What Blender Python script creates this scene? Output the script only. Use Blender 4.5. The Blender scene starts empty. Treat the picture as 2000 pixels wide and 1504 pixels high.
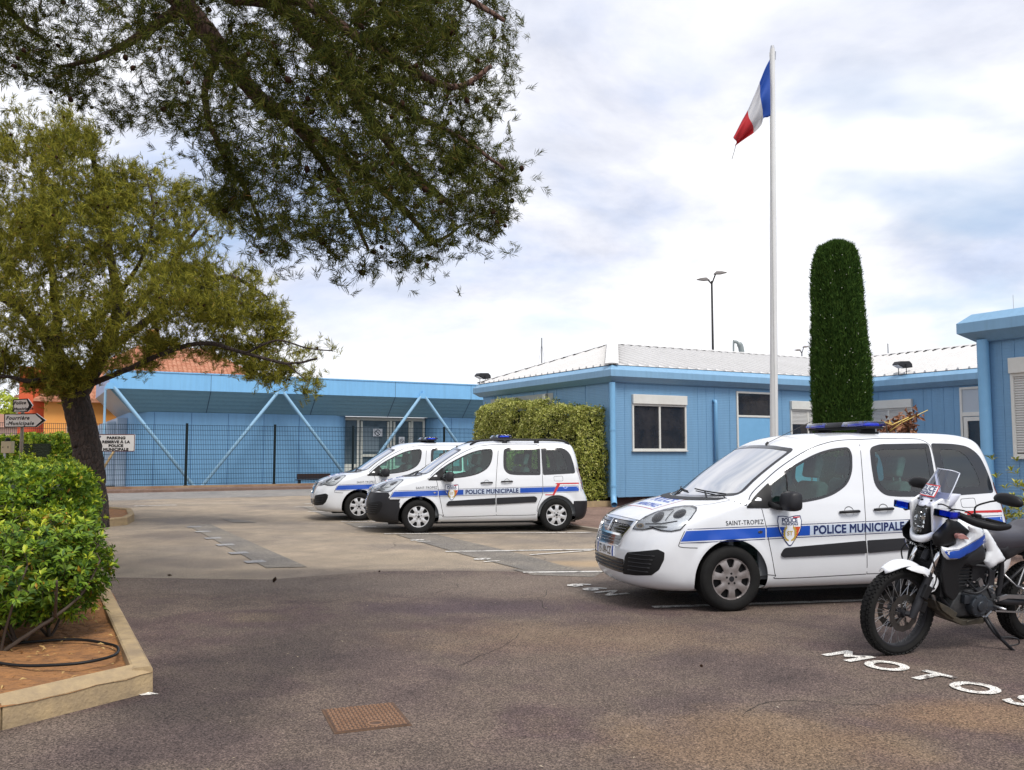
import bpy, bmesh, math, random
import numpy as np
from mathutils import Vector, Matrix
from mathutils.bvhtree import BVHTree
from mathutils.geometry import delaunay_2d_cdt
S = bpy.context.scene
COL = S.collection
R = math.radians
# ---------------------------------------------------------------- camera
F = 1700.0; CX = 1000.0; CY = 752.0; HOR = 880.0; EYE = 1.60
PITCH = math.atan((HOR - CY) / F)
cam = bpy.data.cameras.new('camera'); cam.sensor_width = 36.0; cam.lens = F / 2000 * 36
cam.clip_end = 5000; cam.clip_start = 0.05
camo = bpy.data.objects.new('camera', cam); COL.objects.link(camo)
camo.location = (0, 0, EYE); camo.rotation_euler = (math.pi / 2 + PITCH, 0, 0)
S.camera = camo
# ---------------------------------------------------------------- light
S.view_settings.view_transform = 'Standard'; S.view_settings.look = 'None'
S.view_settings.exposure = 0.70; S.view_settings.gamma = 1.0
SUN_EL, SUN_AZ = R(56), R(152)      # azimuth measured clockwise from +Y
sd = bpy.data.lights.new('sun', 'SUN'); sd.energy = 1.9; sd.angle = R(24); sd.color = (1, .96, .9)
so = bpy.data.objects.new('sun', sd); COL.objects.link(so)
dv = Vector((math.sin(SUN_AZ) * math.cos(SUN_EL), math.cos(SUN_AZ) * math.cos(SUN_EL), math.sin(SUN_EL)))
so.rotation_euler = dv.to_track_quat('Z', 'Y').to_euler(); so.location = (0, -5, 30)
W = bpy.data.worlds.new('World'); S.world = W; W.use_nodes = True
def world_nodes():
    nt = W.node_tree; N = nt.nodes; L = nt.links; N.clear()
    out = N.new('ShaderNodeOutputWorld'); bg = N.new('ShaderNodeBackground'); L.new(bg.outputs[0], out.inputs[0])
    sky = N.new('ShaderNodeTexSky'); sky.sky_type = 'NISHITA'; sky.sun_disc = False
    sky.sun_elevation = SUN_EL; sky.sun_rotation = SUN_AZ
    sc = N.new('ShaderNodeVectorMath'); sc.operation = 'SCALE'; sc.inputs['Scale'].default_value = 0.11
    L.new(sky.outputs[0], sc.inputs[0])
    tc = N.new('ShaderNodeTexCoord')
    # project the view direction on a flat cloud deck: clouds foreshorten towards the horizon
    sx = N.new('ShaderNodeSeparateXYZ'); L.new(tc.outputs['Generated'], sx.inputs[0])
    az = N.new('ShaderNodeMath'); az.operation = 'ADD'; az.inputs[1].default_value = 0.22; L.new(sx.outputs[2], az.inputs[0])
    mx = N.new('ShaderNodeMath'); mx.operation = 'MAXIMUM'; mx.inputs[1].default_value = 0.08; L.new(az.outputs[0], mx.inputs[0])
    dx = N.new('ShaderNodeMath'); dx.operation = 'DIVIDE'; L.new(sx.outputs[0], dx.inputs[0]); L.new(mx.outputs[0], dx.inputs[1])
    dy = N.new('ShaderNodeMath'); dy.operation = 'DIVIDE'; L.new(sx.outputs[1], dy.inputs[0]); L.new(mx.outputs[0], dy.inputs[1])
    cb = N.new('ShaderNodeCombineXYZ'); L.new(dx.outputs[0], cb.inputs[0]); L.new(dy.outputs[0], cb.inputs[1])
    def noise(scale, det, off, rough=.55, dist=.3):
        m = N.new('ShaderNodeMapping'); m.inputs['Location'].default_value = off; L.new(cb.outputs[0], m.inputs[0])
        n = N.new('ShaderNodeTexNoise'); n.inputs['Scale'].default_value = scale; n.inputs['Detail'].default_value = det
        n.inputs['Roughness'].default_value = rough; n.inputs['Distortion'].default_value = dist
        L.new(m.outputs[0], n.inputs['Vector']); return n.outputs['Fac']
    def ramp(fac, stops):
        r = N.new('ShaderNodeValToRGB'); e = r.color_ramp.elements
        e[0].position, e[0].color = stops[0][0], (*stops[0][1], 1); e[1].position, e[1].color = stops[-1][0], (*stops[-1][1], 1)
        for p, c in stops[1:-1]:
            k = e.new(p); k.color = (*c, 1)
        L.new(fac, r.inputs[0]); return r.outputs[0]
    n1 = noise(.95, 8, (3.1, 1.7, 0)); n2 = noise(2.1, 7, (9.2, 4.4, 0), .6)
    n3 = noise(1.15, 5, (CLOUD_OFF[0], CLOUD_OFF[1], 2), .5)
    # cloud deck: bright white with lavender grey undersides
    cc = ramp(n1, [(.3, (.36, .43, .58)), (.38, (.47, .515, .63)), (.45, (.60, .615, .675)), (.53, (.74, .74, .755))])
    c2 = ramp(n2, [(.34, (.80, .81, .84)), (.50, (.96, .96, .97)), (.66, (1.06, 1.06, 1.06))])
    mu = N.new('ShaderNodeMix'); mu.data_type = 'RGBA'; mu.blend_type = 'MULTIPLY'; mu.inputs[0].default_value = 1
    L.new(cc, mu.inputs[6]); L.new(c2, mu.inputs[7])
    cov = ramp(n3, [(.34, (.25,) * 3), (.48, (.90,) * 3), (.58, (1,) * 3)])
    # low on the horizon the deck is a bright white
    hz = N.new('ShaderNodeMapRange'); hz.inputs[1].default_value = 0.02; hz.inputs[2].default_value = 0.22
    hz.inputs[3].default_value = 1; hz.inputs[4].default_value = 0; hz.interpolation_type = 'SMOOTHSTEP'; L.new(sx.outputs[2], hz.inputs[0])
    mc = N.new('ShaderNodeMix'); mc.data_type = 'RGBA'; mc.inputs[7].default_value = (.70, .71, .75, 1)
    ml = N.new('ShaderNodeMath'); ml.operation = 'MULTIPLY'; ml.inputs[1].default_value = .75; L.new(hz.outputs[0], ml.inputs[0])
    L.new(ml.outputs[0], mc.inputs[0]); L.new(mu.outputs[2], mc.inputs[6])
    ms = N.new('ShaderNodeMix'); ms.data_type = 'RGBA'
    mm = N.new('ShaderNodeMath'); mm.operation = 'MAXIMUM'; L.new(cov, mm.inputs[0]); L.new(hz.outputs[0], mm.inputs[1])
    L.new(mm.outputs[0], ms.inputs[0]); L.new(sc.outputs[0], ms.inputs[6]); L.new(mc.outputs[2], ms.inputs[7])
    L.new(ms.outputs[2], bg.inputs[0]); bg.inputs[1].default_value = 1.0
CLOUD_OFF = (5.3, 2.2)
world_nodes()
# ---------------------------------------------------------------- photo rays -> places
_cp, _sp = math.cos(PITCH), math.sin(PITCH)
def ray(px, py):
    a = (px - CX) / F; b = (CY - py) / F
    return Vector((a, _cp - b * _sp, _sp + b * _cp))
def G(px, py, z=0.0):                # point on the horizontal plane z
    d = ray(px, py); t = (z - EYE) / d.z; return Vector((d.x * t, d.y * t, z))
def D(px, py, Y):                    # point at distance Y
    d = ray(px, py); t = Y / d.y; return Vector((d.x * t, Y, EYE + d.z * t))
# ---------------------------------------------------------------- tagging and linking
def tag(o, label=None, cat=None, group=None, kind=None):
    if label: o['label'] = label
    if cat: o['category'] = cat
    if group: o['group'] = group
    if kind: o['kind'] = kind
    return o
def thing(name, label, cat, loc=(0, 0, 0), rz=0.0, group=None):
    o = bpy.data.objects.new(name, None); COL.objects.link(o); o.empty_display_size = .2
    o.location = loc; o.rotation_euler = (0, 0, rz); return tag(o, label, cat, group)
def link(name, me, parent=None, mat=None):
    o = bpy.data.objects.new(name, me); COL.objects.link(o)
    if parent is not None: o.parent = parent
    if mat is not None:
        if isinstance(mat, (list, tuple)):
            for m in mat: me.materials.append(m)
        else: me.materials.append(mat)
    return o
def copy_tree(o, parent=None):
    c = o.copy(); COL.objects.link(c); c.parent = parent
    for ch in [k for k in bpy.data.objects if k.parent == o]: copy_tree(ch, c)
    return c
def rot2(v, a): return Vector((v[0] * math.cos(a) - v[1] * math.sin(a), v[0] * math.sin(a) + v[1] * math.cos(a)))
# ---------------------------------------------------------------- mesh builder
class MB:
    def __init__(s): s.v = []; s.f = []; s.mi = []
    def add(s, vs, fs, mi=0):
        b = len(s.v); s.v.extend([tuple(p) for p in vs]); s.f.extend([tuple(i + b for i in f) for f in fs]); s.mi.extend([mi] * len(fs)); return s
    def box(s, x0, x1, y0, y1, z0, z1, mi=0):
        vs = [(x, y, z) for z in (z0, z1) for y in (y0, y1) for x in (x0, x1)]
        return s.add(vs, [(0, 2, 3, 1), (4, 5, 7, 6), (0, 1, 5, 4), (2, 6, 7, 3), (0, 4, 6, 2), (1, 3, 7, 5)], mi)
    def obox(s, c, hx, hy, hz, M=None, mi=0):
        vs = []
        for z in (-hz, hz):
            for y in (-hy, hy):
                for x in (-hx, hx):
                    p = Vector((x, y, z)); p = (M @ p) if M is not None else p; vs.append(p + Vector(c))
        return s.add(vs, [(0, 2, 3, 1), (4, 5, 7, 6), (0, 1, 5, 4), (2, 6, 7, 3), (0, 4, 6, 2), (1, 3, 7, 5)], mi)
    def tube(s, pts, r, n=8, cap=True, mi=0, flat=1.0):
        pts = [Vector(p) for p in pts]; m = len(pts)
        rs = [r] * m if not hasattr(r, '__len__') else list(r)
        vs = []; up = None
        for i, p in enumerate(pts):
            t = (pts[min(i + 1, m - 1)] - pts[max(i - 1, 0)])
            if t.length < 1e-9: t = Vector((0, 0, 1))
            t.normalize()
            if up is None:
                up = Vector((0, 0, 1)) if abs(t.z) < .9 else Vector((1, 0, 0))
            a = t.cross(up); a.normalize(); b = a.cross(t); b.normalize(); up = b
            for k in range(n):
                q = 2 * math.pi * k / n
                vs.append(p + a * math.cos(q) * rs[i] * flat + b * math.sin(q) * rs[i])
        fs = [(i * n + k, i * n + (k + 1) % n, (i + 1) * n + (k + 1) % n, (i + 1) * n + k) for i in range(m - 1) for k in range(n)]
        if cap: fs += [tuple(range(n))[::-1], tuple((m - 1) * n + k for k in range(n))]
        return s.add(vs, fs, mi)
    def prism(s, poly, y0, y1, axis='y', mi=0):
        n = len(poly)
        def P(a, b, c):
            return {'y': (a, c, b), 'x': (c, a, b), 'z': (a, b, c)}[axis]
        vs = [P(a, b, y0) for a, b in poly] + [P(a, b, y1) for a, b in poly]
        fs = [tuple(range(n)), tuple(range(2 * n - 1, n - 1, -1))] + [(i, i + n, (i + 1) % n + n, (i + 1) % n) for i in range(n)]
        return s.add(vs, fs, mi)
    def lathe(s, prof, n=32, axis='z', o=(0, 0, 0), mi=0, close=False):
        vs = []; o = Vector(o)
        for r, h in prof:
            for k in range(n):
                q = 2 * math.pi * k / n; a, b = r * math.cos(q), r * math.sin(q)
                vs.append(o + Vector({'z': (a, b, h), 'y': (a, h, b), 'x': (h, a, b)}[axis]))
        m = len(prof); rng = m if close else m - 1
        fs = [(i * n + k, i * n + (k + 1) % n, ((i + 1) % m) * n + (k + 1) % n, ((i + 1) % m) * n + k) for i in range(rng) for k in range(n)]
        return s.add(vs, fs, mi)
    def mesh(s, name, smooth=False, angle=None, bevel=0, seg=2, fix=True):
        me = bpy.data.meshes.new(name); me.from_pydata(s.v, [], s.f); me.update()
        if any(s.mi): me.polygons.foreach_set('material_index', s.mi)
        bm = bmesh.new(); bm.from_mesh(me)
        if fix: bmesh.ops.recalc_face_normals(bm, faces=bm.faces)
        if bevel:
            es = [e for e in bm.edges if len(e.link_faces) == 2 and e.calc_face_angle(0) > R(28)]
            bmesh.ops.bevel(bm, geom=es, offset=bevel, segments=seg, affect='EDGES', profile=.5, clamp_overlap=True)
        if smooth or angle:
            for f in bm.faces: f.smooth = True
            if angle:
                for e in bm.edges:
                    if len(e.link_faces) == 2 and e.calc_face_angle(0) > R(angle): e.smooth = False
        bm.to_mesh(me); bm.free(); return me
    def build(s, name, mat, parent=None, **k): return link(name, s.mesh(name, **k), parent, mat)
def smooth_path(pts, sub=6):
    pts = [Vector(p) for p in pts]; out = []
    for i in range(len(pts) - 1):
        p0, p1, p2, p3 = pts[max(i - 1, 0)], pts[i], pts[i + 1], pts[min(i + 2, len(pts) - 1)]
        for k in range(sub):
            t = k / sub
            out.append(.5 * ((2 * p1) + (p2 - p0) * t + (2 * p0 - 5 * p1 + 4 * p2 - p3) * t * t + (3 * p1 - p0 - 3 * p2 + p3) * t ** 3))
    out.append(pts[-1]); return out
def smooth_closed(pts, sub=4):
    n = len(pts); out = []
    P = [Vector(p) for p in pts]
    for i in range(n):
        p0, p1, p2, p3 = P[i - 1], P[i], P[(i + 1) % n], P[(i + 2) % n]
        for k in range(sub):
            t = k / sub
            out.append(.5 * ((2 * p1) + (p2 - p0) * t + (2 * p0 - 5 * p1 + 4 * p2 - p3) * t * t + (3 * p1 - p0 - 3 * p2 + p3) * t ** 3))
    return [tuple(p) for p in out]
def round_poly(pts, rad, n=4):
    out = []; m = len(pts)
    for i in range(m):
        p = Vector(pts[i]); a = Vector(pts[i - 1]) - p; b = Vector(pts[(i + 1) % m]) - p
        r = rad[i] if hasattr(rad, '__len__') else rad
        r = min(r, a.length * .48, b.length * .48)
        if r < 1e-5: out.append(tuple(p)); continue
        pa = p + a.normalized() * r; pb = p + b.normalized() * r
        for k in range(n + 1):
            t = k / n; out.append(tuple(pa * (1 - t) ** 2 + p * 2 * t * (1 - t) + pb * t * t))
    return out
def grow(poly, d):          # offset a 2D polygon outwards by d
    n = len(poly); A = sum(poly[i - 1][0] * poly[i][1] - poly[i][0] * poly[i - 1][1] for i in range(n)); sg = 1 if A > 0 else -1
    out = []
    for i in range(n):
        p = Vector(poly[i]); a = (p - Vector(poly[i - 1])); b = (Vector(poly[(i + 1) % n]) - p)
        if a.length < 1e-7 or b.length < 1e-7: out.append(tuple(p)); continue
        a.normalize(); b.normalize(); na = Vector((a.y, -a.x)) * sg; nb = Vector((b.y, -b.x)) * sg
        m = na + nb
        if m.length < 1e-6: out.append(tuple(p)); continue
        m.normalize(); out.append(tuple(p + m * d / max(.5, m.dot(na))))
    return out
def pip(x, y, poly):        # point in polygon; x,y numpy arrays
    x = np.asarray(x, float); y = np.asarray(y, float); c = np.zeros(x.shape, bool); n = len(poly)
    for i in range(n):
        x1, y1 = poly[i - 1]; x2, y2 = poly[i]
        if y1 == y2: continue
        m = ((y1 > y) != (y2 > y)) & (x < (x2 - x1) * (y - y1) / (y2 - y1) + x1); c ^= m
    return c
def tri_region(polys, h=None):
    vs = []; es = []
    for poly in polys:
        b = len(vs); q = []
        n = len(poly)
        for i in range(n):
            p0 = Vector(poly[i]); p1 = Vector(poly[(i + 1) % n]); k = max(1, int((p1 - p0).length / h)) if h else 1
            for j in range(k): q.append(p0.lerp(p1, j / k))
        vs += q; m = len(q); es += [(b + i, b + (i + 1) % m) for i in range(m)]
    if h:
        xs = [p.x for p in vs]; ys = [p.y for p in vs]
        gx, gy = np.meshgrid(np.arange(min(xs), max(xs), h), np.arange(min(ys), max(ys), h)); gx = gx.ravel(); gy = gy.ravel()
        ins = np.zeros(gx.shape, bool)
        for poly in polys: ins ^= pip(gx, gy, poly)
        gx, gy = gx[ins], gy[ins]
        B = np.array([(p.x, p.y) for p in vs])
        if len(gx):
            d = np.min(np.hypot(gx[:, None] - B[None, :, 0], gy[:, None] - B[None, :, 1]), axis=1); k = d > h * .45
            vs += [Vector((a, b)) for a, b in zip(gx[k], gy[k])]
    r = delaunay_2d_cdt(vs, es, [], 0, 1e-6); V, T = r[0], r[2]
    cx = np.array([sum(V[i].x for i in t) / 3 for t in T]); cy = np.array([sum(V[i].y for i in t) / 3 for t in T])
    ins = np.zeros(cx.shape, bool)
    for poly in polys: ins ^= pip(cx, cy, poly)
    return V, [t for t, k in zip(T, ins) if k]
def strip2(pts, w):                         # polyline -> closed outline of width w
    P = [Vector(p) for p in pts]; L_, R_ = [], []
    for i, p in enumerate(P):
        t = (P[min(i + 1, len(P) - 1)] - P[max(i - 1, 0)]).normalized(); n = Vector((-t.y, t.x)) * w / 2
        L_.append(tuple(p + n)); R_.append(tuple(p - n))
    return L_ + R_[::-1]
def text2d(s, size=1.0, bold=0.0, align='CENTER', spacing=1.0, shear=0.0, sx=1.0):
    """letters as 2D triangles; bold moves every outline outwards"""
    cu = bpy.data.curves.new('t', 'FONT'); cu.body = s; cu.size = size; cu.align_x = align
    cu.space_character = spacing; cu.shear = shear; cu.resolution_u = 4
    o = bpy.data.objects.new('t', cu); COL.objects.link(o); bpy.context.view_layer.update()
    dg = bpy.context.evaluated_depsgraph_get(); me = o.evaluated_get(dg).to_mesh()
    V = [(v.co.x * sx, v.co.y) for v in me.vertices]; T = []
    for p in me.polygons:
        t = tuple(p.vertices); a = sum(V[t[k - 1]][0] * V[t[k]][1] - V[t[k]][0] * V[t[k - 1]][1] for k in range(len(t))); T.append(t if a > 0 else t[::-1])
    o.evaluated_get(dg).to_mesh_clear(); bpy.data.objects.remove(o); bpy.data.curves.remove(cu)
    if not bold: return V, T
    cn = {}
    for t in T:
        for k in range(len(t)): e = frozenset((t[k], t[(k + 1) % len(t)])); cn[e] = cn.get(e, 0) + 1
    nb = {}
    for e, c in cn.items():
        if c == 1: a, b = tuple(e); nb.setdefault(a, []).append(b); nb.setdefault(b, []).append(a)
    loops = []; seen = set()
    for a in list(nb):
        if a in seen: continue
        l = [a]; seen.add(a)
        while True:
            c = [q for q in nb[l[-1]] if q not in seen]
            if not c: break
            l.append(c[0]); seen.add(c[0])
        if len(l) > 2: loops.append([V[k] for k in l])
    fixed = []
    for i, l in enumerate(loops):
        inside = sum(bool(pip([l[0][0]], [l[0][1]], m)[0]) for j, m in enumerate(loops) if j != i); ar = sum(l[k - 1][0] * l[k][1] - l[k][0] * l[k - 1][1] for k in range(len(l)))
        fixed.append(l if (ar > 0) == (inside % 2 == 0) else l[::-1])
    loops = fixed
    out = []
    for l in loops:
        l = [p for k, p in enumerate(l) if (Vector(p) - Vector(l[k - 1])).length > 1e-5]; n = len(l); q = []
        for k in range(n):
            p = Vector(l[k]); a = (p - Vector(l[k - 1])).normalized(); b = (Vector(l[(k + 1) % n]) - p).normalized(); na, nb = Vector((a.y, -a.x)), Vector((b.y, -b.x)); m = na + nb
            m = m.normalized() if m.length > 1e-6 else na; q.append(tuple(p + m * bold / max(.5, m.dot(na))))
        out.append(q)
    P, T = tri_region(out, None); return [(p.x, p.y) for p in P], [tuple(t) for t in T]
def text_mb(mb, s, size, P, ex, ey, bold=0.0, mi=0, **k):   # lay text in the plane P + ex*u + ey*v
    V, T = text2d(s, size, bold, **k); P = Vector(P); ex = Vector(ex); ey = Vector(ey)
    mb.add([P + ex * a + ey * b for a, b in V], T, mi); return mb
# ---------------------------------------------------------------- materials
_m = {}
def mat(name, color=(.8, .8, .8), rough=.5, metal=0.0, nz=None, bump=None, coat=0, spec=.5, trans=None, alpha=None, emit=None, island=None, back=None, sss=0):
    """nz = (scale, amount, second colour) large scale colour variation; bump = (scale, strength, distance)"""
    if name in _m: return _m[name]
    m = bpy.data.materials.new(name); m.use_nodes = True; nt = m.node_tree; N = nt.nodes; L = nt.links
    b = N['Principled BSDF']; b.inputs['Roughness'].default_value = rough; b.inputs['Metallic'].default_value = metal
    b.inputs['Specular IOR Level'].default_value = spec; b.inputs['Coat Weight'].default_value = coat; b.inputs['Coat Roughness'].default_value = .05
    src = None
    b.inputs['Base Color'].default_value = (*color, 1)
    tc = N.new('ShaderNodeTexCoord')
    if nz:
        n = N.new('ShaderNodeTexNoise'); n.inputs['Scale'].default_value = nz[0]; n.inputs['Detail'].default_value = 6; n.inputs['Roughness'].default_value = .65
        L.new(tc.outputs['Object'], n.inputs['Vector'])
        r = N.new('ShaderNodeMapRange'); r.inputs[1].default_value = .35; r.inputs[2].default_value = .68; r.inputs[3].default_value = 0; r.inputs[4].default_value = nz[1]
        L.new(n.outputs['Fac'], r.inputs[0])
        x = N.new('ShaderNodeMix'); x.data_type = 'RGBA'; x.inputs[6].default_value = (*color, 1); x.inputs[7].default_value = (*nz[2], 1)
        L.new(r.outputs[0], x.inputs[0]); src = x.outputs[2]
    if island:              # (amount, colour2, colour3): every leaf its own tone
        g = N.new('ShaderNodeNewGeometry'); r = N.new('ShaderNodeValToRGB'); e = r.color_ramp.elements
        e[0].color = (*color, 1); e[1].color = (*island[1], 1); e[1].position = .8
        k = e.new(.97); k.color = (*island[1], 1)
        if len(island) > 2: k2 = e.new(1.0); k2.color = (*island[2], 1)
        L.new(g.outputs['Random Per Island'], r.inputs[0])
        if src is not None:
            x = N.new('ShaderNodeMix'); x.data_type = 'RGBA'; x.inputs[0].default_value = island[0]; L.new(src, x.inputs[6]); L.new(r.outputs[0], x.inputs[7]); src = x.outputs[2]
        else: src = r.outputs[0]
    if back:
        g = N.new('ShaderNodeNewGeometry'); x = N.new('ShaderNodeMix'); x.data_type = 'RGBA'; x.inputs[7].default_value = (*back, 1)
        L.new(g.outputs['Backfacing'], x.inputs[0])
        if src is not None: L.new(src, x.inputs[6])
        else: x.inputs[6].default_value = (*color, 1)
        src = x.outputs[2]
    if src is not None: L.new(src, b.inputs['Base Color'])
    if bump:
        n = N.new('ShaderNodeTexNoise'); n.inputs['Scale'].default_value = bump[0]; n.inputs['Detail'].default_value = 4
        L.new(tc.outputs['Object'], n.inputs['Vector'])
        u = N.new('ShaderNodeBump'); u.inputs['Strength'].default_value = bump[1]; u.inputs['Distance'].default_value = bump[2]
        L.new(n.outputs['Fac'], u.inputs['Height']); L.new(u.outputs[0], b.inputs['Normal'])
    if sss:                 # thin leaf: light comes through
        t = N.new('ShaderNodeBsdfTranslucent'); x = N.new('ShaderNodeMixShader'); x.inputs[0].default_value = sss
        if src is not None: L.new(src, t.inputs[0])
        else: t.inputs[0].default_value = (*color, 1)
        L.new(b.outputs[0], x.inputs[1]); L.new(t.outputs[0], x.inputs[2]); L.new(x.outputs[0], N['Material Output'].inputs[0])
    _m[name] = m; return m
def glass(name, tint=(.55, .78, .70), refl=1.0, ior=1.5, rough=0.0):
    if name in _m: return _m[name]
    m = bpy.data.materials.new(name); m.use_nodes = True; nt = m.node_tree; N = nt.nodes; L = nt.links; N.remove(N['Principled BSDF'])
    t = N.new('ShaderNodeBsdfTransparent'); t.inputs[0].default_value = (*tint, 1); g = N.new('ShaderNodeBsdfGlossy'); g.inputs['Roughness'].default_value = rough
    fr = N.new('ShaderNodeFresnel'); fr.inputs[0].default_value = ior; mu = N.new('ShaderNodeMath'); mu.operation = 'MULTIPLY'; mu.inputs[1].default_value = refl; mu.use_clamp = True
    L.new(fr.outputs[0], mu.inputs[0]); x = N.new('ShaderNodeMixShader'); L.new(mu.outputs[0], x.inputs[0]); L.new(t.outputs[0], x.inputs[1]); L.new(g.outputs[0], x.inputs[2])
    L.new(x.outputs[0], N['Material Output'].inputs[0]); _m[name] = m; return m
M_paint = mat('white_paint', (.70, .715, .74), .25, coat=.8, nz=(2.5, .3, (.62, .63, .65)), back=(.42, .43, .44))
M_wpl = mat('white_plastic', (.80, .82, .85), .32, coat=.3)
M_black = mat('black_plastic', (.010, .010, .011), .5, bump=(260, .15, .002), spec=.25)
M_black2 = mat('dark_grey_plastic', (.018, .018, .021), .48, bump=(300, .15, .002), spec=.3)
M_gloss = mat('gloss_black', (.012, .012, .014), .12, coat=.5)
M_rubber = mat('rubber', (.009, .009, .0095), .8, nz=(8, .6, (.020, .019, .017)), bump=(120, .2, .002), spec=.2)
M_chrome = mat('chrome', (.80, .80, .80), .12, metal=1)
M_steel = mat('steel', (.42, .42, .43), .35, metal=.9)
M_alu = mat('hubcap_silver', (.33, .305, .30), .4, metal=.5, nz=(9, .8, (.19, .155, .145)))
M_alu2 = mat('hubcap_clean', (.60, .60, .61), .35, metal=.4)
M_blue = mat('blue_stripe', (.010, .075, .43), .35, coat=.3)
M_navy = mat('navy_ink', (.006, .018, .10), .45)
M_pale = mat('pale_blue_vinyl', (.50, .58, .70), .4)
M_red = mat('red_vinyl', (.50, .018, .02), .4)
M_dark = mat('interior_dark', (.15, .16, .17), .8)
M_seat = mat('seat_cloth', (.20, .21, .22), .9, nz=(20, .5, (.09, .09, .095)))
M_glass = glass('tinted_glass', (.60, .95, .84), 2.4)
M_wind = glass('windscreen_glass', (.70, .92, .88), 13)
M_frit = glass('smoked_glass', (.055, .06, .07), 1.5)
M_clear = glass('clear_lens', (.93, .95, .96), 1.3)
M_bluelens = glass('blue_lens', (.10, .36, .90), 2.2)
M_bluecore = mat('blue_lens_core', (.02, .16, .75), .2, coat=1)
M_gold = mat('gold_ink', (.50, .36, .06), .45)
M_mirror = mat('mirror_glass', (.75, .8, .85), .02, metal=1)
# ---------------------------------------------------------------- van body (x: nose 0 -> tail 4.38, left side = -y, z up)
WB0, WB1, WR, WZ = .925, 3.653, .325, .325
KEY = np.array([  # z, x_front, corner depth front, half width, x_rear, corner depth rear, exponent front
    (.205, .16, .60, .780, 4.25, .35, 2.6), (.235, .08, .60, .830, 4.31, .35, 2.7), (.30, .03, .58, .868, 4.35, .34, 2.8),
    (.42, .00, .56, .890, 4.375, .32, 2.8), (.55, .00, .56, .900, 4.38, .30, 2.8), (.66, .02, .57, .904, 4.355, .28, 2.8),
    (.76, .05, .58, .905, 4.31, .26, 2.7), (.84, .085, .60, .903, 4.285, .25, 2.6), (.89, .125, .62, .899, 4.275, .25, 2.5),
    (.93, .185, .64, .894, 4.27, .25, 2.5), (.97, .275, .66, .888, 4.262, .25, 2.45), (1.01, .395, .66, .882, 4.255, .25, 2.4),
    (1.05, .545, .62, .876, 4.245, .25, 2.35), (1.09, .71, .56, .868, 4.235, .25, 2.3), (1.125, .87, .50, .860, 4.225, .25, 2.3),
    (1.17, .955, .47, .849, 4.21, .25, 2.3), (1.30, 1.14, .42, .820, 4.19, .22, 2.4), (1.45, 1.365, .40, .785, 4.16, .20, 2.5),
    (1.58, 1.575, .39, .752, 4.125, .20, 2.6), (1.66, 1.71, .39, .722, 4.095, .20, 2.6), (1.71, 1.82, .42, .686, 4.065, .22, 2.6),
    (1.745, 1.94, .48, .635, 4.025, .26, 2.5), (1.772, 2.09, .52, .56, 3.95, .32, 2.4), (1.790, 2.28, .50, .45, 3.80, .36, 2.3),
    (1.800, 2.50, .42, .27, 3.45, .35, 2.2), (1.804, 2.72, .25, .10, 3.25, .2, 2.0)])
def nose_shift(z): return .085 * (1 - min(1, max(0, (z - .80) / .34)) ** 1.3)
KEY[:, 1] -= [nose_shift(z) for z in KEY[:, 0]]
def pchip(t, Y, T):
    h = np.diff(t); d = np.diff(Y, axis=0) / h[:, None]; m = np.zeros_like(Y); m[0] = d[0]; m[-1] = d[-1]
    for i in range(1, len(t) - 1):
        s = (d[i - 1] * d[i]) > 0; w1 = 2 * h[i] + h[i - 1]; w2 = h[i] + 2 * h[i - 1]
        with np.errstate(divide='ignore', invalid='ignore'):
            v = (w1 + w2) / (w1 / d[i - 1] + w2 / d[i])
        m[i] = np.where(s, v, 0)
    k = np.clip(np.searchsorted(t, T) - 1, 0, len(t) - 2); u = ((T - t[k]) / h[k])[:, None]; H = h[k][:, None]
    return (2 * u ** 3 - 3 * u ** 2 + 1) * Y[k] + (u ** 3 - 2 * u ** 2 + u) * H * m[k] + (-2 * u ** 3 + 3 * u ** 2) * Y[k + 1] + (u ** 3 - u ** 2) * H * m[k + 1]
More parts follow.
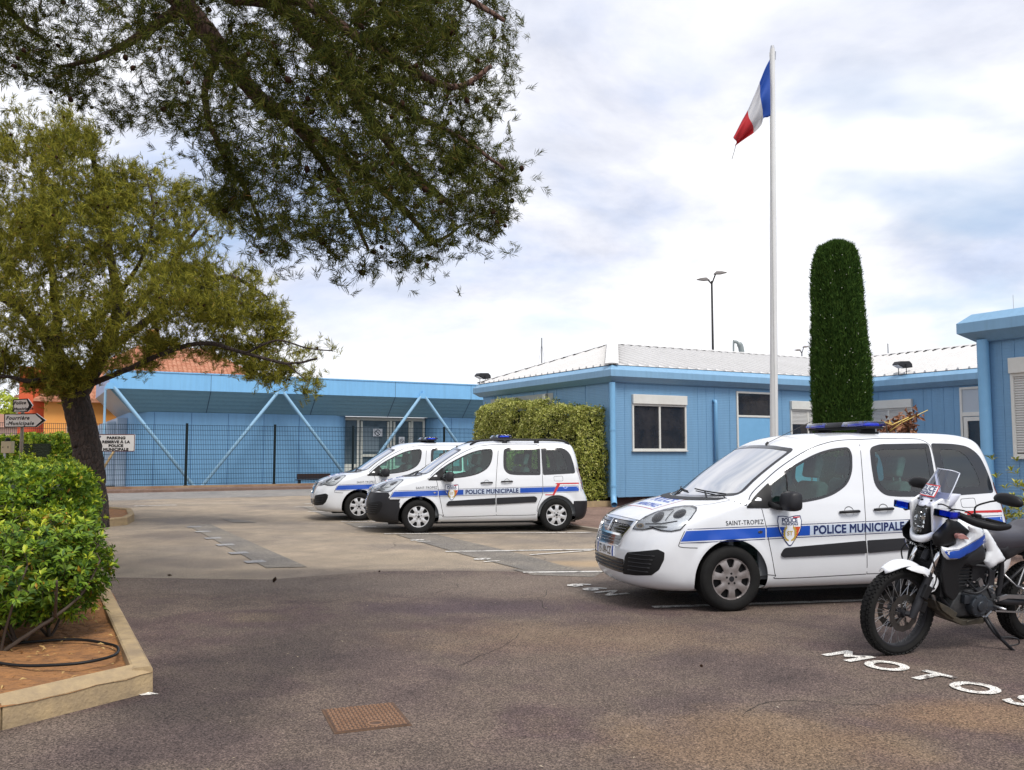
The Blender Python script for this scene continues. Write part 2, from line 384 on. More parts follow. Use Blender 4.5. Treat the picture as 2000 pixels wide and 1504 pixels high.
def van_grid(nz=150, nf=44, ns=170, nr=20):
    t = np.concatenate([[0], np.cumsum(np.sqrt(np.diff(KEY[:, 0]) ** 2 * 1.6 + np.diff(KEY[:, 1]) ** 2 + np.diff(KEY[:, 3]) ** 2))])
    K = pchip(t, KEY, np.linspace(0, t[-1], nz)); rows = []
    for z, xf, cf, w, xr, cr, p in K:
        if xf + cf > xr - cr - .05:
            mid = (xf + cf + xr - cr) / 2; cf = mid - .02 - xf; cr = xr - mid - .02
        q = np.linspace(0, math.pi / 2, nf); yy = w * np.sin(q) ** (2 / p) ; xx = xf + cf * (1 - np.abs(np.cos(q)) ** (2 / p))
        # even out: y from 0 (centre) to w
        s = np.linspace(0, 1, ns + 2)[1:-1]; xs = (xf + cf) + (xr - cr - xf - cf) * s
        q = np.linspace(math.pi / 2, 0, nr); yr = w * np.sin(q) ** (2 / 3.2); xq = xr - cr * (1 - np.cos(q) ** (2 / 3.2))
        X = np.concatenate([xx, xs, xq]); Y = np.concatenate([yy, np.full(ns, w), yr])
        # slight barrel of the flanks in plan
        Y = Y * (1 - .018 * np.clip((X - 2.3) / 2.1, -1, 1) ** 2)
        # full loop: left side (-y) front->rear, then right side rear->front
        XX = np.concatenate([X, X[::-1][1:-1]]); YY = np.concatenate([-Y, Y[::-1][1:-1]])
        rows.append(np.stack([XX, YY, np.full(len(XX), z)], 1))
    P = np.array(rows)
    # wheel-arch flare and shoulder line pressed into the flanks
    x, y, z = P[..., 0], P[..., 1], P[..., 2]; sg = np.sign(y); side = np.clip((np.abs(y) - .6) / .2, 0, 1)
    for wx in (WB0, WB1):
        r = np.hypot(x - wx, z - WZ); y = y + sg * side * .013 * np.exp(-((r - .40) / .05) ** 2) * (z > .2)
    y = y - sg * side * .012 * np.exp(-((z - .70) / .09) ** 2) * np.clip((x - 1.2) / .3, 0, 1) * np.clip((3.3 - x) / .3, 0, 1)
    P[..., 1] = y
    return P
def grid_bm(P):
    nz, n = P.shape[:2]; bm = bmesh.new(); V = [bm.verts.new(p) for p in P.reshape(-1, 3)]
    for i in range(nz - 1):
        a = i * n; b = a + n
        for k in range(n):
            k2 = (k + 1) % n; bm.faces.new((V[a + k], V[a + k2], V[b + k2], V[b + k]))
    bm.faces.new(V[(nz - 1) * n:]); bm.faces.new(V[:n][::-1])
    bmesh.ops.recalc_face_normals(bm, faces=bm.faces); bm.normal_update(); return bm
VAN_P = van_grid()
_b = grid_bm(VAN_P); VAN_BVH = BVHTree.FromBMesh(_b); _b.free()
def cast_side(x, z, sgn=-1):
    h, n, i, d = VAN_BVH.ray_cast(Vector((x, sgn * 3, z)), Vector((0, -sgn, 0)))
    if h is None:
        h, n, i, d = VAN_BVH.find_nearest(Vector((x, sgn * .9, z)))
    return h, n
def cast_front(y, z):
    h, n, i, d = VAN_BVH.ray_cast(Vector((-3, y, z)), Vector((1, 0, 0)))
    if h is None: h, n, i, d = VAN_BVH.find_nearest(Vector((0, y, z)))
    return h, n
def cast_top(x, y):
    return VAN_BVH.ray_cast(Vector((x, y, 4)), Vector((0, 0, -1)))[:2]
# ================================================================ setting
AZ = R(29); CA, SA = math.cos(AZ), math.sin(AZ)
U2 = Vector((CA, SA, 0)); V2 = Vector((-SA, CA, 0)); Z3 = Vector((0, 0, 1))
C0 = G(1200, 993); F0 = G(196, 960)
def WL(O, x, y, z=0.0): return O + U2 * x + V2 * y + Vector((0, 0, z))        # local -> world
def on_y(px, py, c, O):      # photo ray meets the local plane y = c -> local (x, z)
    d = ray(px, py); o = Vector((0, 0, EYE)) - O; t = (c - o.dot(V2)) / d.dot(V2); p = o + d * t; return (p.dot(U2), p.z)
def on_x(px, py, c, O):
    d = ray(px, py); o = Vector((0, 0, EYE)) - O; t = (c - o.dot(U2)) / d.dot(U2); p = o + d * t; return (p.dot(V2), p.z)
def asphalt(name, cols, scale=.35, bump=.5, stains=()):
    m = bpy.data.materials.new(name); m.use_nodes = True; nt = m.node_tree; N = nt.nodes; L = nt.links; b = N['Principled BSDF']; b.inputs['Roughness'].default_value = .9
    b.inputs['Specular IOR Level'].default_value = .25
    tc = N.new('ShaderNodeTexCoord'); co = tc.outputs['Object']
    def noise(s, d, r=.6, off=(0, 0, 0), sc=(1, 1, 1)):
        mp = N.new('ShaderNodeMapping'); mp.inputs['Location'].default_value = off; mp.inputs['Scale'].default_value = sc; mp.inputs['Rotation'].default_value = (0, 0, .5); L.new(co, mp.inputs[0])
        n = N.new('ShaderNodeTexNoise'); n.inputs['Scale'].default_value = s; n.inputs['Detail'].default_value = d; n.inputs['Roughness'].default_value = r; L.new(mp.outputs[0], n.inputs['Vector']); return n.outputs['Fac']
    def ramp(f, st):
        r = N.new('ShaderNodeValToRGB'); e = r.color_ramp.elements; e[0].position, e[0].color = st[0][0], (*st[0][1], 1); e[1].position, e[1].color = st[-1][0], (*st[-1][1], 1)
        for p, c in st[1:-1]: e.new(p).color = (*c, 1)
        L.new(f, r.inputs[0]); return r.outputs[0]
    def mix(a, c, f, mode='MIX'):
        x = N.new('ShaderNodeMix'); x.data_type = 'RGBA'; x.blend_type = mode
        if isinstance(f, float): x.inputs[0].default_value = f
        else: L.new(f, x.inputs[0])
        L.new(a, x.inputs[6])
        if isinstance(c, tuple): x.inputs[7].default_value = (*c, 1)
        else: L.new(c, x.inputs[7])
        return x.outputs[2]
    n = len(cols); base = ramp(noise(scale, 4, .55, (3, 1, 0)), [(.34 + .34 * i / (n - 1), c) for i, c in enumerate(cols)])
    base = mix(base, ramp(noise(1.7, 5, .7, (7, 3, 0)), [(.35, (.82, .82, .82)), (.65, (1.15, 1.13, 1.1))]), 1.0, 'MULTIPLY')
    for (sx0, sy0, rx0, ry0, col0, amt0) in stains:      # old spills and dusty patches, each with a ragged edge
        mp = N.new('ShaderNodeMapping'); mp.vector_type = 'POINT'; mp.inputs['Scale'].default_value = (1 / rx0, 1 / ry0, 1); mp.inputs['Location'].default_value = (-sx0 / rx0, -sy0 / ry0, 0); L.new(co, mp.inputs[0])
        ln = N.new('ShaderNodeVectorMath'); ln.operation = 'LENGTH'; L.new(mp.outputs[0], ln.inputs[0]); nn = N.new('ShaderNodeMath'); nn.operation = 'MULTIPLY_ADD'; L.new(noise(1.6, 6, .65, (sx0, sy0, 0)), nn.inputs[0]); nn.inputs[1].default_value = 1.6; nn.inputs[2].default_value = -.8
        ad = N.new('ShaderNodeMath'); ad.operation = 'ADD'; L.new(ln.outputs['Value'], ad.inputs[0]); L.new(nn.outputs[0], ad.inputs[1])
        mr = N.new('ShaderNodeMapRange'); mr.inputs[1].default_value = .35; mr.inputs[2].default_value = 1.35; mr.inputs[3].default_value = amt0; mr.inputs[4].default_value = 0; mr.interpolation_type = 'SMOOTHSTEP'; L.new(ad.outputs[0], mr.inputs[0]); base = mix(base, col0, mr.outputs[0])
    fine = noise(85, 4, .8); base = mix(base, ramp(fine, [(.37, (.18, .16, .17)), (.45, (.66, .65, .66)), (.54, (1.17, 1.16, 1.14)), (.64, (2.3, 2.25, 2.2))]), 1.0, 'MULTIPLY')
    vo = N.new('ShaderNodeTexVoronoi'); vo.inputs['Scale'].default_value = 42; L.new(co, vo.inputs['Vector'])
    sp = ramp(vo.outputs['Distance'], [(.05, (1, 1, 1)), (.11, (0, 0, 0))]); sm = N.new('ShaderNodeMath'); sm.operation = 'MULTIPLY'; L.new(sp, sm.inputs[0])
    sel = ramp(vo.outputs['Color'], [(.70, (0, 0, 0)), (.76, (1, 1, 1))]); L.new(sel, sm.inputs[1])
    sx = N.new('ShaderNodeMath'); sx.operation = 'MULTIPLY'; sx.inputs[1].default_value = .55; L.new(sm.outputs[0], sx.inputs[0])
    base = mix(base, (.58, .52, .45), sx.outputs[0]); L.new(base, b.inputs['Base Color'])
    u = N.new('ShaderNodeBump'); u.inputs['Strength'].default_value = bump; u.inputs['Distance'].default_value = .008; L.new(fine, u.inputs['Height']); L.new(u.outputs[0], b.inputs['Normal'])
    return m
M_asph = asphalt('asphalt_old', [(.19, .165, .145), (.26, .22, .175), (.32, .265, .20), (.235, .20, .165)], scale=.28, stains=[(-4.6, 12.6, 1.3, .6, (.13, .105, .09), .3), (-5.6, 15.5, 1.6, .8, (.15, .12, .10), .25), (1.3, 12.5, 1.0, .35, (.42, .30, .17), .6), (-1.5, 13.2, 1.6, .7, (.34, .28, .20), .3), (-1.0, 11.5, 3.4, .5, (.14, .115, .10), .7), (-6.3, 16.8, 1.2, .8, (.12, .10, .09), .6)])
M_asph2 = asphalt('asphalt_near', [(.080, .061, .057), (.112, .084, .076), (.138, .107, .088), (.105, .075, .071), (.148, .112, .086)], scale=.5, bump=.8, stains=[(.5, 10.6, 6.5, 1.0, (.185, .150, .122), .65), (1.35, 4.9, .85, .6, (.25, .165, .09), .5), (2.85, 5.35, .7, .35, (.26, .165, .09), .55), (-1.5, 7.8, 1.1, 1.2, (.045, .035, .035), .4), (-2.0, 6.3, .7, 1.6, (.035, .028, .028), .6), (.6, 7.6, 1.6, .7, (.20, .14, .09), .5), (-.2, 9.0, 1.4, .5, (.07, .05, .06), .6), (3.6, 7.4, 1.2, .8, (.065, .048, .05), .4)])
M_road = asphalt('asphalt_road', [(.20, .195, .19), (.26, .245, .225)], scale=.4)
M_patch = asphalt('asphalt_patch', [(.165, .155, .145), (.215, .195, .165)], scale=.8)
M_red_a = asphalt('pavement_red', [(.16, .105, .085), (.22, .15, .12)], scale=.6)
M_line = asphalt('line_paint', [(.14, .12, .11), (.55, .54, .51), (.64, .63, .60), (.66, .65, .62), (.60, .59, .56)], scale=13, bump=.3)
M_sq = asphalt('worn_paint', [(.24, .24, .25), (.32, .32, .32)], scale=2)
def flat(name, pts, z, m, kind='structure', parent=None):
    b = MB(); b.add([(p[0], p[1], z) for p in pts], [tuple(range(len(pts)))]); o = b.build(name, m, parent, fix=False)
    if o.data.polygons[0].normal.z < 0: o.data.flip_normals()
    if kind: o['kind'] = kind
    return o
# ground sheets
def ground_sheet():
    b = MB(); n = 40; xs = [-2500 + 5000 * i / n for i in range(n + 1)]
    b.add([(x, y, 0) for y in (-60, 0, 60, 400, 2500) for x in (-2500, -60, 60, 2500)], [(r * 4 + c, r * 4 + c + 1, r * 4 + c + 5, r * 4 + c + 4) for r in range(4) for c in range(3)])
    o = b.build('ground', M_asph, None, fix=False); o['kind'] = 'structure'
ground_sheet()
e0, e1 = G(180, 1128), G(740, 1116); e2, e3 = G(1180, 1121), G(1420, 1133)
flat('asphalt_near', [(-30, -30), (30, -30), (30, 8.5), (14, 9.6), (e3.x, e3.y), (e2.x, e2.y), (e1.x + 1.2, e1.y + .05), (e1.x, e1.y), (-3.0, 10.95), (e0.x, e0.y), (-30, 9.5)], .004, M_asph2)
flat('road', [WL(F0, x, y) for x, y in ((-40, -1.9), (60, -1.9), (60, -7.6), (9.5, -7.2), (2, -7.0), (-40, -7.4))], .004, M_road)
for i, q in enumerate([[(774, 1045), (850, 1044), (1010, 1081), (1140, 1117), (1020, 1113), (905, 1084)], [(672, 1022), (760, 1021), (800, 1034), (700, 1032)], [(367, 1027), (410, 1024), (600, 1108), (520, 1110)], [(430, 1013), (480, 1017), (500, 1021), (455, 1021)], [(592, 991), (650, 990), (720, 1010), (640, 1010)], [(1000, 1113), (1180, 1117), (1160, 1128), (1040, 1124)]]):
    flat('asphalt_patch', [G(*p) for p in q], .008, M_patch)
for q in ((379, 1030), (396, 1039), (416, 1052), (440, 1065), (466, 1081), (498, 1098)):
    c = G(*q); flat('worn_marking', [c + U2 * a + V2 * b_ for a, b_ in ((-.14, -.14), (.14, -.14), (.14, .14), (-.14, .14))], .012, M_sq)
def line(p0, p1, w=.10, z=.012, ext=0.0):
    a, b = G(*p0), G(*p1); d = (b - a).normalized(); b = b + d * ext; n = Vector((-d.y, d.x, 0)) * w / 2
    flat('parking_line', [a - n, b - n, b + n, a + n], z, M_line)
line((750, 1043.5), (1155, 1041)); line((870, 1078.5), (1166, 1074), ext=.25); line((1022, 1119.5), (1178, 1117.5), ext=2.2)
line((1275, 1187.5), (1690, 1174), ext=1.2); line((666, 1019.5), (768, 1019), ext=4.0); line((602, 1000), (675, 999.5), ext=4.5); line((575, 991), (610, 990.5), ext=4.5)
line((1035, 1085), (1155, 1076), .07); line((262, 989), (345, 987), .16); line((263, 983.2), (610, 983.5), .05)
line((595, 985), (612, 985), .12); line((700, 1029.5), (735, 1029), .10)
def ground_text(s, size, px, sp=1.0, mt=None, name='ground_lettering', step=None):
    P = G(*px); b = MB()
    for i, ch in enumerate(s):
        o = P - V2 * (i * (step or size)); text_mb(b, ch, size, (o.x, o.y, .0125), -V2, U2, bold=.014 * size / .4)
    o = b.build(name, M_line, None, fix=False); o['kind'] = 'structure'
    if o.data.polygons[0].normal.z < 0: o.data.flip_normals()
pm = G(1650, 1280); ps = G(1985, 1376)
ground_text('MOTOS', .39, (1634, 1288), step=.345)
ground_text('81', .34, (803, 1056.5), step=.30); ground_text('81', .34, (928, 1094), step=.30); ground_text('66N', .40, (1112, 1146), step=.33)
# ---------------------------------------------------------------- planted island on the left
KP = [(-4.25, 3.05), (-2.922, 5.103), (-2.386, 5.916), (-4.754, 10.25), (-8.62, 18.2), (-8.30, 18.95), (-8.60, 20.0), (-9.45, 21.8), (-13, 24.5), (-22, 26), (-22, 2)]
def sweep(b, path, prof, closed=False, mi=0):      # prof: (outwards, z) ; outwards = right hand side of the path
    n = len(path); P = [Vector((p[0], p[1])) for p in path]; rows = []
    for i in range(n):
        a = P[i] - P[i - 1] if (i or closed) else P[1] - P[0]; c = P[(i + 1) % n] - P[i] if (i < n - 1 or closed) else a
        a = a.normalized(); c = c.normalized(); na, nb = Vector((a.y, -a.x)), Vector((c.y, -c.x)); m = (na + nb).normalized(); k = 1 / max(.4, m.dot(na))
        rows.append([(P[i].x + m.x * k * o, P[i].y + m.y * k * o, z) for o, z in prof])
    m_ = len(prof); vs = [p for r in rows for p in r]
    fs = [(i * m_ + k, i * m_ + k + 1, ((i + 1) % n) * m_ + k + 1, ((i + 1) % n) * m_ + k) for i in range(n if closed else n - 1) for k in range(m_ - 1)]
    if not closed: fs += [tuple(range(m_)), tuple(range((n - 1) * m_, n * m_))]
    b.add(vs, fs, mi)
M_kerb = mat('kerb_concrete', (.42, .31, .175), .9, nz=(5.0, .9, (.25, .19, .125)), bump=(45, .8, .008), spec=.2)
M_soil = mat('soil', (.36, .165, .055), .95, nz=(7, .9, (.17, .08, .035)), bump=(14, 1.0, .05))
kb = MB()
def kerb_pieces(path, prof, L=1.0, gap=.012):      # separate cast stones laid end to end
    for i in range(len(path) - 1):
        a, c = Vector(path[i]), Vector(path[i + 1]); n = max(1, round((c - a).length / L))
        for k in range(n):
            p, q = a.lerp(c, k / n), a.lerp(c, (k + 1) / n); d = (q - p).normalized()
            sweep(kb, [tuple(p + d * (gap if k or i else 0)), tuple(q - d * (0 if k == n - 1 else 0))], prof)
prof = [(-.13, -.02), (-.13, .163), (-.118, .172), (-.022, .172), (-.004, .155), (.0, -.02)]
kerb_pieces([(p[0], p[1]) for p in KP[2:9]], prof, 1.0)
kerb_pieces([(p[0], p[1]) for p in KP[0:3]], [(-.16, -.02), (-.16, .168), (-.14, .176), (-.03, .150), (-.006, .13), (0, .04), (.0, -.02)], 3.0)
ko = kb.build('kerb', M_kerb, None, bevel=0); ko['kind'] = 'structure'
def soil():
    V, T = tri_region([[(p[0], p[1]) for p in KP]], .5); fine = [(-2.6, 6.0)]
    b = MB(); rn = random.Random(2)
    poly = [(-4.25, 3.05), (-2.922, 5.103), (-2.386, 5.916), (-4.754, 10.25), (-9, 10.25), (-9, 3.05)]
    V2_, T2 = tri_region([poly], .09); far = [(-9, 10.25), (-4.754, 10.25), (-8.62, 18.2), (-8.30, 18.95), (-8.60, 20.0), (-9.45, 21.8), (-13, 24.5), (-22, 26), (-22, 10.25)]
    b.add([(p.x, p.y, .128 + .03 * math.sin(p.x * 3.1 + 1) * math.sin(p.y * 2.3) * (1 if i > 60 else .3) + rn.uniform(-.008, .008)) for i, p in enumerate(V2_)], T2)
    b.add([(p[0], p[1], .13) for p in far], [tuple(range(len(far)))])
    o = b.build('soil', M_soil, None, smooth=True); o['kind'] = 'structure'
soil()
# white paint splash at the kerb corner, small pieces of litter come later
# ---------------------------------------------------------------- pavement on the building side
pv = MB(); pl = [WL(C0, -4.3, 9), WL(C0, -4.3, -16), WL(C0, 30, -16), WL(C0, 30, 9)]
flat('pavement', [(p.x, p.y) for p in pl], .05, M_red_a)
ke = MB(); sweep(ke, [(WL(C0, -4.3, -16).x, WL(C0, -4.3, -16).y), (WL(C0, -4.3, 9).x, WL(C0, -4.3, 9).y)], [(-.12, -.01), (-.12, .062), (.0, .062), (.01, -.01)][::1])
o = ke.build('pavement_edge', mat('pale_concrete', (.34, .29, .23), .85, nz=(5, .6, (.26, .22, .17))), None); o['kind'] = 'structure'
# ---------------------------------------------------------------- prefabricated blue building
def streaks(m, on=True, amt=.28):       # rain streaks and dust, stretched down the surface
    nt = m.node_tree; N = nt.nodes; L = nt.links; b = N['Principled BSDF']; src = b.inputs['Base Color'].links[0].from_socket
    tc = N.new('ShaderNodeTexCoord'); mp = N.new('ShaderNodeMapping'); mp.inputs['Scale'].default_value = (5, 5, .35); n = N.new('ShaderNodeTexNoise'); n.inputs['Scale'].default_value = 1.6; n.inputs['Detail'].default_value = 7; n.inputs['Roughness'].default_value = .7
    r = N.new('ShaderNodeMapRange'); r.inputs[1].default_value = .45; r.inputs[2].default_value = .75; r.inputs[3].default_value = 0; r.inputs[4].default_value = amt
    x = N.new('ShaderNodeMix'); x.data_type = 'RGBA'; x.blend_type = 'MULTIPLY'; x.inputs[7].default_value = (.62, .60, .58, 1)
    L.new(tc.outputs['Object'], mp.inputs[0]); L.new(mp.outputs[0], n.inputs['Vector']); L.new(n.outputs['Fac'], r.inputs[0]); L.new(r.outputs[0], x.inputs[0]); L.new(src, x.inputs[6]); L.new(x.outputs[2], b.inputs['Base Color'])
def ribbed(name, col, period=.045, depth=.004, axis=2, col2=None, rough=.5, amt=.35):
    if name in _m: return _m[name]
    m = mat(name, col, rough, nz=(1.3, amt, col2 or tuple(c * .8 for c in col))); nt = m.node_tree; N = nt.nodes; L = nt.links; b = N['Principled BSDF']
    tc = N.new('ShaderNodeTexCoord'); w = N.new('ShaderNodeTexWave'); w.wave_type = 'BANDS'; w.bands_direction = 'XYZ'[axis]; w.wave_profile = 'SIN'
    w.inputs['Scale'].default_value = .314 / period; w.inputs['Distortion'].default_value = .0
    u = N.new('ShaderNodeBump'); u.inputs['Strength'].default_value = .7; u.inputs['Distance'].default_value = depth
    L.new(tc.outputs['Object'], w.inputs['Vector']); L.new(w.outputs['Fac'], u.inputs['Height']); L.new(u.outputs[0], b.inputs['Normal']); streaks(m, axis != 2 or True); return m
M_bw = ribbed('blue_wall', (.17, .335, .52), .05, .003, col2=(.14, .285, .455))
M_bf = mat('blue_fascia', (.215, .395, .575), .4, nz=(1.1, .5, (.17, .33, .50)))
streaks(M_bf, amt=.35)
M_bp = mat('blue_pipe', (.19, .42, .66), .4, nz=(3, .4, (.14, .33, .54)))
M_wf = mat('white_frame', (.66, .66, .62), .5, nz=(4, .4, (.52, .51, .46)))
M_roofw = mat('roof_white', (.62, .61, .60), .55, nz=(1.0, .3, (.48, .47, .45)), spec=.3); streaks(M_roofw, amt=.2); M_cap = mat('cap_white', (.66, .65, .64), .6, nz=(1.2, .5, (.40, .39, .37)))
M_pane = mat('window_dark', (.016, .017, .020), .05, nz=(2.2, .8, (.05, .045, .045)), spec=.8)
M_shut = mat('shutter_white', (.60, .60, .58), .5)
M_base = mat('base_dark', (.045, .022, .02), .8)
def building(label, name='building'): return thing(name, label, 'building', tuple(C0), AZ)
BR = building('blue prefabricated L-shaped building with white ribbed roof behind the flagpole', 'prefab_building')
WT, WB_ = 3.52, .30
w = MB(); w.box(.0, 9.9, .0, 8.0, WB_, WT); w.box(9.8, 17.8, -14.0, -.0, WB_, WT); w.box(9.9, 17.8, 0.0, 8.0, WB_, WT)
w.v = w.v; w.build('wall', M_bw, BR)
w = MB(); w.box(.15, 17.6, .15, 7.8, 0, WB_); w.box(9.95, 17.6, -13.8, .15, 0, WB_); w.build('plinth', M_base, BR)
JN = []
def joint(*a):
    m = MB(); m.box(*a); JN.append(m)
class _J:
    box = staticmethod(joint)
def joints(mt, par):
    for m in JN: m.build('wall_joint', mt, par)
    JN.clear()
bt = _J
for x in (.10, .38, 3.05, 3.38, 3.72, 4.30, 6.2, 6.5, 9.0, 9.4): bt.box(x, x + .035, -.010, .0, WB_ + .01, WT - .01)
for x in (.02, ): bt.box(x - .05, x + .10, -.03, -.001, WB_ + .03, WT)
for y in (.2, 1.4, 3.0, 4.4, 5.9, 7.3): bt.box(-.010, .0, y, y + .035, WB_ + .01, WT - .01)
for y in (-1.0, -.6, -2.62, -2.9, -3.3, -3.62, -6, -6.3, -8.6): bt.box(9.79, 9.80, y, y + .035, WB_ + .01, WT - .01)
joints(M_bw, BR)
gp = MB(); gp.box(-.012, -.002, 3.2, 7.4, 2.95, 3.40)
gp.build('grey_panel', mat('grey_panel', (.42, .43, .40), .6, nz=(2, .5, (.33, .36, .35))), BR)
FPROF = [(-.02, 3.50), (.10, 3.52), (.28, 3.66), (.28, 3.84), (.14, 3.975), (-.3, 3.985)]
fa = MB(); sweep(fa, [(17.8, 8.0), (0, 8.0), (0, 0), (9.8, 0), (9.8, -14), (17.8, -14)][::-1][::-1], FPROF); fa.v = fa.v
# the sweep puts "outwards" on the right of the path; this path runs with the building on its left
fa.build('fascia', M_bf, BR, angle=20)
def roof_slope(b, poly, eave_a, eave_d, up_d, z0, slope, ribs=.36):
    up_d = Vector(up_d).normalized(); ea = Vector(eave_a); ed = Vector(eave_d).normalized()
    H = lambda p: z0 + (Vector(p) - ea).dot(up_d) * slope
    b.add([(x, y, H((x, y))) for x, y in poly], [tuple(range(len(poly)))])
    n = len(poly); ss = [(Vector(p) - ea).dot(ed) for p in poly]; s = min(ss) + ribs / 2
    while s < max(ss):
        o = ea + ed * s; hits = []
        for i in range(n):
            p, q = Vector(poly[i]) - o, Vector(poly[(i + 1) % n]) - o; a, c = p.dot(ed), q.dot(ed)
            if (a > 0) != (c > 0): t = a / (a - c); hits.append((p + (q - p) * t).dot(up_d))
        if len(hits) >= 2 and max(hits) - min(hits) > .1:
            t0, t1 = min(hits), max(hits); A = o + up_d * t0; B = o + up_d * t1; za, zb = H(A), H(B)
            k = ed * .045; k2 = ed * .022
            b.add([(A.x - k.x, A.y - k.y, za), (A.x - k2.x, A.y - k2.y, za + .06), (A.x + k2.x, A.y + k2.y, za + .06), (A.x + k.x, A.y + k.y, za), (B.x - k.x, B.y - k.y, zb), (B.x - k2.x, B.y - k2.y, zb + .06), (B.x + k2.x, B.y + k2.y, zb + .06), (B.x + k.x, B.y + k.y, zb)], [(0, 1, 5, 4), (1, 2, 6, 5), (2, 3, 7, 6), (0, 3, 2, 1)])
        s += ribs
z0 = 3.99; PX, RY, RZ_ = 2.85, 4.0, 5.17; rx = 13.8
rf = MB()
roof_slope(rf, [(-.15, -.15), (9.65, -.15), (rx, RY), (PX, RY)], (-.15, -.15), (1, 0), (0, 1), z0, (RZ_ - z0) / (RY + .15))
roof_slope(rf, [(-.15, 8.15), (-.15, -.15), (PX, RY)], (-.15, 8.15), (0, -1), (1, 0), z0, (RZ_ - z0) / (PX + .15))
roof_slope(rf, [(9.65, -.15), (9.65, -14.15), (rx, -14.15), (rx, RY)], (9.65, -14.15), (0, 1), (1, 0), z0, (RZ_ - z0) / (rx - 9.65))
roof_slope(rf, [(-.15, 8.15), (PX, RY), (rx, RY), (17.95, 8.15)], (-.15, 8.15), (1, 0), (0, -1), z0, (RZ_ - z0) / (RY + .15), 9)
roof_slope(rf, [(17.95, 8.15), (rx, RY), (rx, -14.15), (17.95, -14.15)], (17.95, 0), (0, 1), (-1, 0), z0, (RZ_ - z0) / (rx - 9.65), 9)
ro = rf.build('roof', M_roofw, BR, fix=False)
def cap(b, p, q, w=.13, h=.05):
    p, q = Vector(p), Vector(q); d = (q - p).normalized(); s = d.cross(Z3).normalized() * w; u = Vector((0, 0, h))
    b.add([p - s, p + u, p + s, q - s, q + u, q + s], [(0, 1, 4, 3), (1, 2, 5, 4), (0, 2, 1), (3, 4, 5)])
cp = MB(); cap(cp, (-.15, -.15, z0 + .03), (PX, RY, RZ_ + .03), .19, .03); cap(cp, (PX, RY, RZ_ + .02), (rx, RY, RZ_ + .02), .12); cap(cp, (rx, RY, RZ_ + .02), (rx, -14.15, RZ_ + .02), .12); cap(cp, (-.15, 8.15, z0 + .03), (PX, RY, RZ_ + .03), .12)
cp.build('ridge_cap', M_cap, ro, fix=False)
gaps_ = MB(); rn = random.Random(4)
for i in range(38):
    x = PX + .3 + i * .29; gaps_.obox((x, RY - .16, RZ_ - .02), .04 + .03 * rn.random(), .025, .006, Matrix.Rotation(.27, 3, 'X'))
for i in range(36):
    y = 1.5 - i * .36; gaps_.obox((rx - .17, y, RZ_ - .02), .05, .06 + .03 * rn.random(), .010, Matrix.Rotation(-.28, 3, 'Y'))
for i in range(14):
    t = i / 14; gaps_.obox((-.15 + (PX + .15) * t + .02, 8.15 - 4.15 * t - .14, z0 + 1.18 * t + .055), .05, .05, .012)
gaps_.build('rib_end_shadow_gaps', M_black, ro)  # black boxes stand in for the shade in the gaps at the rib ends
def frame_place(o, x, y, face):
    o.location = (x, y, 0); o.rotation_euler = (0, 0, 0 if face == 'y' else -math.pi / 2)
def window(parent, x, y, w_, z0_, z1_, face='y', shutter=0.0, box=.27, mull=True, dark=M_pane, name='window', transom=None):
    fr = MB(); t = .055; zt = z1_ - box if box else z1_
    fr.box(0, t, -.05, .03, z0_, zt); fr.box(w_ - t, w_, -.05, .03, z0_, zt); fr.box(t, w_ - t, -.05, .03, zt - t, zt); fr.box(t, w_ - t, -.05, .03, z0_, z0_ + t); fr.box(-.02, w_ + .02, -.08, -.002, z0_ - .03, z0_ - .001)
    if mull: fr.box(w_ / 2 - .03, w_ / 2 + .03, -.042, .02, z0_ + t, zt - t)
    o = fr.build(name, M_wf, parent, bevel=.004, seg=1); frame_place(o, x, y, face)
    p = MB(); p.box(t, w_ - t, -.012, .01, z0_ + t, zt - t); p.build('pane', dark, o)
    if box: s = MB(); s.box(0, w_, -.10, -.001, zt + .002, z1_); s.build('shutter_box', M_wf, o, bevel=.01)
    if shutter:
        s = MB(); z = zt - t; zb_ = zt - t - (zt - z0_ - 2 * t) * shutter
        while z > zb_ + .02:
            s.prism([(-.014, z - .040), (-.030, z - .022), (-.026, z - .006), (-.014, z - .002)], t, w_ - t, 'x'); z -= .042
        s.v = [(a, b_, c) for a, b_, c in s.v]; s.build('roller_shutter', M_shut, o, fix=True)
    return o
(wx0, wz1) = on_y(1233, 770, 0, C0); (wx1, wz0) = on_y(1340, 880, 0, C0)
window(BR, wx0, 0, wx1 - wx0, wz0, wz1)
(dx0, dz1) = on_y(1437, 764, 0, C0); (dx1, _) = on_y(1506, 764, 0, C0)
dr = MB(); t = .06
for a, b_, c, d in ((0, t, .35, dz1), (dx1 - dx0 - t, dx1 - dx0, .35, dz1), (t, dx1 - dx0 - t, dz1 - t, dz1), (t, dx1 - dx0 - t, 2.62, 2.68)): dr.box(a, b_, -.04, .0, c, d)
do = dr.build('door', M_wf, BR, bevel=.004); do.location = (dx0, 0, 0); q = MB(); q.box(t, dx1 - dx0 - t, -.02, -.001, .4, 2.62); q.build('door_panel', M_bp, do); q = MB(); q.box(t, dx1 - dx0 - t, -.015, -.001, 2.68, dz1 - t); q.build('fanlight', M_pane, do)
q = MB(); q.tube([(.12, -.03, 1.35), (.12, -.07, 1.35), (.24, -.07, 1.35)], .012, 6); q.build('handle', M_steel, do)
(x2, z2) = on_y(1542, 783, 0, C0); window(BR, x2, 0, 1.55, 1.62, z2, shutter=.35)
(y1_, z3) = on_x(1783, 779, 9.8, C0); window(BR, 9.8, y1_ + 1.75, 1.75, 1.55, z3, face='x', shutter=1.0)
(y3, z4) = on_x(1875, 757, 9.8, C0); dr = MB()
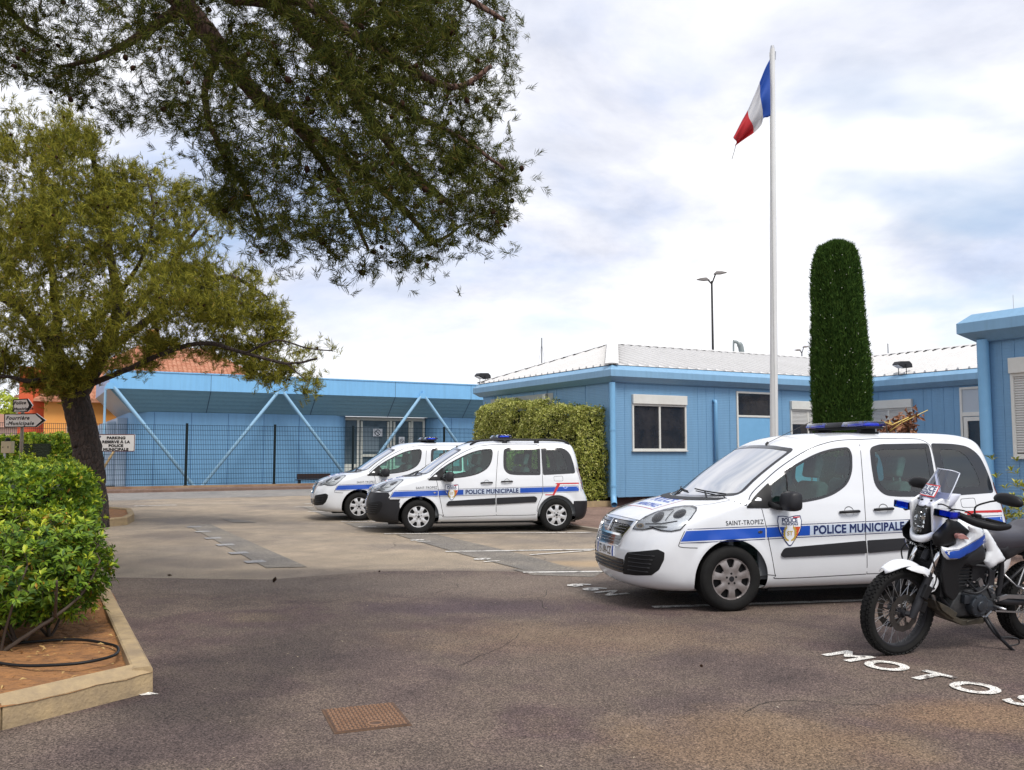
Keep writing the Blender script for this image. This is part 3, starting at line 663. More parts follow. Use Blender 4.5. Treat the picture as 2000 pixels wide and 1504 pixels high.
for a, b_, c, d in ((0, .07, .35, z4), (1.03, 1.10, .35, z4), (.07, 1.03, z4 - .07, z4), (.07, 1.03, 2.60, 2.72), (.10, .22, .45, 2.58), (.88, 1.0, .45, 2.58), (.22, .88, 2.46, 2.58), (.22, .88, .45, .60), (.22, .88, 1.45, 1.60)): dr.box(a, b_, -.05, -.0, c, d)
do = dr.build('glazed_door', M_wf, BR, bevel=.004); frame_place(do, 9.8, y3, 'x')
q = MB(); q.box(.2, .9, -.02, -.001, 1.6, 2.46); q.box(.2, .9, -.02, -.001, .6, 1.45); q.build('pane', M_pane, do); q = MB(); q.box(.07, 1.03, -.02, -.001, 2.72, z4 - .07); q.build('fanlight', mat('frosted_glass', (.42, .47, .52), .3), do)
q = MB(); q.obox((.80, -.065, 2.0), .10, .008, .12); q.build('notice', M_wpl, do)
# down pipes
dp = MB(); dp.tube([(-.10, -.09, 3.50), (-.10, -.09, .42), (-.12, -.14, .24), (-.22, -.30, .12)], .085, 14, cap=False); 
for z in (2.15, .60): dp.tube([(-.10, -.09, z), (-.10, -.09, z + .05)], .094, 14)
dp.build('downpipe', M_bp, BR, angle=50)
(vx, vz) = on_y(1393, 783, 0, C0); vp = MB(); vp.tube([(vx, -.005, vz), (vx, -.10, vz - .02), (vx, -.10, vz - .09), (vx, -.10, .5)], .055, 10); vp.build('vent_pipe', M_bp, BR, smooth=True)
jb = MB()
for y, z in ((3.55, 3.2), (6.8, 3.2)):
    jb.box(-.09, -.012, y, y + .16, z, z + .17)
jb.build('junction_box', M_wf, BR)
for y in (3.4, 6.9):
    c = MB(); a = np.linspace(0, 2 * math.pi * 2.2, 40); c.tube([(-.06 - .004 * k, y - .02 + .10 * math.sin(q) * (1 - .02 * k / 4), 2.98 + .16 * math.cos(q)) for k, q in enumerate(a)], .012, 5)
    c.tube([(-.05, y + .05, 3.2), (-.06, y, 3.1)], .01, 5); c.tube([(-.03, y + .12, 3.5), (-.04, y + .12, 3.3), (-.05, y + .05, 3.1)], .01, 5); c.build('cable_coil', M_black, BR, smooth=True)
# floodlights on the gutters: things of their own
def floodlight(loc, rz, label, s=1.0):
    t = thing('floodlight', label, 'floodlight', loc, rz, 'floodlights on the building eaves'); t.scale = (s,) * 3
    b = MB(); b.prism([(-.30, .30), (-.20, .40), (.18, .42), (.28, .34), (.30, .22), (.10, .20), (-.08, .22)], -.13, .13); b.build('housing', M_black2, t, bevel=.02)
    b = MB(); b.prism([(-.29, .285), (-.09, .205), (-.07, .195), (-.28, .272)], -.11, .11); b.build('lens', M_wpl, t)
    b = MB(); b.tube([(.0, -.16, .0), (.0, -.16, .30), (.0, .16, .30), (.0, .16, .0), (0, -.16, 0)], .014, 5); b.build('bracket', M_black, t)
floodlight(WL(C0, 0.0, 8.05, 3.98), R(40), 'black floodlight on the far left end of the blue eave, above the hedge')
floodlight(WL(C0, 9.62, on_x(1762, 733, 9.6, C0)[0], 3.98), R(20), 'black floodlight on the blue eave to the right of the cypress')
# nearer wing on the right
BB = thing('prefab_wing', 'near blue prefabricated building cut by the right edge, with a closed white shutter', 'building', tuple(C0), AZ)
bx = .50; byT = -10.55
w = MB(); w.box(bx, 12, -22, byT, WB_, WT + .02); w.build('wall', M_bw, BB); w = MB(); w.box(bx + .12, 11.9, -21.8, byT - .12, 0, WB_); w.build('plinth', M_base, BB)
fa = MB(); sweep(fa, [(12, byT), (bx, byT), (bx, -22)], [(-.02, 3.50), (.10, 3.52), (.32, 3.68), (.32, 3.86), (.14, 4.02), (-.3, 4.03)]); fa.build('fascia', M_bf, BB, angle=20)
w = MB(); w.box(bx + .2, 11.8, -21.8, byT - .2, 3.98, 4.01); w.build('roof', M_roofw, BB)
dp = MB(); dp.tube([(bx - .10, byT - .02, 3.55), (bx - .10, byT - .02, .25)], .10, 16, cap=False); dp.tube([(bx - .10, byT - .02, 1.52), (bx - .10, byT - .02, 1.56)], .11, 16); dp.build('downpipe', M_bp, BB, angle=50)
bt = _J
for y in (byT - .30, byT - .52, -14.6, -14.9): bt.box(bx - .010, bx, y, y + .035, WB_ + .01, WT - .01)
joints(M_bw, BB)
(yw, zw) = on_x(1974, 700, bx, C0); (_, zw0) = on_x(1976, 893, bx, C0); window(BB, bx, yw, 1.5, zw0, zw, face='x', shutter=1.0, box=.27)
am = MB(); am.tube([(bx + 1.4, -12.2, 4.0), (bx + 1.4, -12.2, 4.75)], .006, 5); am.build('roof_aerial', M_steel, BB)
# ---------------------------------------------------------------- braced blue building on the left
BL = thing('braced_building', 'long low blue building with diagonal tube braces behind the wire fence', 'building', tuple(F0), AZ)
M_lw = mat('blue_render', (.16, .345, .56), .6, nz=(.8, .5, (.135, .30, .50)))
M_lf = mat('light_blue_metal', (.20, .46, .74), .35, nz=(.9, .5, (.16, .39, .66)))
streaks(M_lw, amt=.35); streaks(M_lf, amt=.3)
M_sf = ribbed('soffit_slats', (.17, .33, .43), .16, .012, col2=(.14, .28, .38))
M_brc = mat('brace_blue', (.26, .45, .62), .4)
M_sfe = ribbed('soffit_slats_grey', (.26, .30, .32), .30, .015, axis=1)
xl, xr_, fy, wy = .25, 30.0, .9, 1.9; zft, zfb, zs = 4.84, 4.13, 3.22
w = MB()
R_ = .9
def rc(x0, x1, left=True, right=True):          # wall slab with rounded front corners
    p = [(x0, 9), (x0, wy + R_)] if left else [(x0, 9), (x0, wy)]
    if left: p += [(x0 + R_ - R_ * math.cos(a), wy + R_ - R_ * math.sin(a)) for a in np.linspace(.1, math.pi / 2, 9)]
    if right: p += [(x1 - R_ + R_ * math.sin(a), wy + R_ - R_ * math.cos(a)) for a in np.linspace(0, math.pi / 2 - .1, 9)] + [(x1, wy + R_), (x1, 9)]
    else: p += [(x1, wy), (x1, 9)]
    return p
w.prism(rc(xl + .95, 10.75), .06, zs + .02, 'z'); w.prism(rc(14.9, xr_), .06, zs + .02, 'z'); w.build('wall', M_lw, BL, angle=30)
w = MB(); w.box(xl + .55, xl + .94, wy + 1.5, 9, .06, zs - .2); w.box(xl + .2, xl + .54, wy + 2.2, 9, .06, zs - .35); w.box(xl - .1, xl + .19, wy + 2.9, 9, .06, zs - .5); w.build('side_fins', mat('pale_blue_render', (.38, .47, .58), .6), BL)
jn = _J
for x in (2.1, 3.6, 5.15, 6.7, 8.3, 16.0, 17.6): jn.box(x, x + .025, wy - .012, wy + .0, .08, zs)
joints(mat('joint_blue', (.06, .16, .32), .6), BL)
w = MB(); w.box(xl, xr_, fy, fy + .06, zfb, zft); w.box(xl, xl + .06, fy + .06, 9, zfb, zft); w.box(xl - .02, xr_, fy - .03, 9, zft, zft + .05); w.build('fascia', M_lf, BL)
w = MB(); w.add([(xl, fy + .03, zfb + .002), (xr_, fy + .03, zfb + .002), (xr_, wy + .05, zs), (xl + .95, wy + .05, zs)], [(0, 1, 2, 3)]); w.build('soffit', M_sf, BL, fix=False)
w = MB(); w.add([(xl, fy + .03, zfb + .002), (xl + .95, wy + .05, zs), (xl + .95, 9, zs), (xl, 9, zfb + .002)], [(0, 1, 2, 3)]); w.build('end_soffit', M_sfe, BL, fix=False)
w = MB()
for x in (4.2, 8.8, 12.6, 16.6):
    w.add([(x, fy + .02, zfb), (x + .035, fy + .02, zfb), (x + .035, wy + .04, zs - .01), (x, wy + .04, zs - .01)], [(0, 1, 2, 3)]); w.box(x, x + .02, fy - .004, fy, zfb, zft)
w.build('panel_joints', mat('joint_dark', (.05, .10, .16), .6), BL, fix=False)
feet = [3.76, 10.6, 17.4]; apex = [.30, 7.18, 14.0, 20.8]
for i, fx in enumerate(feet):
    for ax in (apex[i], apex[i + 1]):
        b = MB(); s = 1 if ax > fx else -1; b.tube([(fx + s * .12, .72, .05), (ax - s * .12, .86, zfb + .05)], .075, 12); b.build('brace', M_brc, BL, angle=50)
    b = MB(); b.box(fx - .25, fx + .25, .6, .85, .03, .12); b.build('brace_foot', M_brc, BL)
for ax in apex[:3]:
    b = MB(); b.prism([(ax - .25, zfb - .03), (ax + .25, zfb - .03), (ax + .12, zfb + .22), (ax - .12, zfb + .22)], fy - .10, fy - .02); b.box(ax - .03, ax + .03, fy - .07, fy, zfb + .22, zfb + .34); b.build('brace_bracket', M_lf, BL)
b = MB(); b.tube([(xl - .1, fy + .5, .05), (xl - .1, fy + .5, 4.1)], .05, 8); b.build('corner_post', M_brc, BL)
# recessed entrance
M_ent = mat('entrance_frame', (.66, .67, .60), .5); ey = wy + .75
b = MB(); b.box(10.2, 15.4, ey + .02, 9, .06, zs + .01); b.build('entrance_back', mat('entrance_dark', (.05, .06, .07), .6), BL)
b = MB(); xs = [10.55, 11.30, 11.42, 12.98, 13.10, 14.10, 14.22, 14.75]
for x in (10.5, 11.32, 13.0, 14.12, 14.75): b.box(x, x + .11, ey - .08, ey, .08, zs)
b.box(10.6, 14.8, ey - .081, ey - .002, zs - .16, zs - .01)
for x0, x1 in ((11.5, 12.95), (13.18, 14.08)):
    b.box(x0, x0 + .09, ey - .11, ey - .02, .1, zs - .2); b.box(x1 - .09, x1, ey - .11, ey - .02, .1, zs - .2); b.box(x0 + .09, x1 - .09, ey - .11, ey - .02, 1.30, 1.42); b.box(x0 + .09, x1 - .09, ey - .11, ey - .02, .1, .85)
b.box(10.61, 11.31, ey - .05, ey - .01, .08, .95)
b.build('entrance', M_ent, BL, bevel=.006, seg=1)
b = MB(); b.box(10.6, 14.75, ey - .03, ey - .012, .1, zs - .15); b.build('entrance_glass', mat('entrance_pane', (.06, .085, .10), .08, nz=(1.3, .9, (.14, .18, .20)), spec=.8), BL)
b = MB(); b.box(11.62, 12.45, ey - .045, ey - .031, 1.55, 2.75); b.build('window_sash', mat('grey_sash', (.20, .26, .30), .5), BL)
for x0, z0_, w_, h_ in ((12.1, 2.28, .48, .38), (13.45, 1.78, .30, .50)):
    sg_ = MB(); sg_.box(x0, x0 + w_, ey - .135, ey - .125, z0_, z0_ + h_); so_ = sg_.build('no_smoking_sign' if x0 > 13 else 'no_dogs_sign', M_wpl, BL)
    r_ = min(w_, h_) * .40; cxs, czs = x0 + w_ / 2, z0_ + h_ / 2 + (.05 if x0 > 13 else 0); b = MB()
    if x0 > 13: r_ *= .8
    V, T = tri_region([[(cxs + r_ * math.cos(a), czs + r_ * math.sin(a)) for a in np.linspace(0, 2 * math.pi, 24, endpoint=False)], [(cxs + r_ * .78 * math.cos(a), czs + r_ * .78 * math.sin(a)) for a in np.linspace(0, 2 * math.pi, 24, endpoint=False)]], None)
    b.add([(p.x, ey - .138, p.y) for p in V], T); V, T = tri_region([strip2([(cxs - r_ * .6, czs + r_ * .6), (cxs + r_ * .6, czs - r_ * .6)], r_ * .22)], None); b.add([(p.x, ey - .1375, p.y) for p in V], T)
    if x0 > 13: b.box(x0 + .05, x0 + w_ - .05, ey - .1375, ey - .136, z0_ + .06, z0_ + .08); b.box(x0 + .05, x0 + w_ - .08, ey - .1375, ey - .136, z0_ + .025, z0_ + .04)
    b.build('pictogram', M_gloss, so_, fix=False)
# yard behind the fence
flat('yard', [WL(F0, x, y) for x, y in ((-30, .1), (40, .1), (40, 12), (-30, 12))], .02, mat('yard_concrete', (.30, .27, .24), .9, nz=(1, .6, (.22, .20, .18))))
# pavement and low wall under the fence
lw = MB(); lw.box(-30, 34, -.16, .12, -.02, .17); 
lo = lw.build('low_wall', mat('stained_concrete', (.34, .24, .15), .9, nz=(1.6, .9, (.20, .105, .06)), bump=(20, .5, .01)), None); lo.location = F0; lo.rotation_euler = (0, 0, AZ); tag(lo, 'low stained concrete base wall running under the wire fence', 'wall')
pv = MB(); pv.box(-30, 34, -1.75, -.18, -.02, .085); pv.box(-30, 34, -1.9, -1.77, -.02, .10); po = pv.build('street_pavement', M_red_a, None); po.location = F0; po.rotation_euler = (0, 0, AZ); po['kind'] = 'structure'
# ---------------------------------------------------------------- welded wire fence, one panel and one post at a time
M_wire = mat('fence_green_black', (.006, .022, .035), .6, spec=.2); M_post = mat('fence_post', (.005, .012, .015), .6, spec=.2)
FN = thing('wire_fence', 'dark green welded wire panel fence in front of the blue and orange buildings', 'fence', tuple(F0), AZ)
posts = [-28.0, -24.5, -21.0, -17.5, -14.0, -10.4, -7.0, -3.6, -.30, 3.15, 6.75, 10.25, 14.75, 18.2, 21.6, 25.0]
for x in posts:
    b = MB(); b.box(x - .045, x + .045, -.05, .05, .0, 2.72); b.box(x - .08, x + .08, -.08, .08, .17, .19); b.build('post', M_post, FN, bevel=.006, seg=1)
for x0, x1 in zip(posts[:-1], posts[1:]):
    b = MB(); a, c = x0 + .05, x1 - .05; n = int((c - a) / .068)
    for k in range(n + 1):
        x = a + (c - a) * k / n; b.box(x - .006, x + .006, -.006, .003, .20, 2.66)
    for k in range(13):
        z = .24 + k * .2; b.box(a, c, -.013, -.006, z - .008, z + .008)
    b.build('panel', M_wire, FN)
# brown bench seat end seen low through the fence
bn = thing('bench', 'dark brown bench plank behind the wire fence near the parked vans', 'bench', tuple(WL(F0, 8.6, .45, .02)), AZ)
b = MB(); b.box(-.75, .75, -.06, .0, .32, .56); b.build('backrest', mat('brown_wood', (.035, .013, .008), .6), bn, bevel=.01)
b = MB(); b.box(-.75, .75, .0, .30, .26, .30); b.build('seat', mat('brown_wood'), bn, bevel=.01)
for x in (-.6, .6): b = MB(); b.box(x - .03, x + .03, 0, .28, 0, .26); b.build('leg', M_black, bn)
def proj_point(pr, u, v):
    if pr == 'L': return cast_side(u, v, -1)
    if pr == 'R': return cast_side(u, v, 1)
    if pr == 'F': return cast_front(u, v)
    if pr == 'T': return cast_top(u, v)
    sg = pr[1]; c = math.sqrt(.5)          # oblique, from the front corner; u = (x + |y|) * c
    d = Vector((c, -sg * c, 0)); o = Vector((c * u, sg * c * u, v)) - d * 4
    h, n, i, _ = VAN_BVH.ray_cast(o, d)
    if h is None: h, n, i, _ = VAN_BVH.find_nearest(Vector((c * u, sg * c * u, v)))
    return h, n
def wrap_mesh(V, T, pr, off, thick=0.0):
    vs = []; ns = []
    for p in V:
        h, n = proj_point(pr, p[0], p[1]); vs.append(h + n * off); ns.append(n)
    me = bpy.data.meshes.new('d'); fs = [tuple(t) for t in T]
    if thick:
        cnt = {}
        for t in fs:
            for i in range(len(t)):
                a, b = t[i], t[(i + 1) % len(t)]; cnt.setdefault((min(a, b), max(a, b)), []).append((a, b))
        bd = [v[0] for v in cnt.values() if len(v) == 1]; m = len(vs)
        lo = [p - n * (thick + .004) for p, n in zip(vs, ns)]; vs = vs + lo; fs = fs + [(b, a, a + m, b + m) for a, b in bd]
    me.from_pydata([tuple(p) for p in vs], [], fs); me.update()
    bm = bmesh.new(); bm.from_mesh(me)
    n0 = sum(ns, Vector()) / max(1, len(ns))
    bmesh.ops.recalc_face_normals(bm, faces=bm.faces)
    if thick == 0:
        s = sum((f.normal * f.calc_area() for f in bm.faces), Vector())
        if s.dot(n0) < 0: bmesh.ops.reverse_faces(bm, faces=bm.faces)
    for f in bm.faces: f.smooth = True
    for e in bm.edges:
        if len(e.link_faces) == 2 and e.calc_face_angle(0) > R(35): e.smooth = False
    bm.to_mesh(me); bm.free(); return me
def decal(name, polys, pr, m, parent, off=.003, h=.04, thick=0.0):
    V, T = tri_region(polys, h); return link(name, wrap_mesh(V, T, pr, off, thick), parent, m)
def join_me(name, mes):
    bm = bmesh.new()
    for me in mes: bm.from_mesh(me); bpy.data.meshes.remove(me)
    o = bpy.data.meshes.new(name); bm.to_mesh(o); bm.free(); return o
def wrap_multi(name, items, m, parent):     # items: (V, T, proj, offset)
    return link(name, join_me(name, [wrap_mesh(V, T, pr, off) for V, T, pr, off in items]), parent, m)
# ---- outlines on the flank (x, z)
WIN_F = round_poly([(1.37, 1.062), (1.395, 1.265), (1.55, 1.365), (1.76, 1.475), (1.975, 1.567), (2.17, 1.617), (2.365, 1.632), (2.385, 1.56), (2.355, 1.38), (2.27, 1.245), (2.10, 1.150), (1.95, 1.108), (1.78, 1.080), (1.62, 1.066)], [.02, .03, .1, .1, .1, .1, .05, .1, .1, .1, .1, .1, .1, .1])
WIN_R = round_poly([(2.62, 1.625), (2.75, 1.662), (3.345, 1.672), (3.33, 1.118), (2.86, 1.120), (2.69, 1.137), (2.60, 1.235), (2.60, 1.45)], [.05, .05, .03, .03, .1, .08, .08, .1])
WIN_Q = round_poly([(3.385, 1.672), (3.66, 1.668), (3.84, 1.640), (3.955, 1.54), (4.02, 1.33), (4.045, 1.150), (3.39, 1.118)], [.03, .1, .1, .12, .1, .04, .03])
WIN_Qi = round_poly([(3.47, 1.612), (3.66, 1.610), (3.775, 1.56), (3.86, 1.40), (3.895, 1.215), (3.47, 1.20)], [.04, .08, .08, .1, .05, .04])
WSCR = round_poly([(-.715, 1.145), (-.40, 1.115), (0, 1.108), (.40, 1.115), (.715, 1.145), (.655, 1.612), (.35, 1.645), (0, 1.652), (-.35, 1.645), (-.655, 1.612)], [.05, .1, .1, .1, .05, .05, .1, .1, .1, .05])
def arch(cx, r=.392):
    return [(cx + r * math.cos(a), WZ + r * math.sin(a)) for a in np.linspace(R(-25), R(205), 60)] + [(cx - .36, .10), (cx + .36, .10)]
def van_body_meshes():
    """body shell with openings, and the front bumper region split off"""
    P = VAN_P; bm = grid_bm(P); bm.faces.ensure_lookup_table()
    C = np.array([f.calc_center_median() for f in bm.faces]); Nn = np.array([f.normal for f in bm.faces])
    side = np.abs(Nn[:, 1]) > .35; kill = np.zeros(len(C), bool)
    for poly in (WIN_F, WIN_R, WIN_Q): kill |= side & pip(C[:, 0], C[:, 2], poly)
    for cx in (WB0, WB1): kill |= (np.abs(C[:, 1]) > .6) & pip(C[:, 0], C[:, 2], arch(cx))
    kill |= (Nn[:, 0] < -.1) & (C[:, 0] < 2.2) & pip(C[:, 1], C[:, 2], WSCR)
    bmesh.ops.delete(bm, geom=[f for f, k in zip(list(bm.faces), kill) if k], context='FACES')
    for v in list(bm.verts):
        if not v.link_faces: bm.verts.remove(v)
    sides = [np.array(p) for p in (WIN_F, WIN_R, WIN_Q, arch(WB0), arch(WB1))]; fr = np.array(WSCR)
    def snap(p, poly):
        a = poly; b = np.roll(poly, -1, 0); ab = b - a; t = np.clip(((p - a) * ab).sum(1) / (ab ** 2).sum(1), 0, 1); q = a + ab * t[:, None]
        d = np.hypot(*(q - p).T); k = d.argmin(); return q[k], d[k]
    for v in {v for e in bm.edges if len(e.link_faces) == 1 for v in e.verts}:
        p2 = np.array((v.co.x, v.co.z)); best = min((snap(p2, s) for s in sides), key=lambda r: r[1])
        if abs(v.co.y) > .55 and best[1] < .035:
            h, n = cast_side(best[0][0], best[0][1], 1 if v.co.y > 0 else -1); v.co = h; continue
        q, d = snap(np.array((v.co.y, v.co.z)), fr)
        if d < .035 and v.co.x < 2.1: h, n = cast_front(q[0], q[1]); v.co = h
    for f in bm.faces: f.smooth = True
    bm.normal_update()
    def is_bumper(c, n):
        x, y, z = c; return (x < .54 and z < .665 and not (x > .40 and z > .64)) or (x < .40 and z < .800 - .0 and abs(y) > .0 and x < .10 + .9 * (.80 - z) + (abs(y) > .5) * .3)
    fb = bm.copy(); rb = bm.copy()
    def front(f): c = f.calc_center_median(); return c.x < .56 and (c.z < .662 or (c.z < .795 and c.x < .36))
    def rear(f): c = f.calc_center_median(); return c.x > 3.99 and c.z < .60
    def keep(b, fn):
        bmesh.ops.delete(b, geom=[f for f in b.faces if not fn(f)], context='FACES'); m = bpy.data.meshes.new('m'); b.to_mesh(m); b.free(); return m
    mf = keep(fb, front); mr = keep(rb, rear); mb = keep(bm, lambda f: not front(f) and not rear(f))
    for m in (mf, mr, mb):
        m.polygons.foreach_set('use_smooth', [True] * len(m.polygons))
    return mb, mf, mr
BODY_ME = van_body_meshes()
def wheel_meshes():
    ty = MB(); r, w = .325, .1
    prof = [(.205, -w * .86), (.215, -w * .98), (.24, -w * 1.06), (.275, -w * 1.08), (.300, -w * 1.0), (.314, -w * .86), (.3215, -w * .7)]
    for k in range(-3, 4):          # tread with four grooves
        y = k * w * .2; prof += [(.325, y - .008), (.325, y + .006)]
        if k < 3: prof += [(.317, y + .008), (.317, y + .012)]
    prof += [(.3215, w * .7), (.314, w * .86), (.300, w), (.275, w * 1.08), (.24, w * 1.06), (.205, w * .86)]
    ty.lathe(prof, 72, 'y'); tyre = ty.mesh('tyre', angle=50)
    # hubcap: disc with seven windows, domed
    outer = [(.212 * math.cos(a), .212 * math.sin(a)) for a in np.linspace(0, 2 * math.pi, 72, endpoint=False)]
    holes = []
    for k in range(7):
        a = math.pi / 2 + k * 2 * math.pi / 7
        q = [(r_, a + da) for r_, da in ((.112, -.08), (.118, -.17), (.150, -.22), (.180, -.235), (.192, -.19), (.196, 0), (.192, .19), (.180, .235), (.150, .22), (.118, .17), (.112, .08))]
        holes.append(smooth_closed([(r_ * math.cos(b), r_ * math.sin(b)) for r_, b in q], 3))
    V, T = tri_region([outer] + holes, .011)
    def zc(x, y):
        r_ = math.hypot(x, y); a = math.atan2(y, x) - math.pi / 2; sp = .5 - .5 * math.cos(7 * a)
        z = .012 * math.cos(min(1, r_ / .212) * 1.5) + .02 * math.exp(-(r_ / .05) ** 2) * .2
        if .06 < r_ < .20: z += .010 * sp * math.sin((r_ - .06) / .14 * math.pi)
        if r_ > .2: z += .006
        return -(w * .80 + z)
    n = len(V); vs = [(p.x, zc(p.x, p.y), p.y) for p in V]; lo = [(p.x, zc(p.x, p.y) + .022, p.y) for p in V]
    cnt = {}
    for t in T:
        for i in range(3): a, b = t[i], t[(i + 1) % 3]; cnt.setdefault((min(a, b), max(a, b)), []).append((a, b))
    bd = [v[0] for v in cnt.values() if len(v) == 1]
    hb = MB(); hb.add(vs + lo, list(T) + [(a, b, b + n, a + n) for a, b in bd]); cap = hb.mesh('hubcap', angle=45)
    dk = MB(); dk.lathe([(0, -.045), (.19, -.045), (.207, -.07), (.209, -.09)], 40, 'y')
    for k in range(5):
        a = math.pi / 2 + k * 2 * math.pi / 5; x, z = .052 * math.cos(a), .052 * math.sin(a)
        dk.tube([(x, -.07, z), (x, -.094, z)], .0115, 10)
    disc = dk.mesh('inner_rim', angle=40)
    lg = MB(); lg.tube([(0, -.08, 0), (0, -.098, 0)], .027, 20); logo = lg.mesh('centre_cap', angle=40)
    return tyre, cap, disc, logo
WHEEL_ME = wheel_meshes()
def lion_poly(cx, cy, s):          # small chrome rampant beast silhouette
    q = [(-.1, 1), (.12, .95), (.25, .75), (.12, .6), (.5, .55), (.62, .4), (.2, .35), (.25, .15), (.55, .05), (.6, -.12), (.25, -.1), (.3, -.4), (.55, -.6), (.5, -.95), (.3, -.95), (.28, -.65), (.02, -.42), (-.15, -.95), (-.38, -.95), (-.25, -.5), (-.3, .1), (-.38, .6)]
    return [(cx + a * s * .8, cy + b * s) for a, b in q]
def make_van(label, rz, wheel_xy, black_bumper=False, rails=False, near=False, plate='FE-184-CZ', clean=False, label_group=None):
    c, s = math.cos(rz), math.sin(rz)
    base = (wheel_xy[0] - (WB0 * c + .9 * s), wheel_xy[1] - (WB0 * s - .9 * c), 0)
    root = thing('police_van', label, 'van', base, rz, label_group)
    mb, mf, mr = BODY_ME
    body = link('body', mb if mb.users == 0 else mb, root)
    if not len(mb.materials): mb.materials.append(M_paint)
    if black_bumper: mf = mf.copy(); mr = mr.copy(); mf.materials.clear(); mr.materials.clear()
    fb = link('front_bumper', mf, root); rb = link('rear_bumper', mr, root)
    for m in (mf, mr):
        if not len(m.materials): m.materials.append(M_black2 if black_bumper else M_paint)
    if black_bumper: fb['label'] = 'black plastic front bumper'; rb['label'] = 'black plastic rear bumper'
    # windows
    for pr in 'LR':
        for nm, outl, inner in (('front_door_window', WIN_F, grow(WIN_F, -.020)), ('rear_door_window', WIN_R, grow(WIN_R, -.052)), ('quarter_window', WIN_Q, WIN_Qi)):
            g = decal(nm, [outl], pr, M_glass, root, .000, .08)
            decal('window_seal', [grow(outl, .006), inner], pr, M_gloss, g, .0025, .05)
            if nm == 'front_door_window':
                decal('divider', [[(1.565, 1.05), (1.582, 1.06), (1.602, 1.40), (1.585, 1.39)]], pr, M_black, g, .003, .1)
        tri = round_poly([(1.10, 1.022), (1.125, 1.055), (1.395, 1.275), (1.385, 1.045), (1.36, 1.018)], [.02, .02, .03, .01, .02])
        decal('mirror_base', [tri], pr, M_black, root, .006, .06, .006)
    ws = decal('windscreen', [WSCR], 'F', M_wind, root, .000, .07)
    decal('windscreen_seal', [grow(WSCR, .008), grow(WSCR, -.022)], 'F', M_gloss, ws, .0025, .05)
    wp = MB()
    for y0, y1 in ((-.62, -.02), (.05, .60)):
        pts = []
        for k in range(8):
            y = y0 + (y1 - y0) * k / 7; h, n = cast_front(y, 1.135 + .03 * k / 7); pts.append(h + n * .02)
        wp.tube(pts, .008, 5); h, n = cast_front(y0 + .12, 1.105); wp.tube([h, pts[4]], .010, 5)
    wp.build('wiper', M_black, root)
    cw = [(y, 1.098 + .018 * (abs(y) / .7) ** 2) for y in np.linspace(-.68, .68, 9)]
    decal('cowl', [cw + [(y, z - .022) for y, z in cw[::-1]]], 'F', M_black, root, .006, .06)
    # panel gaps
    gaps = [[(1.27, 1.015), (1.318, .757), (1.385, .42), (1.41, .345), (1.475, .312), (2.435, .328)],
            [(2.515, 1.715), (2.475, 1.377), (2.430, .863), (2.443, .33)],
            [(1.10, 1.05), (1.22, 1.172), (1.36, 1.285), (1.5, 1.388), (1.66, 1.488), (1.833, 1.580), (2.0, 1.648), (2.18, 1.692), (2.35, 1.712), (2.515, 1.716)],
            [(2.515, 1.716), (2.8, 1.728), (3.18, 1.728), (3.29, 1.715), (3.355, 1.67), (3.375, 1.58), (3.372, 1.14), (3.372, .83), (3.352, .70), (3.285, .55), (3.255, .42), (3.225, .335), (2.443, .33)],
            [(1.02, 1.155), (.98, 1.10), (1.12, 1.04)], [(.43, .805), (.372, .69), (.385, .652), (.56, .640)],
            [(1.315, .357), (1.41, .345)],
            [(4.02, 1.70), (4.09, 1.62), (4.145, 1.45), (4.165, 1.28)]]
    it = []
    for pr in 'LR':
        for g in gaps:
            V, T = tri_region([strip2(smooth_path([(a, b, 0) for a, b in g], 4) and [(p.x, p.y) for p in smooth_path([(a, b, 0) for a, b in g], 4)], .007 if near else .009)], .05); it.append((V, T, pr, .0012))
        V, T = tri_region([round_poly([(3.60, 1.085), (3.785, 1.095), (3.790, .992), (3.605, .992)], .025), round_poly([(3.605, 1.080), (3.780, 1.090), (3.785, .997), (3.610, .997)], .022)], .05); it.append((V, T, pr, .0012))
    hl = [(y, .845 + .0 * y) for y in (-.47, .47)]
    for pts in ([(y, .885 + .012 * (1 - (y / .5) ** 2)) for y in np.linspace(-.5, .5, 11)], ):
        V, T = tri_region([strip2(pts, .007)], .05); it.append((V, T, 'F', .0012))
    for sg in (-1, 1):   # bonnet edge running back from the lamp
        g = [(.62, sg * .66), (.80, sg * .735), (.97, sg * .765)]
        V, T = tri_region([strip2(g, .006)], .05); it.append((V, T, 'T', .0012))
    wrap_multi('panel_gaps', it, M_gloss, body)
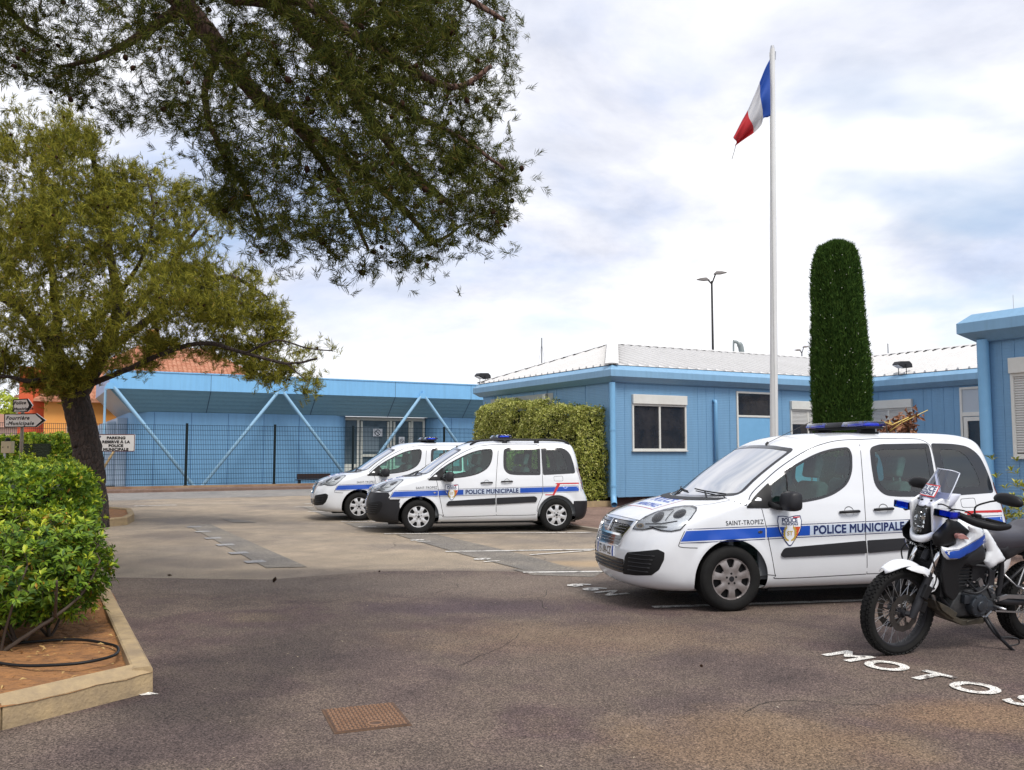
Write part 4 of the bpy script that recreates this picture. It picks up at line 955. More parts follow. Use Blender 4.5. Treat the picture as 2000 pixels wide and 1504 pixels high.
    # rubbing strips, handles, stripes
    for pr in 'LR':
        for seg in ([(1.455, .555), (1.50, .620), (2.418, .672), (2.422, .545), (1.475, .527)], [(2.447, .674), (3.21, .700), (3.262, .660), (3.235, .585), (2.449, .547)]):
            decal('side_rubbing_strip', [round_poly(seg, [.02, .03, .01, .01, .02] if seg[0][0] < 2 else [.01, .03, .03, .02, .01])], pr, M_black2, root, .016, .08, .016)
        sg = -1 if pr == 'L' else 1
        for hx0, hx1, hz in ((2.135, 2.365, .965), (2.54, 2.765, .986)):
            rc = decal('handle_recess', [[(hx0 + .115 + .055 * math.cos(a), hz + .008 + .052 * math.sin(a)) for a in np.linspace(0, 2 * math.pi, 24, endpoint=False)], [(hx0 + .115 + .051 * math.cos(a), hz + .004 + .048 * math.sin(a)) for a in np.linspace(0, 2 * math.pi, 24, endpoint=False)]], pr, M_black2, body, .001, .1)
            h0, n0 = cast_side(hx0, hz, sg); h1, n1 = cast_side(hx1, hz + .006, sg); hm = (h0 + h1) / 2
            b = MB(); b.tube([h0 + n0 * .008, h0 + n0 * .03 + Vector((.02, 0, 0)), hm + n0 * .038, h1 + n1 * .03 - Vector((.02, 0, 0)), h1 + n1 * .008], [.012, .015, .015, .015, .013], 8)
            b.build('door_handle', M_black2, root, smooth=True)
    up = lambda x: .836 + .022 * (x - .9); dn = lambda x: .700 + .024 * (x - .9)
    blue, pale, navy, red = [], [], [], []
    def seg(x0, x1, f0, f1, s0=0.0, s1=0.0):
        xs = np.linspace(x0, x1, max(2, int((x1 - x0) / .1)))
        def ex(x, v): return x + (s0 * v if x == x0 else 0) + (s1 * v if x == x1 else 0)
        lo = [(ex(x, 0), f0(x)) for x in xs]; hi = [(ex(x, 1), f1(x)) for x in xs]; return lo + hi[::-1]
    bd, bu = (lambda x: dn(x) + .018), (lambda x: up(x) - .018)
    for pr in 'LR':
        cut = [1.30, 2.428, 3.372]
        def pieces(x0, x1, **k):
            out = []; xs = [x0] + [q for q in cut if x0 < q < x1] + [x1]
            for i in range(len(xs) - 1): out.append((xs[i] + (.006 if i else 0), xs[i + 1] - (.006 if i < len(xs) - 2 else 0), i == 0))
            return out
        A = [a for a in arch(WB0, .402)]
        for x0, x1, first in pieces(.385, 1.79):
            p = seg(x0, x1, bd, bu, 0, .0); 
            if first: p = seg(x0, x1, bd, bu, .06, 0)
            blue.append((*tri_region([p], .035), pr, .002))
        for x0, x1, first in pieces(1.79, 2.915): pale.append((*tri_region([seg(x0, x1, bd, bu)], .06), pr, .002))
        for x0, x1, first in pieces(2.915, 4.16): blue.append((*tri_region([seg(x0, x1, bd, bu)], .06), pr, .002))
        for x0, x1, first in pieces(.385, 4.16):
            navy.append((*tri_region([seg(x0 + (.075 if first else 0), x1, lambda x: up(x) - .005, lambda x: up(x) + .001)], .06), pr, .002))
            navy.append((*tri_region([seg(x0 - (.004 if first else 0), x1, lambda x: dn(x) - .001, lambda x: dn(x) + .006)], .06), pr, .002))
        red.append((*tri_region([[(3.62, .935), (4.17, .935), (4.16, .962), (3.66, .957)]], .06), pr, .003))
        red.append((*tri_region([[(3.42, .735), (3.57, .735), (3.665, .937), (3.73, .937), (3.60, .716), (3.42, .716)]], .06), pr, .004))
        def txt(t, size, x, z, ang, bold, lst, off=.004, **k):
            V, T = text2d(t, size, bold, **k); m = 1 if pr == 'L' else -1
            ca, sa = math.cos(ang), math.sin(ang); out = []
            if m == 1: out = [(x + a * ca - b * sa, z + a * sa + b * ca) for a, b in V]
            else: out = [(x - a * ca - b * sa, z - a * sa * -1 * -1 + b * ca) for a, b in V]
            lst.append((out, T, pr, off))
        txt('POLICE MUNICIPALE', .118, 2.356, .752 + .012,   .022, .0038, navy, sx=.93, spacing=1.05)
        blk = []
        txt('SAINT-TROPEZ', .062, 1.072, .860, .022, .0006, blk, .0025, sx=.92, spacing=1.08)
        wrap_multi('town_lettering', blk, M_gloss, body)
        # shield badge
        cx, cz = 1.563, .80
        sh = smooth_closed([(cx - .125, cz + .14), (cx - .0, cz + .128), (cx + .125, cz + .143), (cx + .128, cz + .02), (cx + .09, cz - .06), (cx + .02, cz - .155), (cx, cz - .16), (cx - .02, cz - .155), (cx - .09, cz - .06), (cx - .128, cz + .02)], 2)
        if pr == 'R': pass
        bdg = decal('shield_badge', [sh], pr, M_navy, root, .005, .05)
        inn = grow(sh, -.009); decal('badge_field', [inn], pr, M_wpl, bdg, .0062, .05)
        lf = [(cx - .117, cz + .03), (cx - .05, cz + .03), (cx - .05, cz - .10), (cx - .085, cz - .055)]; rf = [(2 * cx - a, b) for a, b in lf]
        if pr == 'R': lf, rf = rf, lf
        decal('badge_blue', [lf], pr, M_blue, bdg, .0072, .05); decal('badge_red', [rf], pr, mat('badge_orange', (.62, .09, .03), .4), bdg, .0072, .05)
        tb = [(cx - .117, cz + .12), (cx - .04, cz + .117), (cx - .04, cz + .128), (cx - .115, cz + .132)]
        rbp = [(2 * cx - a, b) for a, b in tb]
        if pr == 'R': tb, rbp = rbp, tb
        decal('badge_top_red', [rbp], pr, M_red, bdg, .0073, .05)
        nv = []; txt('POLICE', .062, cx, cz + .074, 0, .002, nv, .0078, sx=.86); txt('MUNICIPALE', .031, cx, cz + .046, 0, .001, nv, .0078, sx=1.04)
        wrap_multi('badge_lettering', nv, M_navy, bdg)
        gd = []
        for m in (-1, 1):
            arc = [(cx + m * .062 * math.cos(a), cz - .035 + .075 * math.sin(a)) for a in np.linspace(R(-78), R(55), 14)]
            gd.append((*tri_region([strip2(arc, .016)], None), pr, .0085))
            for a in np.linspace(R(-60), R(50), 7):
                p = (cx + m * .062 * math.cos(a), cz - .035 + .075 * math.sin(a)); q = a + .7
                gd.append((*tri_region([strip2([(p[0], p[1]), (p[0] + m * .022 * math.cos(q), p[1] + .022 * math.sin(q))], .009)], None), pr, .0085))
        lt = []; txt('ST', .06, cx, cz - .055, 0, .001, gd, .0088)
        wrap_multi('badge_wreath', gd, M_gold, bdg)
        # rear lamp, side repeater
        decal('tail_lamp', [round_poly([(4.150, 1.27), (4.205, 1.28), (4.29, .93), (4.285, .84), (4.205, .82)], .02)], pr, mat('tail_lamp_red', (.10, .006, .006), .15, coat=1), root, .008, .03, .008)
        decal('side_repeater', [[(1.235 + .026 * math.cos(a), .785 + .014 * math.sin(a)) for a in np.linspace(0, 2 * math.pi, 16, endpoint=False)]], pr, M_chrome, root, .006, .05, .006)
        # wheel arch lining
        for cx0 in (WB0, WB1):
            m = MB(); q = np.linspace(R(-20), R(200), 30); y0, y1 = sg * .875, sg * .52
            vs = []
            for a in q:
                vs += [(cx0 + .400 * math.cos(a), y0, WZ + .400 * math.sin(a)), (cx0 + .40 * math.cos(a), y1, WZ + .40 * math.sin(a))]
            m.add(vs, [(2 * i, 2 * i + 1, 2 * i + 3, 2 * i + 2) for i in range(29)]); m.add([(cx0 + .40 * math.cos(a), y1, WZ + .40 * math.sin(a)) for a in q], [tuple(range(30))])
            m.build('wheel_arch_liner', M_black, root, fix=False)
    [wrap_multi('blue_stripe', [q], M_blue, body) for q in blue]; [wrap_multi('pale_panel', [q], M_pale, body) for q in pale]
    wrap_multi('police_lettering', navy, M_navy, body); [wrap_multi('red_stripe', [q], M_red, body) for q in red]
    # front: grille, lamps, plate, fog panels
    up_g = round_poly([(-.455, .868), (.455, .868), (.446, .80), (.392, .738), (-.392, .738), (-.446, .80)], .02)
    lo_g = round_poly([(-.380, .718), (.380, .718), (.355, .622), (-.355, .622)], .02)
    fr_o = round_poly([(-.475, .882), (0, .888), (.475, .882), (.462, .80), (.40, .725), (.375, .615), (0, .605), (-.375, .615), (-.40, .725), (-.462, .80)], .03)
    gr = decal('grille', [up_g], 'F', M_gloss, root, .002, .05); decal('grille_lower', [lo_g], 'F', M_gloss, gr, .002, .05)
    decal('chrome_surround', [fr_o, up_g, lo_g], 'F', M_chrome if not black_bumper else M_chrome, gr, .014, .035, .012)
    bars = MB()
    for z in (.765, .792, .82):
        hw = .40 - (.85 - z) * .3; pts = []
        for y in np.linspace(-hw, hw, 13): h, n = cast_front(y, z); pts.append(h + n * .006)
        bars.tube(pts, .0035, 6)
    for z in (.655, .682):
        pts = []
        for y in np.linspace(-.34, .34, 11): h, n = cast_front(y, z); pts.append(h + n * .006)
        bars.tube(pts, .0035, 6)
    for y in np.arange(-.36, .37, .06):
        h, n = cast_front(y, .835); bars.obox(h + n * .008, .004, .012, .006)
    bars.build('grille_bars', mat('dark_chrome', (.16, .16, .17), .25, metal=.7), gr, smooth=True)
    decal('emblem', [lion_poly(0, .80, .058)], 'F', M_chrome, gr, .024, .05, .012)
    pl = decal('number_plate', [round_poly([(-.26, .500), (.26, .500), (.26, .608), (-.26, .608)], .008)], 'F', M_wpl, root, .020, .05, .018)
    decal('plate_band', [[(.222, .503), (.256, .503), (.256, .605), (.222, .605)]], 'F', M_blue, pl, .0215, .05)
    decal('plate_band', [[(-.256, .503), (-.222, .503), (-.222, .605), (-.256, .605)]], 'F', M_blue, pl, .0215, .05)
    if plate: V, T = text2d(plate, .108, .0022, sx=.72, spacing=1.08); V = [(-a, .518 + b) for a, b in V]; wrap_multi('plate_characters', [(V, T, 'F', .0222)], M_gloss, pl)
    lg = decal('lower_grille', [round_poly([(-.46, .495), (.46, .495), (.43, .352), (-.43, .352)], .02)], 'F', M_gloss, root, .002, .05)
    b = MB()
    for z in (.385, .42, .455):
        pts = []
        for y in np.linspace(-.43, .43, 13): h, n = cast_front(y, z); pts.append(h + n * .006)
        b.tube(pts, .008, 6)
    b.build('lower_bars', M_black2, lg, smooth=True)
    C3 = lambda l, q=.8: [((x - nose_shift(z) * q + abs(y)) * math.sqrt(.5), z) for x, y, z in l]
    HL = C3([(.105, -.480, .802), (.150, -.480, .865), (.215, -.484, .915), (.305, -.495, .957), (.39, -.513, .985), (.475, -.545, 1.008), (.57, -.595, 1.025), (.64, -.66, 1.028), (.66, -.72, 1.015), (.640, -.765, .990), (.56, -.83, .93), (.50, -.852, .880), (.44, -.858, .822), (.36, -.83, .805), (.283, -.777, .808), (.23, -.698, .828), (.17, -.60, .806)], .45)
    FG = C3([(.036, -.465, .53), (.047, -.508, .572), (.13, -.68, .60), (.25, -.812, .628), (.305, -.845, .600), (.300, -.842, .530), (.262, -.81, .43), (.205, -.76, .372), (.10, -.60, .352), (.037, -.40, .343)])
    for sg in (-1, 1):
        hd = decal('headlight', [HL], ('D', sg), mat('lamp_reflector', (.72, .73, .75), .22, metal=.35), root, .001, .025)
        rn = random.Random(3)
        rfl = []
        for cu, cv, ru, rv in ((.625, .925, .062, .050), (.835, .965, .060, .042), (.46, .84, .05, .022)):
            for q, mm in ((1.0, 0), (.72, 1)):
                V, T = tri_region([[(cu + q * ru * math.cos(a), cv + q * rv * math.sin(a)) for a in np.linspace(0, 2 * math.pi, 20, endpoint=False)]], .03)
                rfl.append((V, T, ('D', sg), .002 + .002 * mm))
                if mm: wrap_multi('bulb_reflector', [rfl.pop()], M_chrome, hd)
                else: wrap_multi('lamp_bezel', [rfl.pop()], mat('bezel_grey', (.10, .10, .11), .15, metal=.6) if cu != .46 else mat('lamp_amber', (.45, .30, .16), .2), hd)
        it = [(*tri_region([strip2(pt, .010)], .04), ('D', sg), .0035) for pt in ([(.52, .86), (.70, .87), (.85, .90)], [(.46, .90), (.56, .975), (.73, 1.0)], [(.73, .90), (.745, .99)], [(.58, .838), (.77, .842)])]
        wrap_multi('lamp_trim', it, M_black2, hd)
        decal('headlight_lens', [HL], ('D', sg), M_clear, hd, .009, .03); decal('lens_edge', [grow(HL, .007), grow(HL, -.004)], ('D', sg), M_gloss, hd, .0092, .03)
        fg = decal('fog_panel', [round_poly(FG, .012)], ('D', sg), M_black, root, .003, .04)
        bb = MB()
        for z in (.40, .44, .48, .52, .56):
            u0, u1 = .345 + (z - .4) * .15, .60 + (z - .4) * .45; pts = []
            for u in np.linspace(u0, u1, 8): h, n = proj_point(('D', sg), u, z); pts.append(h + n * .004)
            bb.tube(pts, .006, 5)
        bb.build('fog_bars', M_black2, fg, smooth=True)
        # door mirror
        m = MB(); hx = [(0, .0), (.02, .085), (.075, .10), (.13, .085), (.155, .0)]
        ring = []
        for k, (yy, sc_) in enumerate(((.93, .70), (.955, .92), (1.0, 1.0), (1.07, 1.0), (1.115, .92), (1.135, .7))):
            o = smooth_closed([(-.07, -.085), (.05, -.09), (.068, 0), (.055, .085), (-.04, .095), (-.085, .03)], 3)
            ring.append([(1.50 + a * sc_ + (yy - .93) * .12, sg * yy, 1.095 + b_ * sc_) for a, b_ in o])
        n_ = len(ring[0]); vs = [p for r_ in ring for p in r_]
        m.add(vs, [(i * n_ + k, i * n_ + (k + 1) % n_, (i + 1) * n_ + (k + 1) % n_, (i + 1) * n_ + k) for i in range(5) for k in range(n_)] + [tuple(range(n_)), tuple(range(5 * n_, 6 * n_))])
        mi = m.build('door_mirror', M_black2, root, angle=50)
        a = MB(); a.tube([(1.36, sg * .85, 1.06), (1.42, sg * .93, 1.03), (1.47, sg * 1.0, 1.03)], [.035, .03, .03], 8); a.build('mirror_arm', M_black, mi, smooth=True)
        g = MB(); g.obox((1.580, sg * 1.03, 1.095), .002, .085, .07); g.build('mirror_pane', M_mirror, mi)
    # bonnet lettering in its red frame, read from the front
    fo = [(.30, -.355), (.30, .38), (.69, .36), (.695, -.34)]; it = [(*tri_region([fo, grow(fo, -.008)], .06), 'T', .002)]
    wrap_multi('bonnet_frame', it, M_red, body); it = []
    decal('bonnet_panel', [grow(fo, -.009)], 'T', mat('bonnet_vinyl', (.66, .70, .78), .3), body, .0016, .06)
    for t, sz, xx, bo in (('POLICE', .185, .52, .005), ('MUNICIPALE', .125, .355, .004)):
        V, T = text2d(t, sz, bo, sx=.86 if t == 'POLICE' else .80); it.append(([(xx + b_, -a_) for a_, b_ in V], T, 'T', .003))
    wrap_multi('bonnet_lettering', it, M_blue, body)
    # interior
    n = MB(); n.box(.95, 4.2, -.80, .80, .30, .34); n.box(.95, 1.0, -.78, .78, .30, 1.06); n.box(4.14, 4.16, -.7, .7, .34, 1.10); n.build('cabin_floor', M_dark, root)
    n = MB(); n.prism([(1.0, 1.10), (1.30, 1.09), (1.42, 1.03), (1.44, .90), (1.38, .80), (1.0, .80)], -.74, .74); n.build('dashboard', M_dark, root, bevel=.02)
    for sg in (-1, 1): n = MB(); n.box(1.25, 4.1, sg * .80, sg * .83, .34, 1.02); n.build('door_lining', M_dark, root)
    st = MB(); st.lathe([(.185 + .014 * math.cos(a), .014 * math.sin(a)) for a in np.linspace(0, 2 * math.pi, 8, endpoint=False)], 28, 'x', (0, 0, 0), close=True)
    st.v = [tuple(Matrix.Rotation(R(-28), 3, 'Y') @ Vector(p) + Vector((1.56, -.38, 1.02))) for p in st.v]; st.tube([(1.42, -.38, .97), (1.56, -.38, 1.02)], .03, 8)
    st.build('steering_wheel', M_black, root, smooth=True)
    def seat_me(w):
        q = MB(); q.box(-.25, .25, -w, w, .0, .14); q.prism([(.17, .10), (.30, .12), (.44, .70), (.38, .76), (.30, .72)], -w * .93, w * .93); return q.mesh('seat', bevel=.035, seg=3, angle=40)
    def rest_me():
        q = MB(); q.prism([(.31, .80), (.39, .78), (.45, .98), (.42, 1.02), (.35, 1.0)], -.13, .13); q.mesh
        a = q.mesh('headrest', bevel=.03, seg=3, angle=40); return a
    sm, rm = seat_me(.25), rest_me(); po = MB()
    for y in (-.06, .06): po.tube([(.40, y, .72), (.40, y, .84)], .008, 6)
    pm = po.mesh('post')
    for (x, y) in ((1.78, -.38), (1.78, .38), (2.72, -.48), (2.72, .0), (2.72, .48)):
        so_ = link('seat', sm, root, None); so_.location = (x, y, .52)
        if x > 2: so_.scale = (1, .9, 1)
        ro = link('headrest', rm, so_, None); q = link('headrest_post', pm, ro, None)
        for me_, m_ in ((sm, M_seat), (rm, M_seat), (pm, M_steel)):
            if not len(me_.materials): me_.materials.append(m_)
    # wheels
    for cx0 in (WB0, WB1):
        for sg in (-1, 1):
            w = bpy.data.objects.new('wheel', None); COL.objects.link(w); w.parent = root; w.location = (cx0, sg * .785, WZ); w.rotation_euler = (0, R(11 * (cx0 + sg)), 0 if sg < 0 else math.pi)
            for nm, me_, m_ in zip(('tyre', 'hubcap', 'rim', 'centre_cap'), WHEEL_ME, (M_rubber, M_alu, M_black, M_black2)):
                if nm == 'hubcap' and clean: me_ = HUB2
                o = link(nm, me_, w)
                if not len(me_.materials): me_.materials.append(m_)
    # roof: light bar, aerial, rails
    zb = 1.842; lb = bpy.data.objects.new('light_bar', None); COL.objects.link(lb); lb.parent = root; xb = 2.80 if near else 2.66; hw = .57
    b = MB(); b.box(xb - .11, xb + .11, -hw, hw, zb - .004, zb + .020); 
    for y in (-.42, .42): b.box(xb - .09, xb + .09, y - .04, y + .04, 1.785, zb); b.box(xb - .12, xb + .12, y - .055, y + .055, 1.778, 1.806)
    b.build('bar_base', M_black, lb, bevel=.006)
    for y0, y1, mm, nm in ((-hw, -.17, M_bluelens, 'blue_lens'), (.17, hw, M_bluelens, 'blue_lens'), (-.165, .165, M_black2, 'centre_box')):
        q = MB(); q.prism([(xb - .135, zb + .020), (xb - .15, zb + .035), (xb - .12, zb + .078), (xb + .12, zb + .078), (xb + .15, zb + .035), (xb + .135, zb + .020)], y0, y1)
        q.build(nm, mm, lb, bevel=.010, angle=40)
        if mm is M_bluelens:
            q = MB(); q.box(xb - .09, xb + .09, y0 + .04, y1 - .03, zb + .022, zb + .055); q.build('lamp_core', M_bluecore, lb, bevel=.01)
    h, nn = cast_top(1.72, -.18); b = MB(); b.tube([h, h + Vector((.02, 0, .03))], [.02, .012], 8); b.tube([h + Vector((.02, 0, .025)), h + Vector((.62, .08, .27))], .0035, 5); b.build('aerial', M_black, root)
    if rails:
        for sg in (-1, 1):
            b = MB(); pts = []
            for x in np.linspace(1.95, 3.98, 16):
                hh, nn = cast_top(x, sg * (.615 if x > 2.2 else .60)); e = math.sin(max(0, min(1, min((x - 1.95) / .25, (3.98 - x) / .25))) * math.pi / 2); pts.append(hh + Vector((0, 0, .012 + .052 * e)))
            b.tube(pts, .021, 8)
            for x in (2.65, 3.3): hh, nn = cast_top(x, sg * .615); b.box(x - .05, x + .05, sg * .615 - .015, sg * .615 + .015, hh.z - .01, hh.z + .06)
            b.build('roof_rail', M_black2, root, smooth=True)
    # underside
    b = MB(); b.box(.35, 4.1, -.62, .62, .165, .21); b.box(1.36, 3.2, -.80, -.72, .185, .215); b.box(1.36, 3.2, .72, .80, .185, .215); b.build('underbody', M_black, root)
    return root
HUB2 = WHEEL_ME[1].copy(); HUB2.materials.clear(); HUB2.materials.append(M_alu2)
def at_contact(px, py): p = G(px, py); return (p.x, p.y)
VANS = 'police vans parked in the bays'
make_van('white police van with a blue stripe, closest to the motorcycle, plate FE-184-CZ', R(12.5), at_contact(1432, 1196.5), near=True, label_group=VANS)
make_van('white police van with black bumpers and black roof rails, beside the clipped hedge', R(9.5), at_contact(817.5, 1042.5), black_bumper=True, rails=True, clean=True, plate=None, label_group=VANS)
make_van('white police van half hidden behind the one with roof rails', R(16), at_contact(701, 1017.5), clean=True, plate=None, label_group=VANS)
# ================================================================ plants
from mathutils import noise as mnoise
def np_mesh(name, verts, faces, m, parent=None, smooth=False):      # faces: (n, k) array
    me = bpy.data.meshes.new(name); nv, (nf, k) = len(verts), faces.shape
    me.vertices.add(nv); me.vertices.foreach_set('co', np.asarray(verts, np.float32).ravel())
    me.loops.add(nf * k); me.loops.foreach_set('vertex_index', faces.astype(np.int32).ravel())
    me.polygons.add(nf); me.polygons.foreach_set('loop_start', np.arange(0, nf * k, k, dtype=np.int32)); me.polygons.foreach_set('loop_total', np.full(nf, k, np.int32))
    if smooth: me.polygons.foreach_set('use_smooth', np.ones(nf, bool))
    me.update(calc_edges=True); me.validate(); return link(name, me, parent, m)
def unit(v): return v / np.maximum(1e-9, np.linalg.norm(v, axis=-1, keepdims=True))
def perp(d, rng):
    r = rng.normal(size=d.shape); p = np.cross(d, r); return unit(p)
def blades(P, Dn, L, W, rng, bend=.0):         # thin triangular needles, one quad-ish blade each
    s = perp(Dn, rng) * W[:, None] / 2; T = P + Dn * L[:, None]; M_ = P + Dn * L[:, None] * .55
    v = np.stack([P - s * .6, P + s * .6, M_ + s, T, M_ - s], 1).reshape(-1, 3); n = len(P); b = np.arange(n)[:, None] * 5
    f = np.concatenate([b + np.array([[0, 1, 2]]), b + np.array([[0, 2, 4]]), b + np.array([[4, 2, 3]])]); return v, f
def leaves(P, Dn, Nn, L, W, cup=.25):          # broad leaves: folded along the midrib, 4 triangles
    S_ = unit(np.cross(Dn, Nn)); Nn = unit(np.cross(S_, Dn)); L = L[:, None]; W = W[:, None]
    m = P + Dn * L * .55 + Nn * L * .06; t = P + Dn * L - Nn * L * .04
    a = m - S_ * W / 2 + Nn * W * cup; c = m + S_ * W / 2 + Nn * W * cup
    v = np.stack([P, a, m, c, t], 1).reshape(-1, 3); b = np.arange(len(P))[:, None] * 5
    return v, np.concatenate([b + np.array([[0, 2, 1]]), b + np.array([[0, 3, 2]]), b + np.array([[1, 2, 4]]), b + np.array([[2, 3, 4]])])
class Tree:
    def __init__(s, seed): s.rng = np.random.default_rng(seed); s.nodes = []; s.b = MB()
    def limb(s, pts, r0, r1, n=9, sub=5):
        if r0 > .15: n, sub = 30, 12
        P = smooth_path(pts, sub); m = len(P); rs = [r0 + (r1 - r0) * (i / (m - 1)) ** .8 for i in range(m)]
        Q = [p + Vector(s.rng.normal(size=3) * r * (.12 if r0 < .15 else .015)) for p, r in zip(P, rs)]
        c0_ = len(s.b.v); s.b.tube(Q, rs, n)
        if r0 > .04:      # furrowed bark: plates and cracks run along the limb
            for i_ in range(m):
                for k_ in range(n):
                    p = Vector(s.b.v[c0_ + i_ * n + k_]); d = p - Q[i_]; q = Vector((p.x * 9, p.y * 9, p.z * 3.2)); h = mnoise.noise(q) * .5 + mnoise.noise(q * 2.7) * .35
                    s.b.v[c0_ + i_ * n + k_] = tuple(Q[i_] + d * (1 + .16 * h + .10 * mnoise.noise(p * 1.7)))
        s.nodes += [(p, r) for p, r in zip(Q, rs)][1:]
    def twigs(s, T, r_tip=.004, r_join=.012, n=4, sag=.06, maxr=None, out=None, step=.35):
        """grow twigs from the nearest existing wood to every target; returns direction at each tip"""
        X = np.array([p[:] for p, r in s.nodes]); Rr = np.array([r for p, r in s.nodes]); T = T[np.argsort([np.min(np.sum((X - t) ** 2, 1)) for t in T])]
        D_ = []; vs = []; fs = []
        XL = list(X); XR = list(Rr); cap_ = len(X) + len(T) * 5; buf = np.zeros((cap_, 3)); rad = np.zeros(cap_); cnt = len(X); buf[:cnt] = X; rad[:cnt] = Rr
        for t in T:
            d2 = np.sum((buf[:cnt] - t) ** 2, 1); i = int(np.argmin(d2)); p0 = buf[i].copy(); d = math.sqrt(d2[i])
            r0 = min(rad[i] * .8, r_join + .012 * d); k = max(2, int(d / step) + 1); k = min(k, 5)
            side = s.rng.normal(size=3) * d * .10; q = [p0 + (t - p0) * (j / k) + side * math.sin(math.pi * j / k) - np.array([0, 0, sag * d * math.sin(math.pi * j / k)]) for j in range(k + 1)]
            s.b.tube([Vector(z) for z in q], [r0 + (r_tip - r0) * j / k for j in range(k + 1)], n, cap=False)
            for j in range(1, k + 1):
                if cnt < cap_: buf[cnt] = q[j]; rad[cnt] = r0 + (r_tip - r0) * j / k; cnt += 1
            D_.append(q[-1] - q[-2])
        return T, unit(np.array(D_))
def lump(P, seed, n=60, scale=.7):            # clumpy mask value per point
    rng = np.random.default_rng(seed); lo, hi = P.min(0), P.max(0); C = rng.uniform(lo, hi, (n, 3)); d = np.min(np.linalg.norm(P[:, None] - C[None], axis=2), 1); return d / scale
def sample_poly(poly, n, Yf, rng, thick):      # points seen inside an outline of the photo, placed at real distances
    xs = [p[0] for p in poly]; ys = [p[1] for p in poly]; out = []
    while len(out) < n:
        x = rng.uniform(min(xs), max(xs), n); y = rng.uniform(min(ys), max(ys), n); k = pip(x, y, poly)
        for a, b in zip(x[k], y[k]):
            Y = Yf(a, b) + rng.uniform(-1, 1) * thick(a, b); out.append(D(a, b, Y)[:])
    return np.array(out[:n])
def edge_dist(x, y, poly):
    d = 1e9
    for i in range(len(poly)):
        a = np.array(poly[i - 1]); b = np.array(poly[i]); ab = b - a; t = max(0, min(1, ((x - a[0]) * ab[0] + (y - a[1]) * ab[1]) / max(1e-9, ab @ ab))); q = a + ab * t; d = min(d, math.hypot(x - q[0], y - q[1]))
    return d
def bark(name, c1, c2, sc=9):
    m = mat(name, c1, .95, nz=(sc, 1.0, c2)); nt = m.node_tree; N = nt.nodes; L = nt.links; b = N['Principled BSDF']
    tc = N.new('ShaderNodeTexCoord'); mp = N.new('ShaderNodeMapping'); mp.inputs['Scale'].default_value = (1, 1, .35); v = N.new('ShaderNodeTexVoronoi'); v.feature = 'DISTANCE_TO_EDGE'; v.inputs['Scale'].default_value = sc * 1.4
    u = N.new('ShaderNodeBump'); u.inputs['Strength'].default_value = 1; u.inputs['Distance'].default_value = .03
    L.new(tc.outputs['Object'], mp.inputs[0]); L.new(mp.outputs[0], v.inputs['Vector']); r = N.new('ShaderNodeMapRange'); r.inputs[1].default_value = 0; r.inputs[2].default_value = .18; L.new(v.outputs[0], r.inputs[0])
    L.new(r.outputs[0], u.inputs['Height']); L.new(u.outputs[0], b.inputs['Normal']); return m
M_bark = bark('pine_bark', (.060, .040, .032), (.022, .017, .015)); M_bark2 = bark('pine_bark_reddish', (.19, .105, .075), (.07, .045, .038), 14)
M_need = mat('needles_olive', (.026, .046, .012), .9, island=(1, (.33, .305, .042), (.34, .18, .06)), sss=.25, spec=.1)
M_need2 = mat('needles_dark', (.014, .030, .008), .9, island=(1, (.125, .13, .025), (.17, .085, .030)), sss=.3, spec=.1)
M_cone = mat('pine_cone', (.022, .012, .008), .95, nz=(30, .8, (.06, .028, .016)), spec=.1)
def cones(P, s, rng):
    vs, fs = [], []
    for p in P:
        r = s * rng.uniform(.7, 1.15); d = unit(rng.normal(size=3) + np.array([0, 0, -1.2])); a = unit(np.cross(d, [.3, .5, .8])); b = np.cross(d, a); base = len(vs); ring = [(0, .02), (.25, .75), (.5, 1), (.75, .8), (1, .1)]
        for t, w_ in ring:
            for k in range(7): q = k * 2 * math.pi / 7 + t * 2.5; vs.append(p + d * r * 2.2 * t + (a * math.cos(q) + b * math.sin(q)) * r * .8 * w_ * (1 + .15 * ((k + int(t * 4)) % 2)))
        fs += [(base + i * 7 + k, base + i * 7 + (k + 1) % 7, base + (i + 1) * 7 + (k + 1) % 7, base + (i + 1) * 7 + k) for i in range(4) for k in range(7)]
    return np.array(vs), np.array(fs)
def tufts(T, Dn, rng, n, L, W, spread=.9, shoot=.1, droop=0.0):
    """needles around the last part of each shoot"""
    k = len(T); P = np.repeat(T, n, 0); d = np.repeat(Dn, n, 0); P = P - d * rng.uniform(0, shoot, (k * n, 1)) + rng.normal(size=P.shape) * .006
    dn = unit(d * rng.uniform(.35, 1.3, (k * n, 1)) + perp(d, rng) * rng.uniform(.2, spread, (k * n, 1)) - np.array([0, 0, droop])); ln = rng.uniform(.65, 1.15, k * n) * L
    return blades(P, dn, ln, np.full(k * n, W) * rng.uniform(.7, 1.2, k * n), rng)
